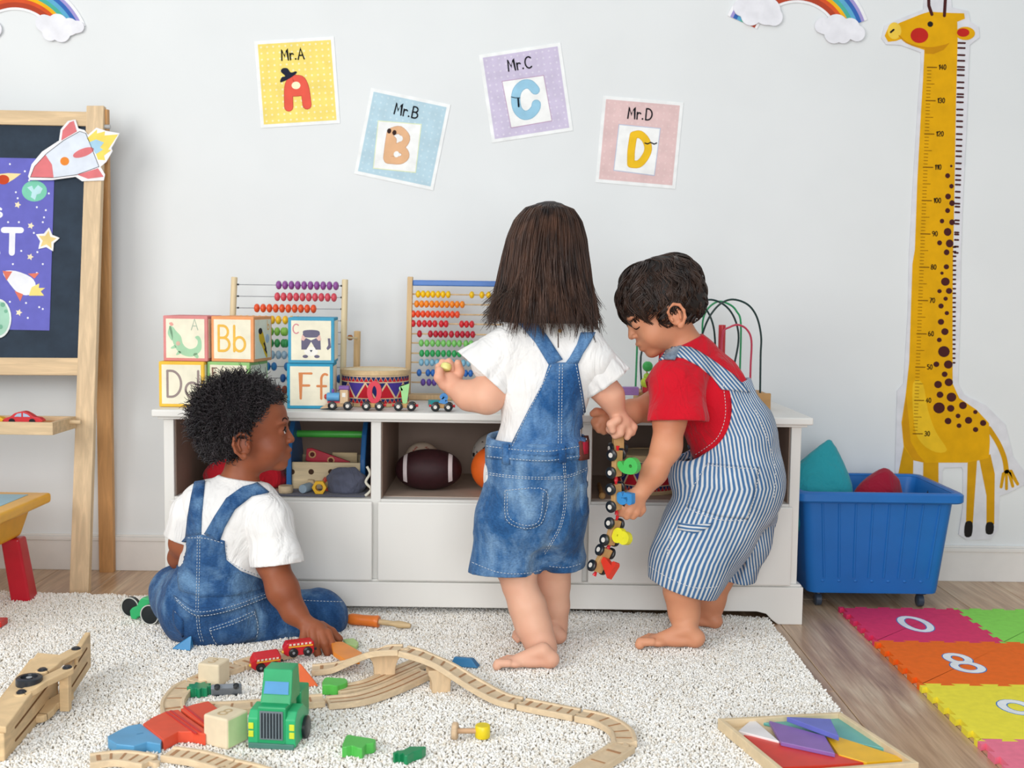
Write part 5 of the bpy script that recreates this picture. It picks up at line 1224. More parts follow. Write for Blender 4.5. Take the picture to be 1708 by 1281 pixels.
def patch(name, bvh, rows, mat_, parent, n=10, off=0.0035, th=0.003, us=None, label=None):
    # cloth panel lying on what is under it: rows of pixel points give its outline; each row is sampled n+1 times
    G_ = []; N_ = []
    m = len(rows)
    for r in rows:
        line = []
        for k in range(n + 1):
            t_ = k / n * (len(r) - 1); i = min(int(t_), len(r) - 2); f = t_ - i
            line.append((r[i][0] * (1 - f) + r[i + 1][0] * f, r[i][1] * (1 - f) + r[i + 1][1] * f))
        G_.append(line)
    # subdivide between rows
    sub = []; 
    for i in range(m - 1):
        dist = max(1, int(max(math.dist(a, b) for a, b in zip(G_[i], G_[i + 1])) / 6))
        for j in range(dist):
            f = j / dist; sub.append([(a[0] * (1 - f) + b[0] * f, a[1] * (1 - f) + b[1] * f) for a, b in zip(G_[i], G_[i + 1])])
    sub.append(G_[-1]); pts, nrm = [], []
    last = None
    for line in sub:
        for p in line:
            c, nn = hit(bvh, *p)
            if c is None: c, nn = (last if last else (P(p[0], p[1], -0.7), Vector((0, -1, 0))))
            last = (c, nn); pts.append(c); nrm.append(nn)
    R_, C_ = len(sub), n + 1; A = np.array(pts, np.float32).reshape(R_, C_, 3); Nn = np.array(nrm, np.float32).reshape(R_, C_, 3)
    for _ in range(2):
        for B in (A, Nn): B[1:-1, 1:-1] = (B[1:-1, 1:-1] * 2 + B[:-2, 1:-1] + B[2:, 1:-1] + B[1:-1, :-2] + B[1:-1, 2:]) / 6
    Nn /= np.linalg.norm(Nn, axis=2, keepdims=True) + 1e-9
    T_ = A + Nn * (off + th); Bm = A + Nn * (off - 0.004)
    edge_ = np.zeros((R_, C_), bool); edge_[0] = edge_[-1] = True; edge_[:, 0] = edge_[:, -1] = True
    T_[edge_] -= Nn[edge_] * th * 0.45
    vv = np.concatenate([T_.reshape(-1, 3), Bm.reshape(-1, 3)]); nv = R_ * C_; I = np.arange(nv).reshape(R_, C_)
    q = [np.stack([I[:-1, :-1], I[1:, :-1], I[1:, 1:], I[:-1, 1:]], -1).reshape(-1, 4)]; q.append(q[0][:, ::-1] + nv)
    for a, b in ((I[0, :-1], I[0, 1:]), (I[-1, 1:], I[-1, :-1])): q.append(np.stack([a, b, b + nv, a + nv], -1))
    for a, b in ((I[1:, 0], I[:-1, 0]), (I[:-1, -1], I[1:, -1])): q.append(np.stack([a, b, b + nv, a + nv], -1))
    q = np.concatenate(q)
    ub = {}
    if us is not None: ub = {'u': us(vv)}
    me = np_mesh(name, vv, q, mat_, ub); o = obj(name, me, None, parent, label=label)
    return o, vv, q
def stitch(bvh, pts, parent, col='C9D3DD', dash=3.0, gap=2.0, r=0.0008, name='stitching', off=0.0012, double=0, solid=False):
    mb = MB(); L = []
    pts = [Vector(p) for p in (smoothpts(pts, 6, False) if len(pts) > 2 else pts)]
    lines = [pts]
    if double:
        n = []
        for i, p in enumerate(pts):
            t_ = (pts[min(i + 1, len(pts) - 1)] - pts[max(i - 1, 0)]).normalized(); n.append(p + Vector((-t_.y, t_.x)) * double)
        lines.append(n)
    for ln in lines:
        seg = []; 
        for a, b in zip(ln[:-1], ln[1:]):
            k = max(1, int((b - a).length / 1.0)); seg += [a.lerp(b, j / k) for j in range(k)]
        seg.append(ln[-1]); per = dash + gap; i = 0; step = 1.0; n = len(seg)
        while i < n - 2:
            j = min(n - 1, i + int(dash if not solid else 8)); q = []
            for s in (i, (i + j) // 2, j):
                c, nn = hit(bvh, seg[s].x, seg[s].y)
                if c is not None: q.append(c + nn * off)
            if len(q) == 3 and (q[0] - q[2]).length < 0.02: mb.tube(q, r, 4)
            i = j + int(gap if not solid else 0)
            if solid and j >= n - 1: break
    if mb.v: return obj(name, mb, matte(col), parent, kind='stuff', smooth='all')
def hairmat(col, hi, name, rough=0.42):
    t = NT(name); n = t.noise(55, 3, 0.5, (1, 1, .15)); t.col(t.ramp(n, [(0.3, col), (0.7, hi)])); t.b.inputs['Roughness'].default_value = rough; t.b.inputs['Specular IOR Level'].default_value = 0.5; return t.m
def strands(name, A, rad, mat_, parent, sides=3):
    # A: (n strands, m points, 3); tapered tubes
    A = A.astype(np.float32); n, m = A.shape[:2]
    T_ = np.empty_like(A); T_[:, 1:-1] = A[:, 2:] - A[:, :-2]; T_[:, 0] = A[:, 1] - A[:, 0]; T_[:, -1] = A[:, -1] - A[:, -2]
    T_ /= np.linalg.norm(T_, axis=2, keepdims=True) + 1e-9
    up = np.array([0.31, -0.52, 0.795], np.float32); U = np.cross(T_, up); U /= np.linalg.norm(U, axis=2, keepdims=True) + 1e-9; W = np.cross(T_, U)
    rad = np.asarray(rad, np.float32); rr = rad.reshape(1, m, 1) if rad.ndim == 1 else rad[:, :, None]
    R_ = np.stack([A + (U * cos(2 * pi * k / sides) + W * sin(2 * pi * k / sides)) * rr for k in range(sides)], 2)   # n, m, sides, 3
    I = np.arange(n * m * sides).reshape(n, m, sides); J = np.roll(I, -1, 2)
    q = np.stack([I[:, :-1], J[:, :-1], J[:, 1:], I[:, 1:]], -1).reshape(-1, 4)
    me = np_mesh(name, R_.reshape(-1, 3), q, mat_); return obj(name, me, None, parent)
# ================================================================== children
TEE = cloth('F0EEEC', 'white_cotton')
# ------------------------------------------------------------------ the standing girl
m = mpp(-0.79); YB = -0.79
hl = G(930, 1116, 0.018); c0 = (hl.x - 0.03, -0.8, 0.018)
girl = thing('person', 'long-haired child in white ruffled blouse and denim dungaree shorts, standing barefoot with back to us', 'person', c0, world=True); ROOTINV[girl] = Matrix.Translation(Vector(c0)).inverted()
SK2 = skin('E9B89C', 'DFA489', 'fair_skin')
F = Fld()
F.ell(V(890, 842, YB), (78 * m, 62 * m, 70 * m), None, .02); F.cone(V(896, 770, YB), V(905, 650, YB), 62 * m, 56 * m, .05)
F.ell(V(908, 628, YB), (66 * m, 44 * m, 70 * m), None, .04); F.cone(V(862, 585, YB), V(962, 582, YB), 30 * m, 30 * m, .03)
F.cone(V(911, 575, YB), V(910, 500, YB + .01), 27 * m, 27 * m, .03)
hR = frameof((-.45, .88, -.1), (0, .05, 1)); HC = V(908, 432, YB + .05); head(F, HC, .215, hR)
# legs
lk = .02
F.chain([(V(852, 860, YB), 56 * m), (V(860, 930, -.80), 40 * m), (V(866, 975, -.815), 26.5 * m), (V(880, 1012, -.83), 29 * m), (V(890, 1045, -.84), 28 * m), (V(903, 1078, -.855), 23 * m), (V(908, 1092, -.865), 19 * m)], lk)
F.chain([(V(925, 860, YB + .03), 50 * m), (V(920, 930, -.73), 36 * m), (V(922, 975, -.72), 28 * m), (V(924, 1010, -.715), 25 * m), (V(925, 1040, -.71), 20 * m), (V(930, 1060, -.71), 16.5 * m)], lk)
foot(F, G(932, 1115, .018), RAD(176), 108 * m, inner=1)
foot(F, G(944, 1075, .018), RAD(170), 96 * mpp(-.70), inner=-1)
# arms
F.chain([(V(858, 588, YB), 32 * m), (V(826, 640, -.81), 29 * m), (V(812, 662, -.82), 26.5 * m), (V(783, 660, -.80), 23 * m), (V(759, 648, -.78), 17 * m)], .02)
PL = lambda x, y, Y=-.77: V(x, y, Y)
F.ell(PL(749, 637), (20 * m, 15 * m, 17 * m), None, .012)
F.chain([(PL(760, 636, -.765), 9 * m), (PL(767, 620, -.765), 7.6 * m), (PL(764, 606, -.772), 6.6 * m)], .006)
F.chain([(PL(750, 632, -.755), 8 * m), (PL(756, 614, -.745), 7 * m), (PL(749, 603, -.75), 6.2 * m)], .005)
F.chain([(PL(742, 632, -.752), 8 * m), (PL(742, 614, -.74), 7 * m), (PL(738, 604, -.748), 6 * m)], .005)
F.chain([(PL(738, 636, -.76), 8 * m), (PL(732, 620, -.748), 6.4 * m), (PL(731, 611, -.752), 5.6 * m)], .005)
F.chain([(PL(741, 642, -.785), 9 * m), (PL(732, 630, -.79), 8 * m), (PL(733, 618, -.785), 7 * m)], .006)
F.chain([(V(960, 588, YB), 30 * m), (V(1000, 640, -.80), 23 * m), (V(1018, 660, -.80), 21 * m), (V(1030, 690, -.79), 14.5 * m)], .02)
F.ell(V(1036, 704, -.79), (17 * m, 13 * m, 15 * m), None, .012)
for pts in ([(1026, 706, -.80, 8), (1018, 716, -.80, 7), (1027, 724, -.80, 6.3)], [(1036, 712, -.80, 8), (1034, 722, -.80, 7), (1026, 727, -.80, 6)], [(1045, 710, -.79, 8), (1050, 720, -.79, 6.6), (1046, 729, -.79, 5.8)], [(1048, 703, -.785, 7.5), (1057, 712, -.785, 6), (1055, 722, -.785, 5.4)], [(1030, 700, -.81, 8), (1019, 708, -.812, 7), (1022, 718, -.812, 6.2)]):
    F.chain([(V(a, b, y), r * m) for a, b, y, r in pts], .005)
b2, bv, bq = build('body', F, .0023, SK2, girl, 1)
# blouse
F = Fld()
F.ell(V(893, 800, YB), (84 * m, 62 * m, 70 * m), None, .02); F.cone(V(897, 760, YB), V(906, 660, YB), 70 * m, 62 * m, .06); F.ell(V(908, 628, YB), (76 * m, 52 * m, 76 * m), None, .05)
F.cone(V(862, 580, YB), V(962, 577, YB), 38 * m, 37 * m, .03); F.cone(V(911, 572, YB), V(911, 535, YB), 36 * m, 29 * m, .03)
F.cone(V(868, 572, YB), V(828, 600, -.80), 37 * m, 42 * m, .03)
F.cone(V(952, 570, YB), V(990, 607, -.80), 36 * m, 37 * m, .03)
F.add(folds(.0034, (20, 20, 9), 2, .0008)); F.add(plane(V(911, 534, YB), (0, .1, 1)))
def sleeve_cut(p, ax):
    p = np.array(p); ax = np.array(Vector(ax).normalized())
    def fn(X, d):
        return d
    return fn
bl, blv, blq = build('blouse', F, .0026, TEE, girl, 1)
def ruffle(a, b, ra, rb, nm, amp=.006, waves=9, seed=0, th=.0025, tilt=None):
    a, b = Vector(a), Vector(b); ax = (b - a).normalized(); u = ax.cross(Vector((0, 1, 0))).normalized(); w_ = ax.cross(u); random.seed(seed)
    ph = [random.random() * 6.28 for _ in range(3)]; nseg, nr = 72, 12
    def pt(k, i, off):
        f = i / nr; an = 2 * pi * k / nseg; r_ = ra + (rb - ra) * f ** .8 + amp * f * (sin(waves * an + ph[0]) * .6 + sin((waves * 1.7 // 1) * an + ph[1]) * .4) + off
        ce = a.lerp(b, f); q = ce + (u * cos(an) + w_ * sin(an) * .86) * r_
        if tilt: q += ax * tilt * f * cos(an)
        return q
    out = [[pt(k, i, 0) for k in range(nseg)] for i in range(nr + 1)]; inn = [[pt(k, i, -th) for k in range(nseg)] for i in range(nr, -1, -1)]
    return obj(nm, MB().ring_loft(out + inn, cap=False, closed=True), TEE, girl, smooth='all')
ruffle(V(836, 594, -.80), V(807, 626, -.805), 43 * m, 57 * m, 'ruffled_sleeve', .0045, 8, 1)
ruffle(V(984, 598, -.80), V(1014, 640, -.80), 36 * m, 41 * m, 'ruffled_sleeve', .005, 7, 4)
# dungaree shorts
DN = denim(); 
F = Fld()
F.cone(V(895, 748, YB), V(893, 770, YB), 84 * m, 86 * m, .02)
F.ell(V(888, 850, YB), (93 * m, 76 * m, 88 * m), None, .04)
F.cone(V(856, 880, YB), V(843, 960, -.80), 62 * m, 61 * m, .03); F.cone(V(925, 880, -.765), V(936, 950, -.745), 48 * m, 42 * m, .03)
F.chain([(V(924, 895, -.885), 2 * m), (V(912, 935, -.866), 15.5 * m), (V(906, 985, -.856), 33 * m)], .025, True); F.chain([(V(905, 930, -.79), 4 * m), (V(902, 990, -.79), 16 * m)], .02, True)
F.add(folds(.0045, (14, 14, 16), 5, .0012)); F.add(shell(.009))
def hems(X, d):
    n1 = np.array([.0, -.10, -1], np.float32); n1 /= np.linalg.norm(n1); pl1 = (X - V(845, 955, -.80)) @ n1
    q = V(925, 955, -.77); far = np.where(X[:, 0] > V(907, 900, -.79)[0], q[2] - X[:, 2] + (X[:, 0] - q[0]) * .15, -9.0); return np.maximum(np.maximum(d, pl1), far)
F.add(hems); F.add(plane(V(895, 741, YB - .11), (0, -.05, 1)))
sh, shv, shq = build('dungarees', F, .0027, DN, girl, 2)
T = tree((blv, blq), (shv, shq))
DN2 = denim('2E6098', '7099C5', '163F72', 'denim_panel', .35)
Rr = lambda l: [(a, b) for a, b in l]
bib, v1, q1 = patch('back_bib', T, [[(916, 606), (940, 605), (963, 604)], [(905, 640), (940, 640), (968, 640)], [(884, 680), (925, 680), (974, 680)], [(868, 712), (920, 712), (977, 712)], [(852, 745), (915, 747), (980, 742)], [(846, 760), (915, 762), (980, 757)]], DN2, girl, 16, .0025, .003)
for nm, rows in (('strap', [[(850, 528), (878, 524)], [(870, 545), (893, 536)], [(893, 572), (912, 560)], [(916, 610), (938, 600)]]), ('strap', [[(968, 556), (992, 556)], [(962, 575), (984, 572)], [(950, 596), (972, 590)], [(941, 608), (964, 606)]])):
    patch(nm, T, rows, DN2, girl, 5, .003, .0035)
wb, v3, q3 = patch('waistband', T, [[(811, 741), (860, 747), (915, 750), (960, 745), (977, 738)], [(811, 752), (860, 757), (915, 760), (960, 756), (979, 748)], [(812, 764), (860, 769), (915, 771), (960, 767), (980, 760)]], DN, girl, 24, .0015, .003)
pk, v4, q4 = patch('pocket', T, [[(840, 815), (875, 814), (913, 815)], [(841, 840), (875, 840), (911, 841)], [(843, 868), (875, 872), (907, 868)], [(848, 873), (876, 884), (903, 874)]], DN, girl, 12, .001, .0028)
patch('pocket', T, [[(968, 808), (979, 803)], [(967, 840), (980, 838)], [(970, 862), (979, 860)]], DN, girl, 4, .001, .0028)
for rows in ([[(840, 740), (850, 741)], [(840, 773), (851, 774)]], [[(930, 738), (941, 738)], [(931, 772), (943, 772)]]): patch('belt_loop', T, rows, DN2, girl, 3, .005, .002)
patch('leather_patch', T, [[(964, 733), (979, 730)], [(964, 750), (979, 748)], [(964, 768), (979, 765)]], matte('6B3A33'), girl, 4, .0055, .0016)
patch('patch_emblem', T, [[(969, 738), (976, 737)], [(968, 748), (977, 747)], [(970, 758), (976, 757)]], matte('B3243A'), girl, 3, .0072, .001)
T2 = tree((blv, blq), (shv, shq), (v1, q1), (v3, q3), (v4, q4))
S_ = lambda *a, **k: stitch(T2, *a, parent=girl, **k)
for l_, kw in (([(919, 609), (905, 642), (885, 681), (869, 713), (855, 744)], {}), ([(960, 607), (966, 640), (972, 680), (975, 712), (978, 740)], {}), ([(938, 608), (937, 660), (936, 742)], {'double': 5}), ([(812, 744), (860, 750), (915, 753), (976, 742)], {}), ([(813, 761), (860, 766), (915, 768), (979, 758)], {}),
    ([(812, 788), (850, 793), (900, 796), (945, 793), (979, 780)], {'double': 3}), ([(942, 772), (944, 830), (935, 880), (908, 925)], {'double': 3}), ([(843, 818), (845, 866), (876, 881), (904, 870), (910, 818), (843, 818)], {}), ([(847, 822), (849, 862), (876, 876), (900, 867), (906, 822)], {}),
    ([(788, 938), (830, 954), (870, 957), (904, 950)], {}), ([(916, 944), (945, 946), (968, 940)], {})):
    stitch(T2, l_, girl, **kw)
c, nn = hit(T, 934, 552)
if c: obj('button', MB().lathe(c + nn * .001, [(.0045, 0), (.005, .001), (.004, .003)], tuple(nn), 14), paint('B98A3A', .3), girl, smooth=True)
stitch(T, [(931, 556), (931, 580)], girl, col='5A4A44', solid=True, gap=0, name='keyhole_opening', r=.0012)
# hair
HM = hairmat('1C110E', '5A3D2E', 'dark_brown_hair', .36)
rng = np.random.default_rng(3)
prof_y = np.array([333, 336, 345, 365, 395, 430, 470, 500, 530, 552, 575]); prof_r = np.array([2, 20, 38, 53, 63, 69, 76, 84, 88, 88, 86]); prof_x = np.array([913, 913, 912, 910, 908, 907, 907, 907, 908, 909, 910])
def hp(yp, an, rs=1.0, dep=1.12):
    r_ = np.interp(yp, prof_y, prof_r) * rs; x = np.interp(yp, prof_y, prof_x); zz = np.array([P(908, float(a), YB).z for a in np.atleast_1d(yp).ravel()]).reshape(np.shape(yp))
    X0_ = (x - 854) * m; return np.stack([X0_ + r_ * m * np.cos(an), YB + .035 + r_ * m * np.sin(an) * dep, zz], -1)
def girl_hair(n, pts, clump, seed, rs0, rs1):
    g = np.random.default_rng(seed); nc = max(1, n // clump); an = np.repeat(g.uniform(0, 2 * pi, nc), clump); n = len(an)
    ye = np.repeat(g.uniform(500, 562, nc), clump) + g.normal(0, 5, n); an = an + g.normal(0, .035, n)
    side = np.cos(an); ye += np.where(side < -.6, -12, 0) + np.where(side > .75, 8, 0) - np.where((side > -.5) & (side < .4), 4, 0)
    t_ = np.linspace(0, 1, pts); y = 334 + (ye[:, None] - 334) * t_[None] ** .9
    a2 = an[:, None] + np.repeat(g.normal(0, .10, nc), clump)[:, None] * t_[None] ** 2 + .02 * np.sin(t_[None] * 9 + np.repeat(g.uniform(0, 6, nc), clump)[:, None])
    rs = np.repeat(g.uniform(rs0, rs1, nc), clump)[:, None] + g.normal(0, .012, n)[:, None] + .03 * np.sin(t_[None] * 7 + an[:, None] * 5) * t_[None]
    flick = np.repeat(g.uniform(-.10, .16, nc), clump)[:, None] * np.clip((t_[None] - .8) / .2, 0, 1) ** 2
    A = hp(y, a2, rs + flick * (1 + .8 * np.clip(-np.cos(a2), 0, 1)))
    return A
A = np.concatenate([girl_hair(2600, 20, 9, 3, .90, 1.02), girl_hair(500, 20, 1, 5, .98, 1.06)])
A = A[(np.sin(np.arctan2(A[:, 12, 1] - YB - .035, A[:, 12, 0] - (908 - 854) * m)) < .75)]
rad = np.interp(np.linspace(0, 1, 20), [0, .1, .75, 1], [.0006, .0011, .0010, .0003])
hr = strands('hair', A, rad, HM, girl)
rings = [[tuple(hp(np.array(float(y)), np.array(2 * pi * k / 40), rr_)) for k in range(40)] for y, rr_ in ((334, .93), (337, .93), (345, .93), (365, .93), (395, .93), (430, .93), (470, .93), (500, .93), (522, .92), (538, .84))]
obj('hair_underlayer', MB().ring_loft(rings), hairmat('150C0A', '241612', 'hair_shadow', .6), girl, smooth='all')
bd = V(744, 612, -.762); solo('wooden_bead', MB().lathe(bd, [(.006, -.010), (.0115, -.007), (.0135, 0), (.0115, .007), (.006, .010)], (.2, .3, 1), 20), gloss('E5E08A'), 'pale yellow wooden bead in the left hand of the standing girl', 'bead', smooth=True)

# ------------------------------------------------------------------ the boy in red
m = mpp(-0.67); YC = -0.67
c0 = tuple(G(1172, 1080, .018))
boy = thing('person', 'dark-haired child in red t-shirt and striped dungarees, bending over a train of wagons', 'person', c0, world=True); ROOTINV[boy] = Matrix.Translation(Vector(c0)).inverted()
SK3 = skin('DFA07C', 'C98462', 'tan_skin')
F = Fld()
F.ell(V(1232, 815, YC), (62 * m, 62 * m, 62 * m), None, .02); F.chain([(V(1232, 800, YC), 58 * m), (V(1215, 720, YC), 56 * m), (V(1180, 655, YC), 52 * m), (V(1152, 605, YC), 40 * m)], .04)
F.cone(V(1142, 620, YC - .075), V(1142, 620, YC + .075), 27 * m, 27 * m, .03)
F.cone(V(1152, 595, YC), V(1118, 535, YC), 29 * m, 30 * m, .03)
hR3 = frameof((-.86, -.13, -.47), (-.42, 0, .9)); HC3 = V(1100, 508, YC); S3 = .214; head(F, HC3, S3, hR3, shut=1)
F.chain([(V(1215, 840, YC - .05), 58 * m), (V(1168, 900, -.72), 42 * m), (V(1143, 950, -.73), 31 * m), (V(1138, 985, -.73), 29 * m), (V(1141, 1020, -.73), 24 * m), (V(1144, 1048, -.735), 20.5 * m)], .02)
F.chain([(V(1240, 840, YC + .05), 52 * m), (V(1215, 910, -.60), 36 * m), (V(1196, 960, -.59), 28 * m), (V(1186, 1000, -.585), 23 * m), (V(1186, 1028, -.58), 18 * m)], .02)
foot(F, G(1175, 1081, .018), RAD(174), 116 * m, inner=1); foot(F, G(1204, 1050, .018), RAD(152), 96 * m, inner=-1)
F.chain([(V(1132, 628, YC - .085), 33 * m), (V(1117, 700, -.78), 25 * m), (V(1112, 745, -.795), 22.5 * m), (V(1091, 788, -.80), 19 * m), (V(1071, 820, -.80), 14 * m)], .02)
F.ell(V(1058, 833, -.80), (18 * m, 12 * m, 17 * m), frameof((-.7, 0, -.7), (0, 0, 1)), .012)
for pts in ([(1052, 826, -.805, 8), (1038, 832, -.81, 6.8), (1032, 843, -.81, 6)], [(1052, 834, -.81, 8), (1038, 846, -.815, 7), (1035, 856, -.81, 6.2)], [(1057, 841, -.81, 8), (1049, 853, -.812, 7), (1045, 861, -.81, 6.2)], [(1064, 843, -.805, 8), (1061, 854, -.808, 6.8), (1056, 861, -.806, 6)], [(1069, 840, -.80, 7.2), (1071, 850, -.80, 6), (1067, 857, -.80, 5.4)]):
    F.chain([(V(a, b, y), r * m) for a, b, y, r in pts], .005)
F.chain([(V(1130, 640, YC + .07), 28 * m), (V(1085, 680, -.66), 22 * m), (V(1050, 688, -.69), 19 * m), (V(1018, 690, -.72), 13 * m)], .02)
F.ell(V(1006, 696, -.73), (15 * m, 11 * m, 13 * m), None, .012)
for pts in ([(1003, 700, -.735, 7.5), (996, 709, -.738, 6.4), (999, 717, -.738, 5.8)], [(1008, 704, -.735, 7.5), (1005, 713, -.735, 6.4), (1007, 720, -.735, 5.6)], [(997, 697, -.73, 7.5), (992, 704, -.73, 6.2), (994, 712, -.73, 5.4)], [(1011, 703, -.725, 7), (1013, 712, -.725, 6), (1012, 719, -.725, 5.4)], [(1006, 688, -.74, 7.5), (995, 687, -.745, 6.6), (989, 690, -.745, 5.6)]):
    F.chain([(V(a, b, y), r * m) for a, b, y, r in pts], .005)
b3, bv3, bq3 = build('body', F, .0021, SK3, boy, 1)
brows_lashes(b3, HC3, S3, hR3, F, '3A2620', lash_z=-.075)
REDT = cloth('CF1428', 'red_cotton')
F = Fld()
F.chain([(V(1228, 780, YC), 60 * m), (V(1215, 720, YC), 62 * m), (V(1180, 655, YC), 60 * m), (V(1152, 608, YC), 50 * m)], .04)
F.cone(V(1142, 622, YC - .07), V(1142, 622, YC + .07), 35 * m, 35 * m, .03); F.cone(V(1150, 600, YC), V(1136, 572, YC), 38 * m, 35 * m, .02)
F.add(folds(.003, (16, 16, 12), 8, .0006)); F.add(plane(V(1137, 572, YC), (-.42, 0, .9)))
rs, rv, rq = build('t_shirt', F, .0026, REDT, boy, 1)
def sleeve(pts, cut_p, cut_n, nm, mat_, parent, seed, t_=.007, fold=.0028, hh=.0026, k=.03):
    F = Fld(); F.chain(pts, k); F.add(folds(fold, (18, 18, 14), seed, .0006)); F.add(shell(t_)); F.add(plane(cut_p, cut_n)); return build(nm, F, hh, mat_, parent, 1)
s1 = sleeve([(V(1146, 622, YC - .065), 36 * m), (V(1130, 640, -.75), 41 * m), (V(1131, 700, -.78), 43 * m), (V(1131, 730, -.785), 43 * m)], V(1131, 703, -.78), (0.0, -.15, -1), 'sleeve', REDT, boy, 3)
s2 = sleeve([(V(1142, 622, YC + .065), 36 * m), (V(1118, 640, YC + .08), 33 * m), (V(1075, 690, -.66), 34 * m)], V(1098, 668, -.63), (-.85, -.1, -.5), 'sleeve', REDT, boy, 4)
t = NT('striped_denim'); at = t.n('ShaderNodeAttribute'); at.attribute_name = 'u'
ma = t.n('ShaderNodeMath', operation='MULTIPLY'); t.l(at.outputs['Fac'], ma.inputs[0]); ma.inputs[1].default_value = 1 / .0078
nz = t.noise(40, 2); ad = t.n('ShaderNodeMath', operation='MULTIPLY_ADD'); t.l(nz, ad.inputs[0]); ad.inputs[1].default_value = .25; t.l(ma.outputs[0], ad.inputs[2])
fr_ = t.n('ShaderNodeMath', operation='PINGPONG'); t.l(ad.outputs[0], fr_.inputs[0]); fr_.inputs[1].default_value = 0.5
st_ = t.ramp(fr_.outputs[0], [(0.17, 'E2E3E3'), (0.27, '5D83AC'), (0.5, '446E9C')])
w2 = t.ramp(t.noise(12, 4), [(0.3, 'D5D9DE'), (0.7, 'FFFFFF')]); t.col(t.mix(.8, st_, w2, 'MULTIPLY')); t.b.inputs['Roughness'].default_value = .9; t.b.inputs['Specular IOR Level'].default_value = .15
t.bump(t.noise(26, 4, .6, (1, 1, .6), dist=1.0), .5, .006); STR = t.m
sp_z = np.array([V(1200, y, YC)[2] for y in (560, 640, 720, 800, 860, 920, 990)])[::-1]; sp_x = np.array([V(x, 800, YC)[0] for x in (1140, 1180, 1212, 1225, 1205, 1180, 1158)])[::-1]
def ucoord(X):
    # arc length of the cloth round the body: angle about a centre line that runs down the back and the leg
    X = np.asarray(X, np.float32); dx = X[:, 0] - np.interp(X[:, 2], sp_z, sp_x) - np.clip((X[:, 1] + .66) / .05, 0, 1) * np.clip((V(1200, 870, YC)[2] - X[:, 2]) / .09, 0, 1) * .085; dy = X[:, 1] - (YC + .03) - np.clip((X[:, 1] + .66) / .05, 0, 1) * np.clip((V(1200, 870, YC)[2] - X[:, 2]) / .09, 0, 1) * .05; far = (X[:, 1] > -.685) & (X[:, 2] < V(1200, 875, YC)[2]); return np.where(far, X[:, 0] + .25 * X[:, 2], np.arctan2(-dx, -dy) * .118)
F = Fld()
F.ell(V(1236, 808, YC), (72 * m, 72 * m, 76 * m), None, .03); F.chain([(V(1232, 800, YC), 71 * m), (V(1218, 725, YC), 70 * m), (V(1184, 658, YC), 64 * m), (V(1155, 610, YC), 52 * m)], .03)
F.chain([(V(1222, 820, YC - .04), 72 * m), (V(1180, 885, -.70), 72 * m), (V(1152, 935, -.72), 63 * m), (V(1137, 990, -.725), 55 * m)], .03)
F.chain([(V(1238, 825, YC + .05), 66 * m), (V(1232, 900, -.60), 52 * m), (V(1224, 950, -.59), 38 * m), (V(1220, 990, -.585), 36 * m)], .02)
F.ell(V(1158, 788, -.70), (42 * m, 52 * m, 46 * m), None, .03)
F.chain([(V(1275, 850, -.655), 2 * m), (V(1240, 920, -.65), 9 * m), (V(1208, 1000, -.65), 16 * m)], .012, True)
F.add(folds(.0045, (13, 13, 11), 11, .0010)); F.add(shell(.008))
hole_c = V(1128, 672, YC)
def armhole(X, d):
    y = (X[:, [0, 2]] - hole_c[[0, 2]]) / np.array([80 * m, 90 * m], np.float32); k0 = np.linalg.norm(y, axis=1); return np.maximum(d, -(k0 - 1) * 80 * m)
F.add(armhole); F.add(plane(V(1205, 640, YC), (-.25, 0, 1))); 
def hem3(X, d):
    near = -(X[:, 2] - V(1140, 982, -.73)[2]) - .30 * (X[:, 0] - V(1140, 982, -.73)[0]); far = -(X[:, 2] - V(1222, 966, -.59)[2]) - .1 * (X[:, 0] - V(1222, 966, -.59)[0])
    return np.maximum(d, np.where(X[:, 1] < -.65, near, far))
F.add(hem3)
def frontcut(X, d): return np.maximum(d, -(X @ np.array([1, 0, 0], np.float32) - V(1118, 700, YC)[0]) - 9 * (X[:, 2] < V(1150, 768, YC)[2]))
F.add(frontcut)
dg, dv3, dq3 = build('dungarees', F, .0026, STR, boy, 2, attr={'u': ucoord})
T = tree((rv, rq), (dv3, dq3), (s1[1], s1[2]), (bv3, bq3))
us = ucoord
st3, w1, wq1 = patch('strap', T, [[(1101, 602), (1113, 585)], [(1122, 595), (1128, 578)], [(1140, 598), (1152, 581)], [(1165, 611), (1185, 600)], [(1188, 630), (1222, 626)], [(1203, 650), (1250, 655)]], STR, boy, 8, .003, .003, us=lambda X: (X[:, 0] * .75 + X[:, 2] * .66))
patch('strap_buckle', T, [[(1109, 601), (1120, 577)], [(1126, 602), (1137, 580)]], denim('9AA9BA', 'C7CED6', '66788C', 'pale_denim'), boy, 5, .006, .004)
pk3, w2_, wq2 = patch('pocket', T, [[(1180, 772), (1220, 776), (1266, 779)], [(1166, 800), (1215, 805), (1262, 805)], [(1150, 830), (1205, 842), (1256, 838)], [(1145, 845), (1200, 862), (1247, 866)]], STR, boy, 14, .0008, .0026, us=ucoord)
patch('pocket_flap', T, [[(1133, 872), (1160, 875), (1188, 872)], [(1131, 884), (1158, 890), (1182, 880)]], STR, boy, 8, .002, .003, us=lambda X: X[:, 2] * 1.0)
T2 = tree((rv, rq), (dv3, dq3), (w2_, wq2), (w1, wq1))
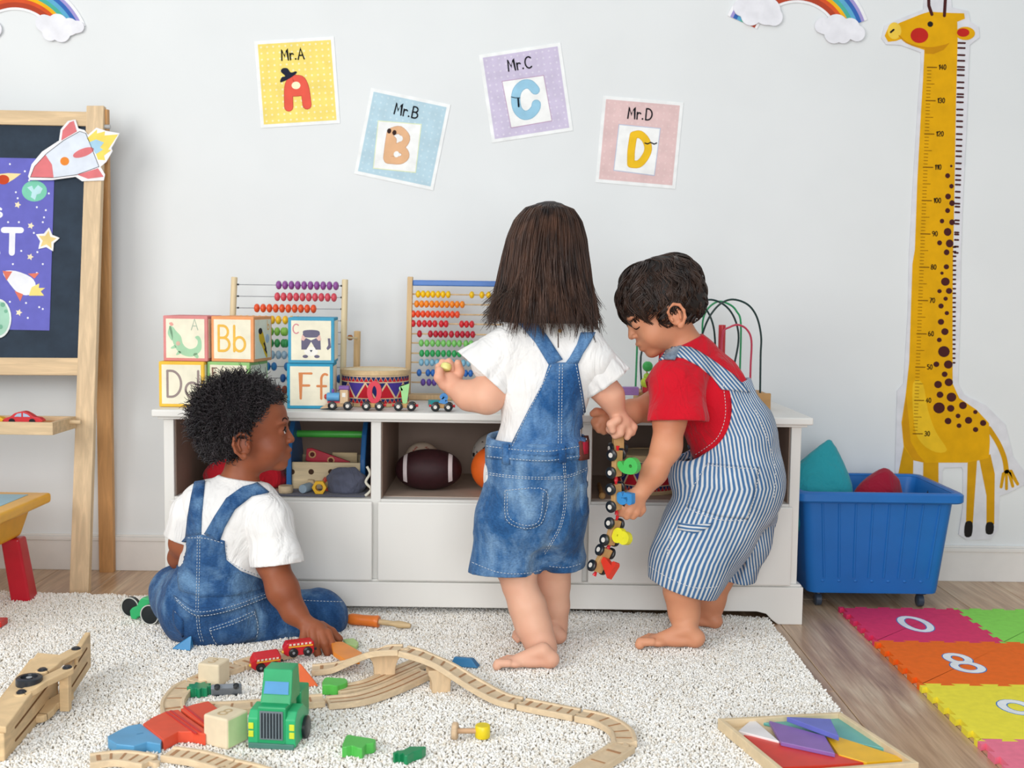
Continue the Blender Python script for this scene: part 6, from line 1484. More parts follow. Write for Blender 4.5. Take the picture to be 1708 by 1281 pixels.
for l_ in ([(1206, 642), (1210, 690), (1198, 728), (1170, 752), (1148, 764)], [(1180, 776), (1220, 780), (1266, 783)], [(1266, 783), (1258, 830), (1247, 864)], [(1145, 848), (1195, 866), (1247, 868)], [(1178, 776), (1160, 805), (1146, 842)], [(1122, 880), (1112, 930), (1105, 962)], [(1084, 945), (1120, 966), (1160, 980), (1196, 978)], [(1250, 665), (1275, 720), (1292, 780), (1290, 830)]):
    stitch(T2, l_, boy, col='E4E6E8', double=0)
stitch(T2, [(1142, 574), (1150, 602)], boy, col='F0F0F0', solid=True, gap=0) if False else None
for (x, y) in ((1150, 745), (1146, 768)):
    c, nn = hit(T2, x, y)
    if c: obj('button', MB().lathe(c + nn * .001, [(.0055, 0), (.006, .0015), (.0045, .0035)], tuple(nn), 14), paint('3C4654', .35), boy, smooth=True)
# hair of the boy in red
def ellp(c, S, R, x, y, z, rx, ry, rz):
    return None
def comb_hair(name, parent, c, S, R, n, pts, length, seed, keep, flow, matr, rad, wave=.02, lift=.10, clump=8, base=(-.07, 0, .10, .455, .375, .40)):
    g = np.random.default_rng(seed); nc = n // clump; out = []
    C = np.array(base[:3]); Rr_ = np.array(base[3:])
    d = g.normal(size=(nc * 4, 3)); d /= np.linalg.norm(d, axis=1, keepdims=True); d = d[[keep(C + q * Rr_) for q in d]][:nc]; nc = len(d)
    d = np.repeat(d, clump, 0) + g.normal(0, .035, (nc * clump, 3)); d /= np.linalg.norm(d, axis=1, keepdims=True)
    ln = np.repeat(g.uniform(.75, 1.25, nc), clump) * length; lf = np.repeat(g.uniform(.3, 1.0, nc), clump) * lift + g.normal(0, .008, nc * clump)
    ph = np.repeat(g.uniform(0, 6.28, nc), clump); wv = np.repeat(g.uniform(.5, 1.3, nc), clump) * wave
    p = d.copy(); path = []
    for i in range(pts):
        t_ = i / (pts - 1); loc = C + p * Rr_ * (1 + lf * sin(t_ * pi * .62))[:, None] if False else C + p * Rr_ * (1 + lf * np.sin(t_ * pi * .75 + .1))[:, None]
        path.append(loc.copy()); fl = flow(C + p * Rr_, np.repeat(np.arange(nc), clump)); fl = fl - p * np.einsum('ij,ij->i', fl, p)[:, None]; fl /= np.linalg.norm(fl, axis=1, keepdims=True) + 1e-9
        sd = np.cross(p, fl); p = p + (fl * (ln / (pts - 1))[:, None] / .42 + sd * (wv * np.sin(ph + t_ * 7))[:, None]); p /= np.linalg.norm(p, axis=1, keepdims=True)
    A = np.stack(path, 1); A = np.array(c) + (A * S) @ np.array(R).T
    return strands(name, A, rad, matr, parent), A
def keep3(q):
    x, y, z = q
    if z < -.33: return False
    if x > .22: return z > .20 - .35 * (x - .22) * 0 + .0
    if x > .05: return z > -.02 + (x - .05) * 1.2
    if x > -.12: return z > -.05
    return z > -.30
def flow3(q, cid):
    cr = np.array([-.22, 0, .48]); v = q - cr; v[:, 2] -= .12; v[:, 0] += np.where(q[:, 0] > -.1, .12, -.05); return v
BH = hairmat('17100E', '4A352B', 'black_brown_hair', .33)
comb_hair('nape_hair', boy, HC3, S3, hR3, 900, 9, .16, 9, lambda q: q[0] < -.12 and q[2] < -.02 and q[2] > -.34, lambda q, cid: np.tile(np.array([[.15, 0, -1.0]]), (len(q), 1)), BH, np.interp(np.linspace(0, 1, 9), [0, .2, .8, 1], [.0008, .0011, .0009, .0003]), wave=.05, lift=.10, base=(-.26, 0, -.10, .25, .29, .25))
comb_hair('hair', boy, HC3, S3, hR3, 3600, 13, .36, 7, keep3, flow3, BH, np.interp(np.linspace(0, 1, 13), [0, .15, .7, 1], [.0007, .0012, .0010, .0003]), wave=.07, lift=.19)
cap = Fld(); Lc = lambda x, y, z: HC3 + hR3 @ np.array([x, y, z], np.float32) * S3
cap.ell(Lc(-.07, 0, .115), (.462 * S3, .382 * S3, .405 * S3), hR3, .01); cap.ell(Lc(-.26, 0, -.10), (.262 * S3, .30 * S3, .26 * S3), hR3, .03)
def capcut(HC_, R_, S_):
    def fn(X, d):
        q = (X - HC_) @ R_ / S_; lim = np.where(q[:, 0] > .2, .22, np.where(q[:, 0] > .05, .03 + (q[:, 0] - .05) * 1.1, np.where(q[:, 0] > -.12, -.01, -.27)))
        return np.maximum(d, (lim - q[:, 2]) * S_)
    return fn
cap.add(capcut(HC3, hR3, S3)); build('hair_underlayer', cap, .003, hairmat('120C0A', '1E1410', 'hair_shadow_b', .6), boy, 2)

# ------------------------------------------------------------------ the seated boy
m = mpp(-0.72); YA = -0.70
c0 = (V(360, 1080, -.72)[0], -.70, .02)
kid = thing('person', 'curly-haired child in white t-shirt and denim dungarees, sitting on the rug and looking up right', 'person', c0, world=True); ROOTINV[kid] = Matrix.Translation(Vector(c0)).inverted()
SK1 = skin('9C5C3C', '85492F', 'brown_skin')
F = Fld()
F.ell(V(358, 1010, YA), (70 * m, 60 * m, 60 * m), None, .02); F.chain([(V(360, 990, YA), 60 * m), (V(368, 930, YA), 56 * m), (V(383, 865, YA), 54 * m)], .04)
F.ell(V(385, 858, YA), (66 * m, 44 * m, 58 * m), None, .04); F.cone(V(338, 835, YA), V(432, 838, YA - .01), 27 * m, 27 * m, .03)
F.cone(V(395, 820, YA), V(408, 765, YA + .01), 30 * m, 29 * m, .03)
hR1 = frameof((.99, .10, .06), (-.02, .03, 1)); HC1 = V(414, 712, YA + .01); S1 = .222; head(F, HC1, S1, hR1)
F.chain([(V(400, 1030, YA), 48 * m), (V(535, 1030, -.64), 34 * m), (V(500, 1045, -.565), 24 * m), (V(440, 1040, -.55), 18 * m)], .02)
F.chain([(V(320, 1010, YA), 46 * m), (V(296, 1000, -.63), 36 * m), (V(350, 1040, -.56), 24 * m), (V(420, 1040, -.54), 18 * m)], .02)
F.ell(V(497, 992, -.545), (12 * m, 10 * m, 10 * m), None, .01)
F.chain([(V(440, 848, -.72), 30 * m), (V(453, 935, -.76), 25 * m), (V(472, 985, -.79), 25 * m), (V(490, 1020, -.80), 18.5 * m), (V(507, 1037, -.81), 14.5 * m)], .02)
F.ell(V(526, 1050, -.815), (23 * m, 15 * m, 16 * m), frameof((.85, 0, -.5), (0, 0, 1)), .012)
for pts in ([(509, 1050, -.825, 8), (506, 1068, -.84, 7.4), (511, 1088, -.84, 6.4)], [(522, 1053, -.83, 8.2), (524, 1073, -.845, 7.4), (530, 1091, -.845, 6.4)], [(536, 1055, -.83, 8.2), (541, 1073, -.845, 7.2), (546, 1089, -.845, 6.2)], [(546, 1056, -.825, 8), (553, 1074, -.835, 6.8), (556, 1089, -.835, 5.8)], [(536, 1044, -.80, 8.4), (553, 1054, -.79, 7.4), (566, 1066, -.79, 6.4)]):
    F.chain([(V(a, b, y), r * m) for a, b, y, r in pts], .005)
F.chain([(V(330, 848, YA), 27 * m), (V(303, 905, YA), 19 * m), (V(300, 930, -.66), 18 * m), (V(330, 975, -.58), 14 * m)], .02); F.ell(V(340, 985, -.57), 14 * m, None, .01)
for k in range(5): F.chain([(V(340 + 3 * k, 985, -.575 + .006 * k), 6 * m), (V(352 + 2 * k, 1002 - (k == 0) * 12, -.57 + .008 * k), 5 * m)], .005)
b1, bv1, bq1 = build('body', F, .0021, SK1, kid, 1)
eyes(b1, HC1, S1, hR1, (1, -.15, .22)); brows_lashes(b1, HC1, S1, hR1, F, '1E1410', lash_z=-.028)
c = np.array(HC1); Lx = lambda x, y, z: Vector(HC1 + hR1 @ np.array([x, y, z], np.float32) * S1)
F = Fld()
F.ell(V(370, 960, YA), (66 * m, 56 * m, 60 * m), None, .02); F.cone(V(372, 930, YA), V(384, 868, YA), 62 * m, 60 * m, .05); F.ell(V(384, 862, YA), (76 * m, 52 * m, 66 * m), None, .04)
F.cone(V(338, 838, YA), V(432, 840, YA - .01), 34 * m, 34 * m, .03); F.cone(V(393, 825, YA), V(401, 795, YA), 38 * m, 34 * m, .02)
F.add(folds(.0036, (16, 16, 10), 21, .0008)); F.add(plane(V(396, 797, YA), (.15, 0.1, 1)))
ts, tv, tq = build('t_shirt', F, .0026, TEE, kid, 1)
sA = sleeve([(V(430, 842, YA - .01), 35 * m), (V(446, 870, -.73), 38 * m), (V(462, 938, -.76), 38 * m), (V(468, 970, -.765), 39 * m)], V(463, 941, -.76), (.12, -.15, -1), 'sleeve', TEE, kid, 23)
sB = sleeve([(V(338, 842, YA), 33 * m), (V(318, 860, YA), 31 * m), (V(303, 900, YA), 26 * m), (V(298, 930, YA), 26 * m)], V(302, 901, YA), (-.35, -.1, -1), 'sleeve', TEE, kid, 24)
DK = denim('31598A', '7096BC', '143A68', 'dark_denim', .3)
F = Fld()
F.ell(V(358, 1012, YA), (86 * m, 78 * m, 72 * m), None, .03); F.cone(V(362, 985, YA), V(366, 950, YA), 74 * m, 66 * m, .03)
F.chain([(V(400, 1034, YA), 55 * m), (V(470, 1030, -.66), 46 * m), (V(533, 1028, -.635), 41 * m), (V(500, 1046, -.57), 30 * m), (V(448, 1046, -.555), 24 * m)], .03)
F.chain([(V(330, 1010, YA), 62 * m), (V(300, 992, -.64), 46 * m), (V(345, 1046, -.57), 30 * m), (V(410, 1048, -.555), 24 * m)], .03)
F.add(folds(.0055, (13, 13, 15), 31, .0012)); F.add(lambda X, d: np.maximum(d, .0135 - X[:, 2])); F.add(plane(V(366, 952, YA), (.12, .0, 1)))
pt1, pv, pq = build('dungarees', F, .0027, DK, kid, 2)
T = tree((tv, tq), (pv, pq), (sA[1], sA[2]), (sB[1], sB[2]))
bb1, w1, wq1 = patch('back_bib', T, [[(312, 893), (325, 889), (344, 893), (375, 902)], [(298, 908), (320, 905), (345, 906), (376, 918)], [(292, 922), (320, 920), (350, 922), (378, 934)], [(293, 940), (325, 942), (365, 948), (400, 952)], [(298, 962), (330, 968), (380, 970), (437, 966)], [(300, 985), (335, 996), (390, 994), (446, 980)]], DK, kid, 18, .0025, .003)
for rows in ([[(326, 802), (343, 797)], [(320, 830), (340, 828)], [(315, 862), (337, 860)], [(312, 895), (336, 891)]], [[(448, 822), (428, 806)], [(420, 828), (405, 812)], [(392, 850), (378, 832)], [(375, 880), (358, 862)], [(366, 905), (342, 890)]]): patch('strap', T, rows, DK, kid, 5, .003, .0035)
wbk, w2_, wq2 = patch('waistband', T, [[(291, 993), (325, 1016), (380, 1008), (448, 985)], [(294, 1003), (327, 1028), (384, 1020), (452, 996)]], DK, kid, 20, .0035, .003)
pk1, w3, wq3 = patch('pocket', T, [[(347, 1046), (385, 1033), (425, 1016)], [(352, 1058), (390, 1048), (430, 1034)], [(358, 1070), (395, 1066), (430, 1056)], [(363, 1076), (398, 1074), (426, 1066)]], DK, kid, 12, .002, .003)
patch('pocket', T, [[(290, 1018), (306, 1034)], [(290, 1032), (306, 1048)], [(294, 1046), (306, 1062)]], DK, kid, 4, .002, .003)
T2 = tree((tv, tq), (pv, pq), (w1, wq1), (w2_, wq2), (w3, wq3))
for l_, kw in (([(334, 894), (333, 950), (331, 1018)], {'double': 4}), ([(314, 897), (343, 898), (373, 906)], {}), ([(293, 997), (326, 1020), (383, 1012), (449, 989)], {}), ([(295, 1001), (327, 1026), (384, 1018), (451, 994)], {}), ([(332, 1028), (334, 1050), (340, 1072)], {'double': 4}),
    ([(350, 1048), (388, 1035), (424, 1019)], {}), ([(351, 1052), (390, 1040), (425, 1024)], {}), ([(350, 1050), (357, 1068), (366, 1078)], {}), ([(424, 1020), (430, 1045), (428, 1062)], {}), ([(378, 908), (380, 932), (402, 948), (436, 962)], {}), ([(297, 910), (293, 925), (296, 942)], {}), ([(496, 1001), (535, 1003), (570, 1004)], {}), ([(292, 1020), (305, 1035)], {})):
    stitch(T2, l_, kid, **kw)
# curly hair
CH = hairmat('0D0A0C', '3A3236', 'black_curls', .30)  # paler streaks put glints into the hair colour
g = np.random.default_rng(12); n = 5200
C = np.array([-.09, 0, .12]); RR = np.array([.45, .375, .39])
d = g.normal(size=(n * 3, 3)); d /= np.linalg.norm(d, axis=1, keepdims=True); q = C + d * RR
def keep1(q):
    x, y, z = q[:, 0], q[:, 1], q[:, 2]
    return np.where(x > .24, z > .24, np.where(x > .06, z > .02 + (x - .06) * 1.1, np.where(x > -.12, z > -.06, z > -.34)))
d = d[keep1(q)][:n]; q = C + d * RR
d2 = g.normal(size=(5000, 3)); d2 /= np.linalg.norm(d2, axis=1, keepdims=True); q2 = np.array([-.26, 0, -.12]) + d2 * np.array([.25, .29, .23]); k2 = (q2[:, 0] < -.10) & (q2[:, 2] < 0) & (q2[:, 2] > -.31); d = np.concatenate([d, d2[k2][:1300]]); q = np.concatenate([q, q2[k2][:1300]]); n = len(d)
ln = g.uniform(.05, .16, n); ln *= np.where(q[:, 0] > .15, .75, 1.0) * np.where(q[:, 2] < -.05, .6, 1)
tt = np.linspace(0, 1, 12); turns = g.uniform(1.2, 2.2, n); hr_ = g.uniform(.012, .022, n); ph = g.uniform(0, 6.28, n)
a = np.cross(d, g.normal(size=(n, 3))); a /= np.linalg.norm(a, axis=1, keepdims=True); b = np.cross(d, a); tl = g.normal(0, .35, (n, 3))
A = q[:, None] + (d + tl * .6)[:, None] * (ln[:, None] * tt[None])[..., None] + (a[:, None] * np.cos(ph[:, None] + turns[:, None] * 6.28 * tt[None])[..., None] + b[:, None] * np.sin(ph[:, None] + turns[:, None] * 6.28 * tt[None])[..., None]) * hr_[:, None, None]
A = HC1 + (A * S1) @ hR1.T
strands('hair', A, np.interp(tt, [0, .2, .8, 1], [.0008, .0011, .0009, .0004]), CH, kid)
cap = Fld(); Lc = lambda x, y, z: HC1 + hR1 @ np.array([x, y, z], np.float32) * S1
cap.ell(Lc(-.09, 0, .13), (.475 * S1, .40 * S1, .415 * S1), hR1, .01); cap.ell(Lc(-.26, 0, -.12), (.26 * S1, .30 * S1, .24 * S1), hR1, .02)
cap.add(capcut(HC1, hR1, S1)); cap.add(lambda X, d: d - .006 * vnoise(X, (70, 70, 70), 4)); build('hair_underlayer', cap, .003, hairmat('0B090A', '161214', 'curl_shadow', .7), kid, 1)
# ================================================================== rug
RZ = 0.013
rug = thing('shag_rug', 'large cream shag rug under the children and the wooden toys', 'rug', (-0.6, -1.2, 0), world=True)
rx0, rx1, ry0, ry1 = -1.80, 0.682, -1.86, -0.28
obj('rug_base', MB().prism((Vector((0, 0, 0)), Vector((1, 0, 0)), Vector((0, 1, 0)), Vector((0, 0, 1))), [(rx0, ry0), (rx1, ry0), (rx1, -.478), (rx0, -.478 + (.682 - rx0) * .075)], 0.0005, 0.008), matte('D8CDBB'), rug)
g = np.random.default_rng(5); sp = 0.0051
gx_, gy_ = np.meshgrid(np.arange(rx0, rx1, sp), np.arange(ry0, ry1, sp)); pts = np.stack([gx_.ravel(), gy_.ravel()], 1); pts += g.uniform(-.5, .5, pts.shape) * sp
back = lambda x: -.478 + (.682 - x) * .075
pts = pts[(pts[:, 1] < back(pts[:, 0])) & ~((np.abs(pts[:, 1] + .25) < .26) & (pts[:, 0] > xp0 - .005) & (pts[:, 0] < xp0 + .10))]
zz = RZ + 0.0018 * (np.sin(pts[:, 0] * 23 + 3 * np.sin(pts[:, 1] * 17)) * .5 + .5) * 0.8 + 0.0024 * vnoise(np.stack([pts[:, 0], pts[:, 1], pts[:, 0] * 0], 1).astype(np.float32), (26, 26, 1), 2) * 2
pm_ = bpy.data.meshes.new('pile'); pm_.from_pydata([(x, y, z) for (x, y), z in zip(pts.tolist(), zz.tolist())], [], [])
t = NT('rug_yarn'); oi = t.n('ShaderNodeObjectInfo'); c1 = t.ramp(oi.outputs['Random'], [(0.0, 'DDD2C2'), (0.2, 'F0EBE2'), (0.8, 'FBF9F5')])
t.col(c1); t.b.inputs['Roughness'].default_value = 0.95; t.b.inputs['Specular IOR Level'].default_value = 0.1; YARN = t.m
po = obj('pile', pm_, None, rug, kind='stuff')
ng = bpy.data.node_groups.new('pile_nodes', 'GeometryNodeTree')
ng.interface.new_socket('Geometry', in_out='INPUT', socket_type='NodeSocketGeometry'); ng.interface.new_socket('Geometry', in_out='OUTPUT', socket_type='NodeSocketGeometry')
gi = ng.nodes.new('NodeGroupInput'); go = ng.nodes.new('NodeGroupOutput'); ic = ng.nodes.new('GeometryNodeMeshIcoSphere'); ic.inputs['Radius'].default_value = 1.0; ic.inputs['Subdivisions'].default_value = 2
tf = ng.nodes.new('GeometryNodeTransform'); tf.inputs['Scale'].default_value = (0.0020, 0.0023, 0.0052)
ss = ng.nodes.new('GeometryNodeSetShadeSmooth'); smt = ng.nodes.new('GeometryNodeSetMaterial'); smt.inputs['Material'].default_value = YARN
ip = ng.nodes.new('GeometryNodeInstanceOnPoints')
r1 = ng.nodes.new('FunctionNodeRandomValue'); r1.data_type = 'FLOAT_VECTOR'; r1.inputs[0].default_value = (-1.15, -1.15, 0); r1.inputs[1].default_value = (1.15, 1.15, 6.28)
r2 = ng.nodes.new('FunctionNodeRandomValue'); r2.data_type = 'FLOAT'; r2.inputs[2].default_value = .65; r2.inputs[3].default_value = 1.25; r2.inputs['Seed'].default_value = 3
L_ = ng.links.new
L_(gi.outputs[0], ip.inputs['Points']); L_(ic.outputs['Mesh'], tf.inputs['Geometry']); L_(tf.outputs[0], ss.inputs[0]); L_(ss.outputs[0], smt.inputs[0]); L_(smt.outputs[0], ip.inputs['Instance'])
L_(r1.outputs[0], ip.inputs['Rotation']); L_(r2.outputs[1], ip.inputs['Scale']); L_(ip.outputs[0], go.inputs[0])
md = po.modifiers.new('pile', 'NODES'); md.node_group = ng
pm_.materials.append(YARN)
RT = 0.018         # where toys rest
# ================================================================== wooden tracks
TW, THK = 0.047, 0.0125
TRK = wood('E4CBA8', (4, 4, 10), 0.93, 8); TRD = wood('B98A62', (4, 4, 10), 0.9, 8)
def track(label, pts, ties=9, w_=TW, slab=THK, conn=True, end=None):
    # pts: pixel x, pixel y and height of the top surface above the rug
    W3 = [G(x, y, RT + z) for x, y, z in pts]
    C = [Vector(p) for p in smoothpts([tuple(p) for p in W3], 8, False)]
    n = len(C); base = Vector((C[n // 2].x, C[n // 2].y, RT)); r = thing('track_piece', label, 'toy train track', base, world=True); ROOTINV[r] = Matrix.Translation(base).inverted()
    prof = [(-.5, -1), (-.5, 0), (-.36, 0), (-.335, -.24), (.335, -.24), (.36, 0), (.5, 0), (.5, -1)]
    rings = []; fr = []
    for i, p in enumerate(C):
        t_ = (C[min(i + 1, n - 1)] - C[max(i - 1, 0)]).normalized(); s_ = t_.cross(Vector((0, 0, 1))).normalized(); u = s_.cross(t_); fr.append((p, t_, s_, u))
        rings.append([p + s_ * a * w_ + u * b * slab for a, b in prof])
    obj('track_body', MB().ring_loft(rings), TRK, r, bevel=0.0008, seg=1)
    L = [0]
    for a, b in zip(C[:-1], C[1:]): L.append(L[-1] + (b - a).length)
    def at(d):
        for i in range(n - 1):
            if L[i + 1] >= d:
                f = (d - L[i]) / (L[i + 1] - L[i] + 1e-9); p, t_, s_, u = fr[i]; q = fr[i + 1][0]; return p.lerp(q, f), t_, s_, u
        return fr[-1]
    for k in range(ties):
        p, t_, s_, u = at(L[-1] * (k + .7) / (ties + .4))
        c = p - u * slab * .235; hw = (.0036 if k == 0 else .0021)
        obj('sleeper', MB().ring_loft([[c + s_ * sg * w_ * .31 + t_ * hw + u * h, c + s_ * sg * w_ * .31 - t_ * hw + u * h, ] for sg, h in ()] or [[c - s_ * w_ * .31 - t_ * hw, c - s_ * w_ * .31 + t_ * hw, c - s_ * w_ * .31 + t_ * hw + u * .0006, c - s_ * w_ * .31 - t_ * hw + u * .0006], [c + s_ * w_ * .31 - t_ * hw, c + s_ * w_ * .31 + t_ * hw, c + s_ * w_ * .31 + t_ * hw + u * .0006, c + s_ * w_ * .31 - t_ * hw + u * .0006]]), TRD, r)
    if ties == 0:
        for v_ in (-.20, .20):
            obj('groove', MB().ring_loft([[p + s_ * (v_ * w_ - .0018) - u * slab * .245, p + s_ * (v_ * w_ + .0018) - u * slab * .245, p + s_ * (v_ * w_ + .0018) - u * slab * .19, p + s_ * (v_ * w_ - .0018) - u * slab * .19] for p, t_, s_, u in fr[1:-1]]), TRD, r)
    if conn:
        p, t_, s_, u = fr[-1]; fm = (p, t_, s_, u)
        cb = MB().stroke(fm, [(0, 0), (.009, 0)], .006, -slab, -slab * .25).prism(fm, circ(.0125, 0, .0065, n=14), -slab, -slab * .22); obj('connector', cb, TRK, r)
    return r
T_ = track
T_('curved ramp of wooden track rising from the seated child\'s hand', [(520, 1113, .014), (560, 1108, .020), (600, 1093, .048), (635, 1081, .074), (668, 1079, .080)], 7)
T_('wooden track ramp coming down from the bridge towards the right', [(673, 1081, .080), (705, 1090, .074), (745, 1108, .055), (790, 1136, .030), (835, 1160, .015), (866, 1168, .0125)], 11)
T_('short straight wooden track at the foot of the bridge ramp', [(870, 1169, .0125), (915, 1178, .0125), (962, 1187, .0125)], 5)
T_('curved wooden track bending right before the rug corner', [(966, 1188, .0125), (1005, 1197, .0125), (1035, 1215, .0125), (1042, 1236, .0125)], 5)
T_('wooden track running out of the bottom of the picture', [(1041, 1240, .0125), (1005, 1263, .0125), (950, 1296, .0125)], 3)
T_('curved wooden track beside the red ramps, left end of the loop', [(292, 1190, .0125), (288, 1168, .0125), (304, 1146, .0125), (322, 1136, .0125)], 3)
T_('wooden track behind the cream block with a letter', [(326, 1134, .0125), (358, 1120, .0125), (396, 1107, .0125)], 4)
T_('wooden track under the red toy trams', [(400, 1106, .0125), (440, 1094, .0125), (486, 1084, .0125)], 4)
T_('straight wooden track lying under the green truck', [(330, 1177, .013), (400, 1175, .013), (540, 1163, .013)], 6, w_=.050)
T_('wooden switch track curving towards the bridge, lower branch', [(546, 1167, .013), (600, 1161, .013), (652, 1144, .013), (712, 1117, .013)], 0, w_=.050)
T_('wooden switch track under the bridge, upper branch', [(562, 1148, .0125), (612, 1139, .0125), (660, 1119, .0125), (706, 1099, .0125)], 0)
T_('curved wooden track piece at the lower left, loose end', [(150, 1264, .0125), (200, 1259, .0125), (250, 1266, .0125)], 5)
T_('wooden track in front of the red ramps and the cream cube', [(279, 1252, .0125), (330, 1259, .0125), (378, 1272, .0125)], 6)
T_('wooden track cut off by the bottom edge, below the green truck', [(381, 1273, .0125), (420, 1282, .0125), (470, 1298, .0125)], 5)
def pillar(px, py, w_, d_, h, label, rz):
    b = G(px, py, RT - .004)
    r = thing('bridge_pier', label, 'toy bridge pier', b, (0, 0, rz))
    fr = (Vector((0, -d_ / 2, 0)), Vector((1, 0, 0)), Vector((0, 0, 1)), Vector((0, -1, 0)))
    a = w_ / 2
    pf = [(-a * .78, 0), (a * .78, 0), (a * .80, h * .45), (a * .95, h * .68), (a * 1.12, h * .80), (a * 1.12, h), (-a * 1.12, h), (-a * 1.12, h * .80), (-a * .95, h * .68), (-a * .80, h * .45)]
    obj('pier_body', MB().prism(fr, pf, -d_, 0), wood('E3C6A0', (8, 8, 2), .93), r, bevel=.002)
pillar(641, 1131, .058, .036, .063, 'wooden bridge pier under the top of the ramp, left one', RAD(10))
pillar(734, 1152, .050, .034, .050, 'wooden bridge pier under the descending ramp, right one', RAD(14))
# ================================================================== loose toys
def rbox(c, d, rz=0, **k): return MB().box(c, d, Matrix.Rotation(rz, 3, 'Z'), **k)
# green truck
b = G(453, 1247, RT); s_ = (b.y + 3.43) / F_PX
tr_ = thing('toy_truck', 'green toy truck with grey grille and yellow headlights, facing the camera', 'toy truck', (b.x, b.y, RT - .003), (0, 0, RAD(-6)))
GRN = gloss('23A066'); GL2 = gloss('2FAE72')
w1_ = 52 * s_; w2_t = 86 * s_
obj('hood', MB().box((0, .035, 38 * s_), (50 * s_, .07, 72 * s_)), GRN, tr_, bevel=.003)
for s in (-1, 1):
    fn = obj('fender', MB().prism((Vector((s * 33 * s_, 0, 0)), Vector((0, 1, 0)), Vector((0, 0, 1)), Vector((1, 0, 0))), [(0, 4 * s_), (0, 52 * s_), (.012, 64 * s_), (.05, 66 * s_), (.075, 50 * s_), (.08, 4 * s_)], -9 * s_, 9 * s_), GL2, tr_, bevel=.002)
    for z in (26, 40): obj('headlight', MB().box((s * 36 * s_, -.0012, z * s_), (9 * s_, .002, 11 * s_)), gloss('D3DE3A'), fn, bevel=.0008)
    obj('wheel', MB().lathe((s * 44 * s_ - .004, .06, 20 * s_), [(17 * s_, 0), (20 * s_, .002), (20 * s_, .007), (17 * s_, .009)], (1, 0, 0), 22), plastic('20262A'), tr_, smooth=True)
gr = obj('grille', MB().box((0, -.0012, 42 * s_), (41 * s_, .003, 50 * s_)), gloss('6E7A80'), tr_, bevel=.0008)
for k in range(7): obj('grille_slot', MB().box(((-16 + 5.4 * k) * s_, -.003, 42 * s_), (2.1 * s_, .0016, 44 * s_)), matte('1D242A'), gr)
obj('bumper', MB().box((0, -.001, 6 * s_), (80 * s_, .006, 9 * s_)), gloss('4E7F74'), tr_, bevel=.001)
cbb = obj('cab', MB().ring_loft([[(-27 * s_, .02, 70 * s_), (27 * s_, .02, 70 * s_), (27 * s_, .085, 70 * s_), (-27 * s_, .085, 70 * s_)], [(-27 * s_, .028, 86 * s_), (27 * s_, .028, 86 * s_), (27 * s_, .085, 86 * s_), (-27 * s_, .085, 86 * s_)], [(-26 * s_, .04, 128 * s_), (26 * s_, .04, 128 * s_), (25 * s_, .083, 128 * s_), (-25 * s_, .083, 128 * s_)]]), GRN, tr_, bevel=.003)
obj('windscreen', MB().ring_loft([[(-22 * s_, .0265, 88 * s_), (22 * s_, .0265, 88 * s_), (22 * s_, .030, 88 * s_), (-22 * s_, .030, 88 * s_)], [(-21 * s_, .0335, 108 * s_), (21 * s_, .0335, 108 * s_), (21 * s_, .037, 108 * s_), (-21 * s_, .037, 108 * s_)]]), gloss('4A93C8'), cbb)
obj('cargo_bed', MB().box((0, .115, 44 * s_), (56 * s_, .055, 60 * s_)), GRN, tr_, bevel=.003)
# cream cubes
def cube(px, py, size, rz, label, side=None, glyph='8'):
    b = G(px, py, RT - .002); r = thing('wooden_cube', label, 'toy block', b, (0, 0, rz))
    obj('cube_body', MB().box((0, 0, size / 2), (size, size, size)), matte('E7D6B8'), r, bevel=.004, seg=3)
    fr = (Vector((0, 0, size)), Vector((1, 0, 0)), Vector((0, 1, 0)), Vector((0, 0, 1))); mb = MB(); text(mb, fr, glyph, -size * .16, -size * .26, size * .5, size * .07, -.001, .0004)
    obj('letter_print', mb, matte('C9B08A'), r)
    if side: obj('side_panel', MB().box((size / 2 + .0002, 0, size / 2), (.0008, size * .88, size * .88)), matte(side), r)
cube(377, 1238, .058, RAD(-28), 'pale wooden cube with a light green side, left of the green truck', 'C5DCA4', '8')
cube(357, 1140, .050, RAD(-14), 'pale wooden cube with an engraved letter behind the grey block', None, '3')
# red ramps and blue ramp
RR_ = paint('E0563A', .5, .04, .05); RD = gloss('C9322F')
def slab_px(name, label, cat, px, z, th, mat_, sm=0, extra=None, **kw):
    pts = [G(x, y, RT + z) for x, y in (smoothpts(px, sm) if sm else px)]; c = sum(pts, Vector()) / len(pts); base = Vector((c.x, c.y, RT - .003))
    r = thing(name, label, cat, base, world=True); ROOTINV[r] = Matrix.Translation(base).inverted()
    fr = (Vector((0, 0, 0)), Vector((1, 0, 0)), Vector((0, 1, 0)), Vector((0, 0, 1)))
    obj(kw.get('part', 'slab'), MB().prism(fr, [(p.x, p.y) for p in pts], RT + z - th, RT + z), mat_, r, bevel=.0015)
    if extra: extra(r, fr)
    return r
def ridge(lines, z, wd, mat_, nm='ridge', h=.0016):
    def f(r, fr):
        for l in lines:
            q = [G(x, y, RT + z) for x, y in l]; obj(nm, MB().stroke(fr, [(p.x, p.y) for p in q], wd, RT + z - .001, RT + z + h), mat_, r)
    return f
Z2b = lambda l: tz(l, 140, 1080, 4.067)
slab_px('road_ramp', 'red wooden road ramp, middle piece left of the cream cube', 'toy road', Z2b([(400, 515), (470, 470), (560, 430), (640, 420), (700, 470), (830, 560), (825, 590), (740, 570), (640, 570), (540, 625)]), .020, .022, RR_, extra=ridge([Z2b([(560, 440), (760, 585)]), Z2b([(590, 432), (790, 575)])], .020, .004, RD))
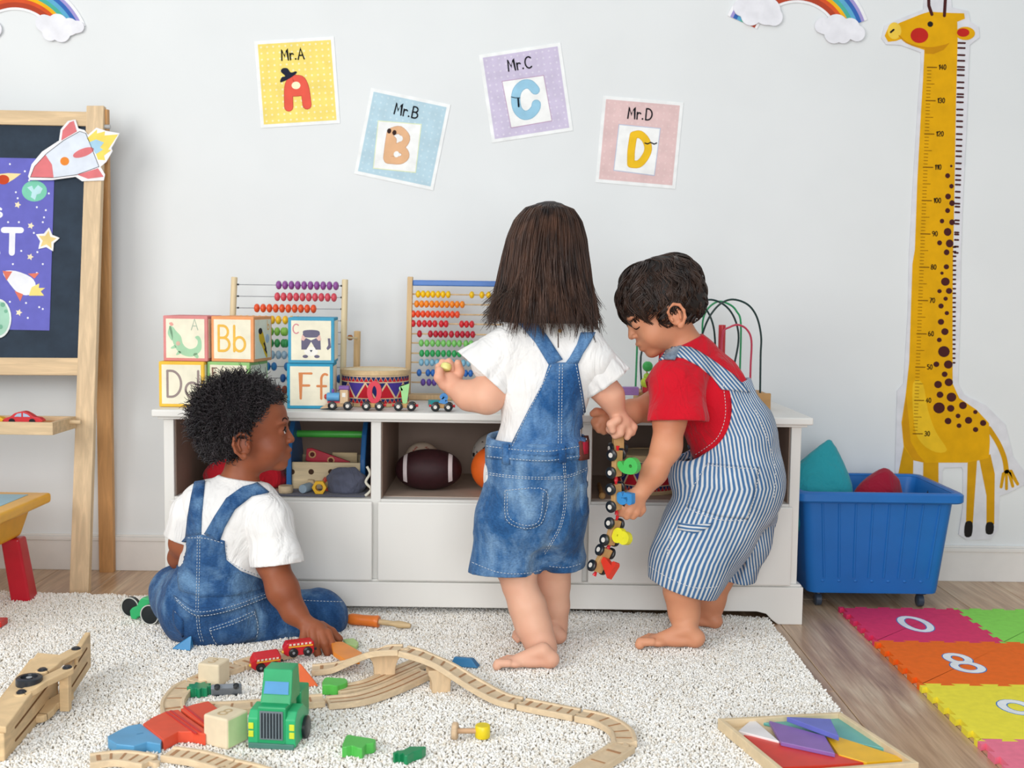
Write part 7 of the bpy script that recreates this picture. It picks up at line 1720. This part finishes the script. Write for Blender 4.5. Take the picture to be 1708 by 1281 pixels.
slab_px('road_ramp', 'red wooden road ramp, rear piece touching the straight track', 'toy road', Z2b([(655, 415), (740, 385), (845, 362), (905, 410), (990, 400), (996, 455), (925, 480), (838, 545), (720, 465)]), .020, .022, RR_, extra=ridge([Z2b([(680, 400), (840, 530)])], .020, .004, RD))
slab_px('road_ramp', 'sky blue wooden ramp end, in front of the red ramps', 'toy road', Z2b([(160, 600), (235, 560), (300, 530), (385, 515), (530, 625), (520, 655), (430, 640), (340, 668), (220, 655), (165, 622)]), .016, .018, gloss('5B9FCB'), extra=ridge([Z2b([(360, 588), (400, 580)])], .016, .002, gloss('3F7FA8'), 'slot', .0004))
# green shapes
slab_px('clover_block', 'bright green leaf-shaped block right of the orange pyramid', 'toy block', tz([(1078, 590), (1085, 555), (1110, 540), (1170, 545), (1225, 548), (1242, 570), (1215, 585), (1190, 592), (1170, 600), (1130, 590)], 260, 990, 3.882), .020, .022, gloss('58BE4E'), 2)
slab_px('clover_block', 'bright green tree-shaped block near the bottom of the rug', 'toy block', tz([(60, 1060), (80, 990), (110, 940), (180, 950), (280, 965), (380, 985), (360, 1020), (290, 1030), (250, 1075), (170, 1050), (150, 1045)], 560, 1060, 5.693), .018, .020, gloss('53BA50'), 2)
slab_px('tree_block', 'dark green notched block at the bottom centre of the rug', 'toy block', tz([(540, 1110), (580, 1090), (640, 1085), (700, 1050), (780, 1050), (860, 1050), (820, 1080), (740, 1105), (680, 1140), (650, 1140), (640, 1115), (600, 1130), (590, 1110), (555, 1125)], 560, 1060, 5.693), .016, .018, gloss('1E8B58'))
c = G(333, 1158, RT - .002); gb = thing('gear_block', 'dark green scalloped block left of the grey block', 'toy block', c)
obj('gear_body', MB().prism((Vector((0, 0, 0)), Vector((1, 0, 0)), Vector((0, 1, 0)), Vector((0, 0, 1))), [((.020 + .0035 * cos(9 * a)) * cos(a) * 1.1, (.020 + .0035 * cos(9 * a)) * sin(a)) for a in [2 * pi * k / 72 for k in range(72)]], 0, .019), gloss('17865A'), gb, bevel=.001)
# grey wheeled block lying on its side
c = G(378, 1156, RT); gy = thing('grey_wagon', 'grey flat toy wagon tipped on its side with black studs', 'toy wagon', (c.x, c.y, RT - .001), (RAD(38), 0, RAD(12)))
obj('wagon_body', MB().box((0, 0, .014), (.062, .012, .030)), gloss('80868E'), gy, bevel=.003)
for x in (-.018, .02):
    for z in (.0005, .030): obj('stud', MB().lathe((x, -.004, z), [(.005, -.003), (.006, -.001), (.006, .005), (.004, .006)], (0, 0, 1), 14), plastic('202326'), gy, smooth=True)
# orange pyramid
c = G(512, 1140, RT - .002); py_ = thing('pyramid_block', 'orange triangular block with a dark triangle, beside the bridge ramp', 'toy block', c, (0, 0, RAD(-22)))
def hull_solid(pts):
    b_ = bmesh.new()
    for p in pts: b_.verts.new(p)
    bmesh.ops.convex_hull(b_, input=b_.verts[:]); bmesh.ops.dissolve_limit(b_, angle_limit=RAD(3), verts=b_.verts[:], edges=b_.edges[:]); me = bpy.data.meshes.new('solid'); b_.to_mesh(me); b_.free(); return me
me = hull_solid([(-.030, -.014, 0), (-.004, -.028, 0), (.034, -.006, 0), (.004, .024, 0), (-.028, .006, 0), (-.030, -.012, .040), (-.014, -.004, .044), (-.026, .004, .038)]); me.materials.append(gloss('EA6A33'))
obj('block_body', me, None, py_, bevel=.0025)
a_ = Vector((-.030, -.014, 0)); b_ = Vector((-.004, -.028, 0)); c_ = Vector((-.030, -.012, .040)); U_ = (b_ - a_).normalized(); N_ = (b_ - a_).cross(c_ - a_).normalized(); V_ = N_.cross(U_)
if N_.y > 0: N_ = -N_
obj('triangle_mark', MB().prism((a_, U_, V_ if V_.z > 0 else -V_, N_), [(.004, .006), (.017, .008), (.006, .024)], 0, .0008), matte('A8431F'), py_)
# red trams
def tram(px, py, rz, roll, label, lift=0.0, sc=1.0):
    c = G(px, py, RT + .004); r = thing('toy_tram', label, 'toy tram', (c.x, c.y, c.z + lift), (roll, 0, rz))
    L, W_, H_ = .066 * sc, .030, .034
    bd = obj('tram_body', MB().ring_loft([[(x, -W_ / 2 * a, z0), (x, W_ / 2 * a, z0), (x, W_ / 2 * a, z1), (x, -W_ / 2 * a, z1)] for x, a, z0, z1 in ((-L / 2, .6, .008, .022), (-L / 2 + .008, .95, .003, H_), (L / 2 - .005, 1, .003, H_), (L / 2, .9, .006, H_ - .003))]), gloss('CB1F2B'), r, bevel=.003, seg=3)
    obj('yellow_stripe', MB().box((.003, -W_ / 2 - .0003, .0245), (L * .8, .0012, .0032)), gloss('EFA92C'), r)
    for k in range(6): obj('window', MB().box((-L * .30 + k * L * .13, -W_ / 2 - .0003, .0295), (.0052, .0012, .0040)), matte('F0D9C8'), r)
    obj('headlight', MB().ball((-L / 2, -.004, .012), .004, 10), gloss('F2C64A'), r, smooth=True)
    for x in (-L * .2, L * .27):
        w_ = obj('wheel', MB().lathe((x, -W_ / 2 - .004, .011), [(.009, 0), (.0105, .001), (.0105, .005)], (0, 1, 0), 20), plastic('1C1C20'), r, smooth=True)
        obj('hub', MB().lathe((x, -W_ / 2 - .0046, .011), [(.003, 0), (.0036, .001)], (0, 1, 0), 10), plastic('8A8A90'), w_)
        obj('wheel', MB().lathe((x, W_ / 2 - .001, .011), [(.0105, 0), (.0105, .004), (.009, .005)], (0, 1, 0), 20), plastic('1C1C20'), r, smooth=True)
    obj('coupling', MB().tube([(L / 2, 0, .010), (L / 2 + .008, 0, .010)], .003, 8), plastic('1C1C20'), r)
tram(441, 1112, RAD(28), RAD(18), 'red toy tram with yellow stripe, the front one on the track')
tram(497, 1098, RAD(24), 0, 'red toy tram with yellow stripe, held under the child\'s hand', .008, 1.05)
# orange plate and small pieces behind the ramp
slab_px('orange_wedge', 'flat orange wedge lying behind the start of the ramp', 'toy block', [(552, 1070), (572, 1070), (604, 1088), (600, 1101), (575, 1100), (556, 1088)], .026, .010, gloss('EE8F2E'))
slab_px('green_wedge', 'small light green piece behind the orange wedge', 'toy block', [(572, 1066), (590, 1064), (598, 1071), (594, 1078), (578, 1074)], .010, .012, gloss('B7D887'))
p0, p1_, p2_ = G(580, 1032, RT + .014), G(632, 1037, RT + .013), G(685, 1044, RT + .008)
sd_ = thing('toy_screwdriver', 'toy screwdriver with orange handle and wooden blade, in front of the cabinet', 'toy tool', (p1_.x, p1_.y, RT), world=True); ROOTINV[sd_] = Matrix.Translation((p1_.x, p1_.y, RT)).inverted()
ax = (p1_ - p0); L = ax.length
obj('handle', MB().lathe(p0, [(.006, 0), (.012, .003), (.0145, .012), (.0135, L * .5), (.0145, L * .86), (.016, L * .95), (.014, L)], tuple(ax), 20), gloss('E67A2C'), sd_, smooth=True)
ax2 = (p2_ - p1_); obj('blade', MB().tube([p1_, p1_.lerp(p2_, .45), p1_.lerp(p2_, .62), p1_.lerp(p2_, .8), p2_], [.007, .0065, .009, .0085, .0055], 10), wood('D9BC90'), sd_, smooth=True)
# peg with a yellow head
p0, p1_ = G(762, 1219, RT + .016), G(805, 1219, RT + .014)
pg = thing('toy_mallet', 'small wooden peg mallet with a yellow head at the centre bottom of the rug', 'toy tool', (p0.x, p0.y, RT), world=True); ROOTINV[pg] = Matrix.Translation((p0.x, p0.y, RT)).inverted()
obj('end_disc', MB().lathe(p0 - Vector((.009, 0, 0)), [(.014, 0), (.0165, .002), (.0165, .009), (.0145, .011)], (1, -.1, 0), 22), wood('DDBE9A'), pg, smooth=True)
obj('shaft', MB().cyl(p0, p1_, .0052, seg=12), wood('D2A982'), pg, smooth=True)
obj('head', MB().lathe(p1_ + Vector((0, 0, -.0125)), [(.013, 0), (.0145, .002), (.0145, .022), (.013, .024)], (0, 0, 1), 22), gloss('ECD21E'), pg, smooth=True)
# blue pieces
c = G(310, 1080, RT); tb2 = thing('blue_wedge', 'blue triangular wedge leaning against the seated child', 'toy block', (c.x, c.y, RT - .002), (0, 0, RAD(-10)))
obj('wedge_body', MB().add([(-.030, -.012, 0), (.018, -.016, 0), (.014, .014, 0), (-.028, .004, .004), (.016, -.004, .034)], [(2, 1, 0), (2, 0, 3), (0, 1, 4), (0, 4, 3), (1, 2, 4), (2, 3, 4)]), gloss('3486BC'), tb2, bevel=.0015)
c = G(784, 1110, RT); tb2 = thing('blue_wedge', 'dark blue block lying behind the descending ramp', 'toy block', (c.x, c.y, RT - .002), (0, 0, RAD(-12)))
obj('wedge_body', MB().add([(-.045, -.012, 0), (.020, -.010, 0), (.022, .012, 0), (-.045, .012, 0), (-.035, -.008, .022), (.004, -.006, .020), (.006, .010, .018), (-.035, .010, .018)], [(3, 2, 1, 0), (4, 5, 6, 7), (0, 1, 5, 4), (1, 2, 6, 5), (2, 3, 7, 6), (3, 0, 4, 7)]), gloss('2F78AA'), tb2, bevel=.002)
# red block at the left edge
c = G(-12, 1042, RT); solo('red_block', MB().box((c.x, c.y, RT + .006), (.06, .04, .016)), gloss('D5302C'), 'red block on the rug at the left edge of the picture', 'toy block', bevel=.003)
# green tractor behind the seated boy
c = G(226, 1034, RT); tc_ = thing('toy_tractor', 'green wooden tractor with black wheels behind the seated child', 'toy tractor', (c.x + .01, c.y + .01, RT - .003), (0, 0, RAD(-14)))
fr = (Vector((0, -.013, .004)), Vector((1, 0, 0)), Vector((0, 0, 1)), Vector((0, -1, 0)))
obj('tractor_body', MB().prism(fr, [(-.022, .004), (-.024, .022), (-.016, .030), (-.004, .034), (.004, .050), (.012, .058), (.045, .058), (.048, .030), (.046, .012), (.0, .008), (-.006, .0), (-.016, .0)], -.026, 0), gloss('33B56E'), tc_, bevel=.003)
for x, s, q in ((-.040, 1, 0), (.046, -1, 0), (.050, 1, 0)):
    w_ = obj('wheel', MB().lathe((x, s * .024 - .004, .026), [(.020, -.005), (.026, -.003), (.026, .006), (.020, .008)], (0, 1, 0), 26), plastic('1E2427'), tc_, smooth=True)
    obj('tread_ring', MB().tube([(x + .0245 * cos(a), s * .024 - .0095, .026 + .0245 * sin(a)) for a in [2 * pi * k / 30 for k in range(30)]], .0016, 6, closed=True), matte('CFCFC8'), w_)
# ================================================================== held train of wagons
def hang(px, py, Y, dirpx, side, label, digit, col, dh=.036, lift=.0, rim='1E2226'):
    # the wagon hangs with its length along dirpx (a picture direction) and its deck turned to 'side'
    c = P(px, py, Y); X_ = (P(px + dirpx[0], py + dirpx[1], Y + (dirpx[2] if len(dirpx) > 2 else 0)) - c).normalized(); Z_ = Vector(side); Z_ = (Z_ - X_ * Z_.dot(X_)).normalized(); Y_ = Z_.cross(X_)
    M = Matrix((X_, Y_, Z_)).transposed(); c = c - Z_ * .0162
    return wagon(c, label, digit, col, M=M, dh=dh, L=.050, sc=1.2)
HY = -.83
hang(1031, 733, -.775, (0, 1), (.3, -.9, 0), 'plain wooden wagon gripped in the girl\'s right hand, topmost of the hanging train', None, 'FFFFFF')
hang(1029, 773, HY, (-.05, 1), (.74, -.67, 0), 'hanging wooden wagon carrying a green number', '9', '4CC25C')
hang(1028, 829, HY, (.02, 1), (.74, -.67, 0), 'hanging wooden wagon in the boy\'s fist, carrying a blue number', '5', '3C8FD0', .024)
hang(1022, 888, HY, (-.30, 1), (.7, -.7, .1), 'hanging wooden wagon carrying a yellow number', '8', 'E9E22C', .030)
hang(1004, 934, HY, (-.5, 1), (.6, -.8, .1), 'lowest hanging wooden wagon, carrying a red number', '7', 'E23B26', .030)
# ================================================================== tangram tray
Zt = lambda l: tz(l, 1180, 1000, 3.235)
TZ = RT + .004
cor = [G(*p, TZ + .016) for p in [(1197, 1198), (1402, 1187), (1533, 1272), (1308, 1290)]]
ctr = sum(cor, Vector()) / 4; base = Vector((ctr.x, ctr.y, RT - .002))
tg = thing('tangram_tray', 'square wooden tray for a tangram puzzle at the rug corner', 'tray', base, world=True); ROOTINV[tg] = Matrix.Translation(base).inverted()
fr = (Vector((0, 0, 0)), Vector((1, 0, 0)), Vector((0, 1, 0)), Vector((0, 0, 1)))
def inset(q, k): c = sum(q, Vector()) / 4; return [c + (p - c) * k for p in q]
i1 = inset(cor, .925)
obj('tray_bottom', MB().prism(fr, [(p.x, p.y) for p in inset(cor, .99)], TZ - .006, TZ), wood('E3CCA6', (6, 6, 2), .95), tg)
for k in range(4):
    a, b, c, d = cor[k], cor[(k + 1) % 4], i1[(k + 1) % 4], i1[k]; obj('tray_edge', MB().prism(fr, [(p.x, p.y) for p in (a, b, c, d)], TZ - .0055, TZ + .016), wood('E6CFA9', (4, 4, 4), .95), tg, bevel=.0012)
def tpiece(label, px, col, z0=.0, th=.010):
    pts = [G(x, y, TZ + z0 + th) for x, y in Zt(px)]; c = sum(pts, Vector()) / len(pts); q = [((p.x - c.x) * .985, (p.y - c.y) * .985) for p in pts]
    o = obj('tangram_piece', MB().prism(fr, q, 0, th), gloss(col), None, bevel=.0012); o.location = (c.x, c.y, TZ + z0 + .0002); tag(o, label, 'puzzle piece', None)
tpiece('white triangular tangram piece in the tray corner', [(245, 640), (165, 708), (390, 766)], 'EEE9E8')
tpiece('large teal tangram triangle at the far side of the tray', [(290, 662), (290, 636), (722, 610), (972, 790), (968, 808), (640, 736)], '63B0AA', 0, .006)
tpiece('purple tangram parallelogram in the middle of the tray', [(330, 652), (635, 735), (692, 832), (395, 768)], '8A66AE', .0062, .008)
tpiece('blue-violet tangram piece lying on the teal triangle', [(425, 632), (665, 643), (712, 738)], '6B72C4', .0145, .010)
tpiece('yellow tangram piece at the right corner of the tray', [(640, 738), (715, 742), (1085, 862), (860, 880), (705, 836)], 'F4BC16', 0, .008)
tpiece('large red tangram triangle nearest the camera', [(190, 728), (520, 778), (862, 880), (640, 895), (392, 905)], 'DB3A28', 0, .006)
# ================================================================== wooden crane arm at the lower left
CW = lambda: wood('D9B27C', (2, 2, 8), .86, 7); CW2 = wood('E6C698', (2, 2, 8), .9, 7)
Zc = lambda x, y: (x / 4.257, 980 + y / 4.257)
ca, cb_ = G(8, 1268, RT), G(98, 1166, RT)
cr = thing('crane_arm', 'wooden construction toy with pale beams, black bolts and a black wheel, lower left', 'toy crane', (ca.x, ca.y, RT - .003), world=True); ROOTINV[cr] = Matrix.Translation((ca.x, ca.y, RT - .003)).inverted()
def board(a, b, z0a, z1a, z0b, z1b, th, name='beam', mat_=None, slots=2):
    a, b = Vector(a), Vector(b); d = (b - a); d.z = 0; L = d.length; d.normalize(); nrm = Vector((d.y, -d.x, 0)); f = (Vector((a.x, a.y, 0)), d, Vector((0, 0, 1)), nrm)
    o = obj(name, MB().prism(f, [(0, z0a), (L, z0b), (L, z1b), (0, z1a)], -th, 0), mat_ or CW2, cr, bevel=.0025)
    for k in range(slots):
        fz = (k + .7) / (slots + .4); zz_ = (z0a + (z1a - z0a) * fz); zb_ = (z0b + (z1b - z0b) * fz)
        q = [(L * .18, zz_ + (zb_ - zz_) * .18), (L * .82, zz_ + (zb_ - zz_) * .82)]; obj('slot', MB().stroke(f, q, .0045, -.001, .0005), matte('7A5332'), o)
    return o
R0 = RT - .003
board(ca, cb_, R0, R0 + .052, R0, R0 + .085, .014)
off = Vector((-.046, .010, 0)); board(ca + off, cb_ + off, R0, R0 + .052, R0, R0 + .085, .014)
ta_, tb3 = Vector((ca.x, ca.y, R0 + .052)), Vector((cb_.x, cb_.y, R0 + .085))
obj('deck_board', MB().add([tuple(ta_ + Vector((.004, -.001, 0))), tuple(tb3 + Vector((.004, -.001, 0))), tuple(tb3 + off), tuple(ta_ + off), tuple(ta_ + Vector((.004, -.001, .012))), tuple(tb3 + Vector((.004, -.001, .012))), tuple(tb3 + off + Vector((0, 0, .012))), tuple(ta_ + off + Vector((0, 0, .012)))], [(3, 2, 1, 0), (4, 5, 6, 7), (0, 1, 5, 4), (1, 2, 6, 5), (2, 3, 7, 6), (3, 0, 4, 7)]), CW2, cr, bevel=.002)
c1_, c2_ = G(113, 1170, RT), G(138, 1138, RT)
board(c1_, c2_ + Vector((.0, .05, 0)), R0, R0 + .070, R0 + .02, R0 + .098, .012)
def link(a, b, w_, th, name='link_bar'):
    a, b = Vector(a), Vector(b); d = (b - a); L = d.length; d.normalize(); s_ = d.cross(Vector((0, 0, 1))).normalized(); u = s_.cross(d); f = (a, d, -s_, u)
    return obj(name, MB().stroke(f, [(0, 0), (L * .22, .0), (L * .5, w_ * .22), (L, 0)], w_, 0, th), CW2, cr, bevel=.002)
def Zp(x, y, Y): return P(*Zc(x, y), Y)
def at_h(x, y, z): return G(*Zc(x, y), z)
bolts = [at_h(540, 425, .118), at_h(302, 575, .112), at_h(478, 558, .112), at_h(152, 732, .098)]
for i, (a, b) in enumerate(((bolts[1], bolts[0]), (bolts[3], bolts[2]))): link(a - Vector((0, 0, .016)), b - Vector((0, 0, .016)), .026, .013)
for b_ in bolts:
    obj('bolt', MB().lathe(b_ - Vector((0, 0, .006)), [(.008, 0), (.0095, .001), (.0095, .004), (.006, .007)], (0, 0, 1), 18), plastic('20232A'), cr, smooth=True)
    obj('axle', MB().cyl(b_ - Vector((0, 0, .036)), b_ - Vector((0, 0, .006)), .004, seg=10), CW2, cr)
wc = at_h(207, 650, .105); wl = obj('wheel', MB().lathe(wc - Vector((0, 0, .012)), [(.022, 0), (.0245, .002), (.0245, .015), (.022, .017), (.016, .017), (.015, .012), (.006, .012), (.006, .015)], (0, 0, 1), 32), plastic('252A31'), cr, smooth=True)
obj('hub', MB().lathe(wc + Vector((0, 0, .000)), [(.005, 0), (.0055, .004)], (0, 0, 1), 12), plastic('A8ACB0'), wl)
obj('wheel_axle', MB().cyl(wc - Vector((0, 0, .030)), wc - Vector((0, 0, .012)), .006, seg=10), CW2, cr)
q0, q1 = at_h(470, 800, .030), at_h(290, 940, .022); link(q1, q0, .030, .014, 'foot_bar')
obj('strut', MB().box((at_h(465, 740, .06)), (.018, .016, .075)), CW2, cr, bevel=.001)

# pieces in the left shelf
SZ = ZSH + 0.0014
c = P(577, 820, -.42); pouch('cloth_pouch', (c.x, -.405, SZ + .0028), (.052, .032, .043), cloth('5C5F70'), 'dark grey cloth pouch at the right end of the left shelf', 'pouch', 4)
c = P(452, 820, -.40); pouch('red_cushion', (P(405, 820, -.36).x, -.33, SZ), (.115, .05, .055), cloth('C3202E'), 'red cushion on the left shelf behind the seated child', 'cushion', 9, .25)
q = [P(x, y, -.455) for x, y in smoothpts([(612, 778), (617, 790), (610, 804), (619, 816), (609, 827)], 5, False)]; q[-1].z = max(q[-1].z, SZ + .003)
solo('white_cord', MB().tube(q, .0035, 8), matte('E3DFCF'), 'looped white cord beside the grey pouch, left shelf', 'cord', smooth=True)
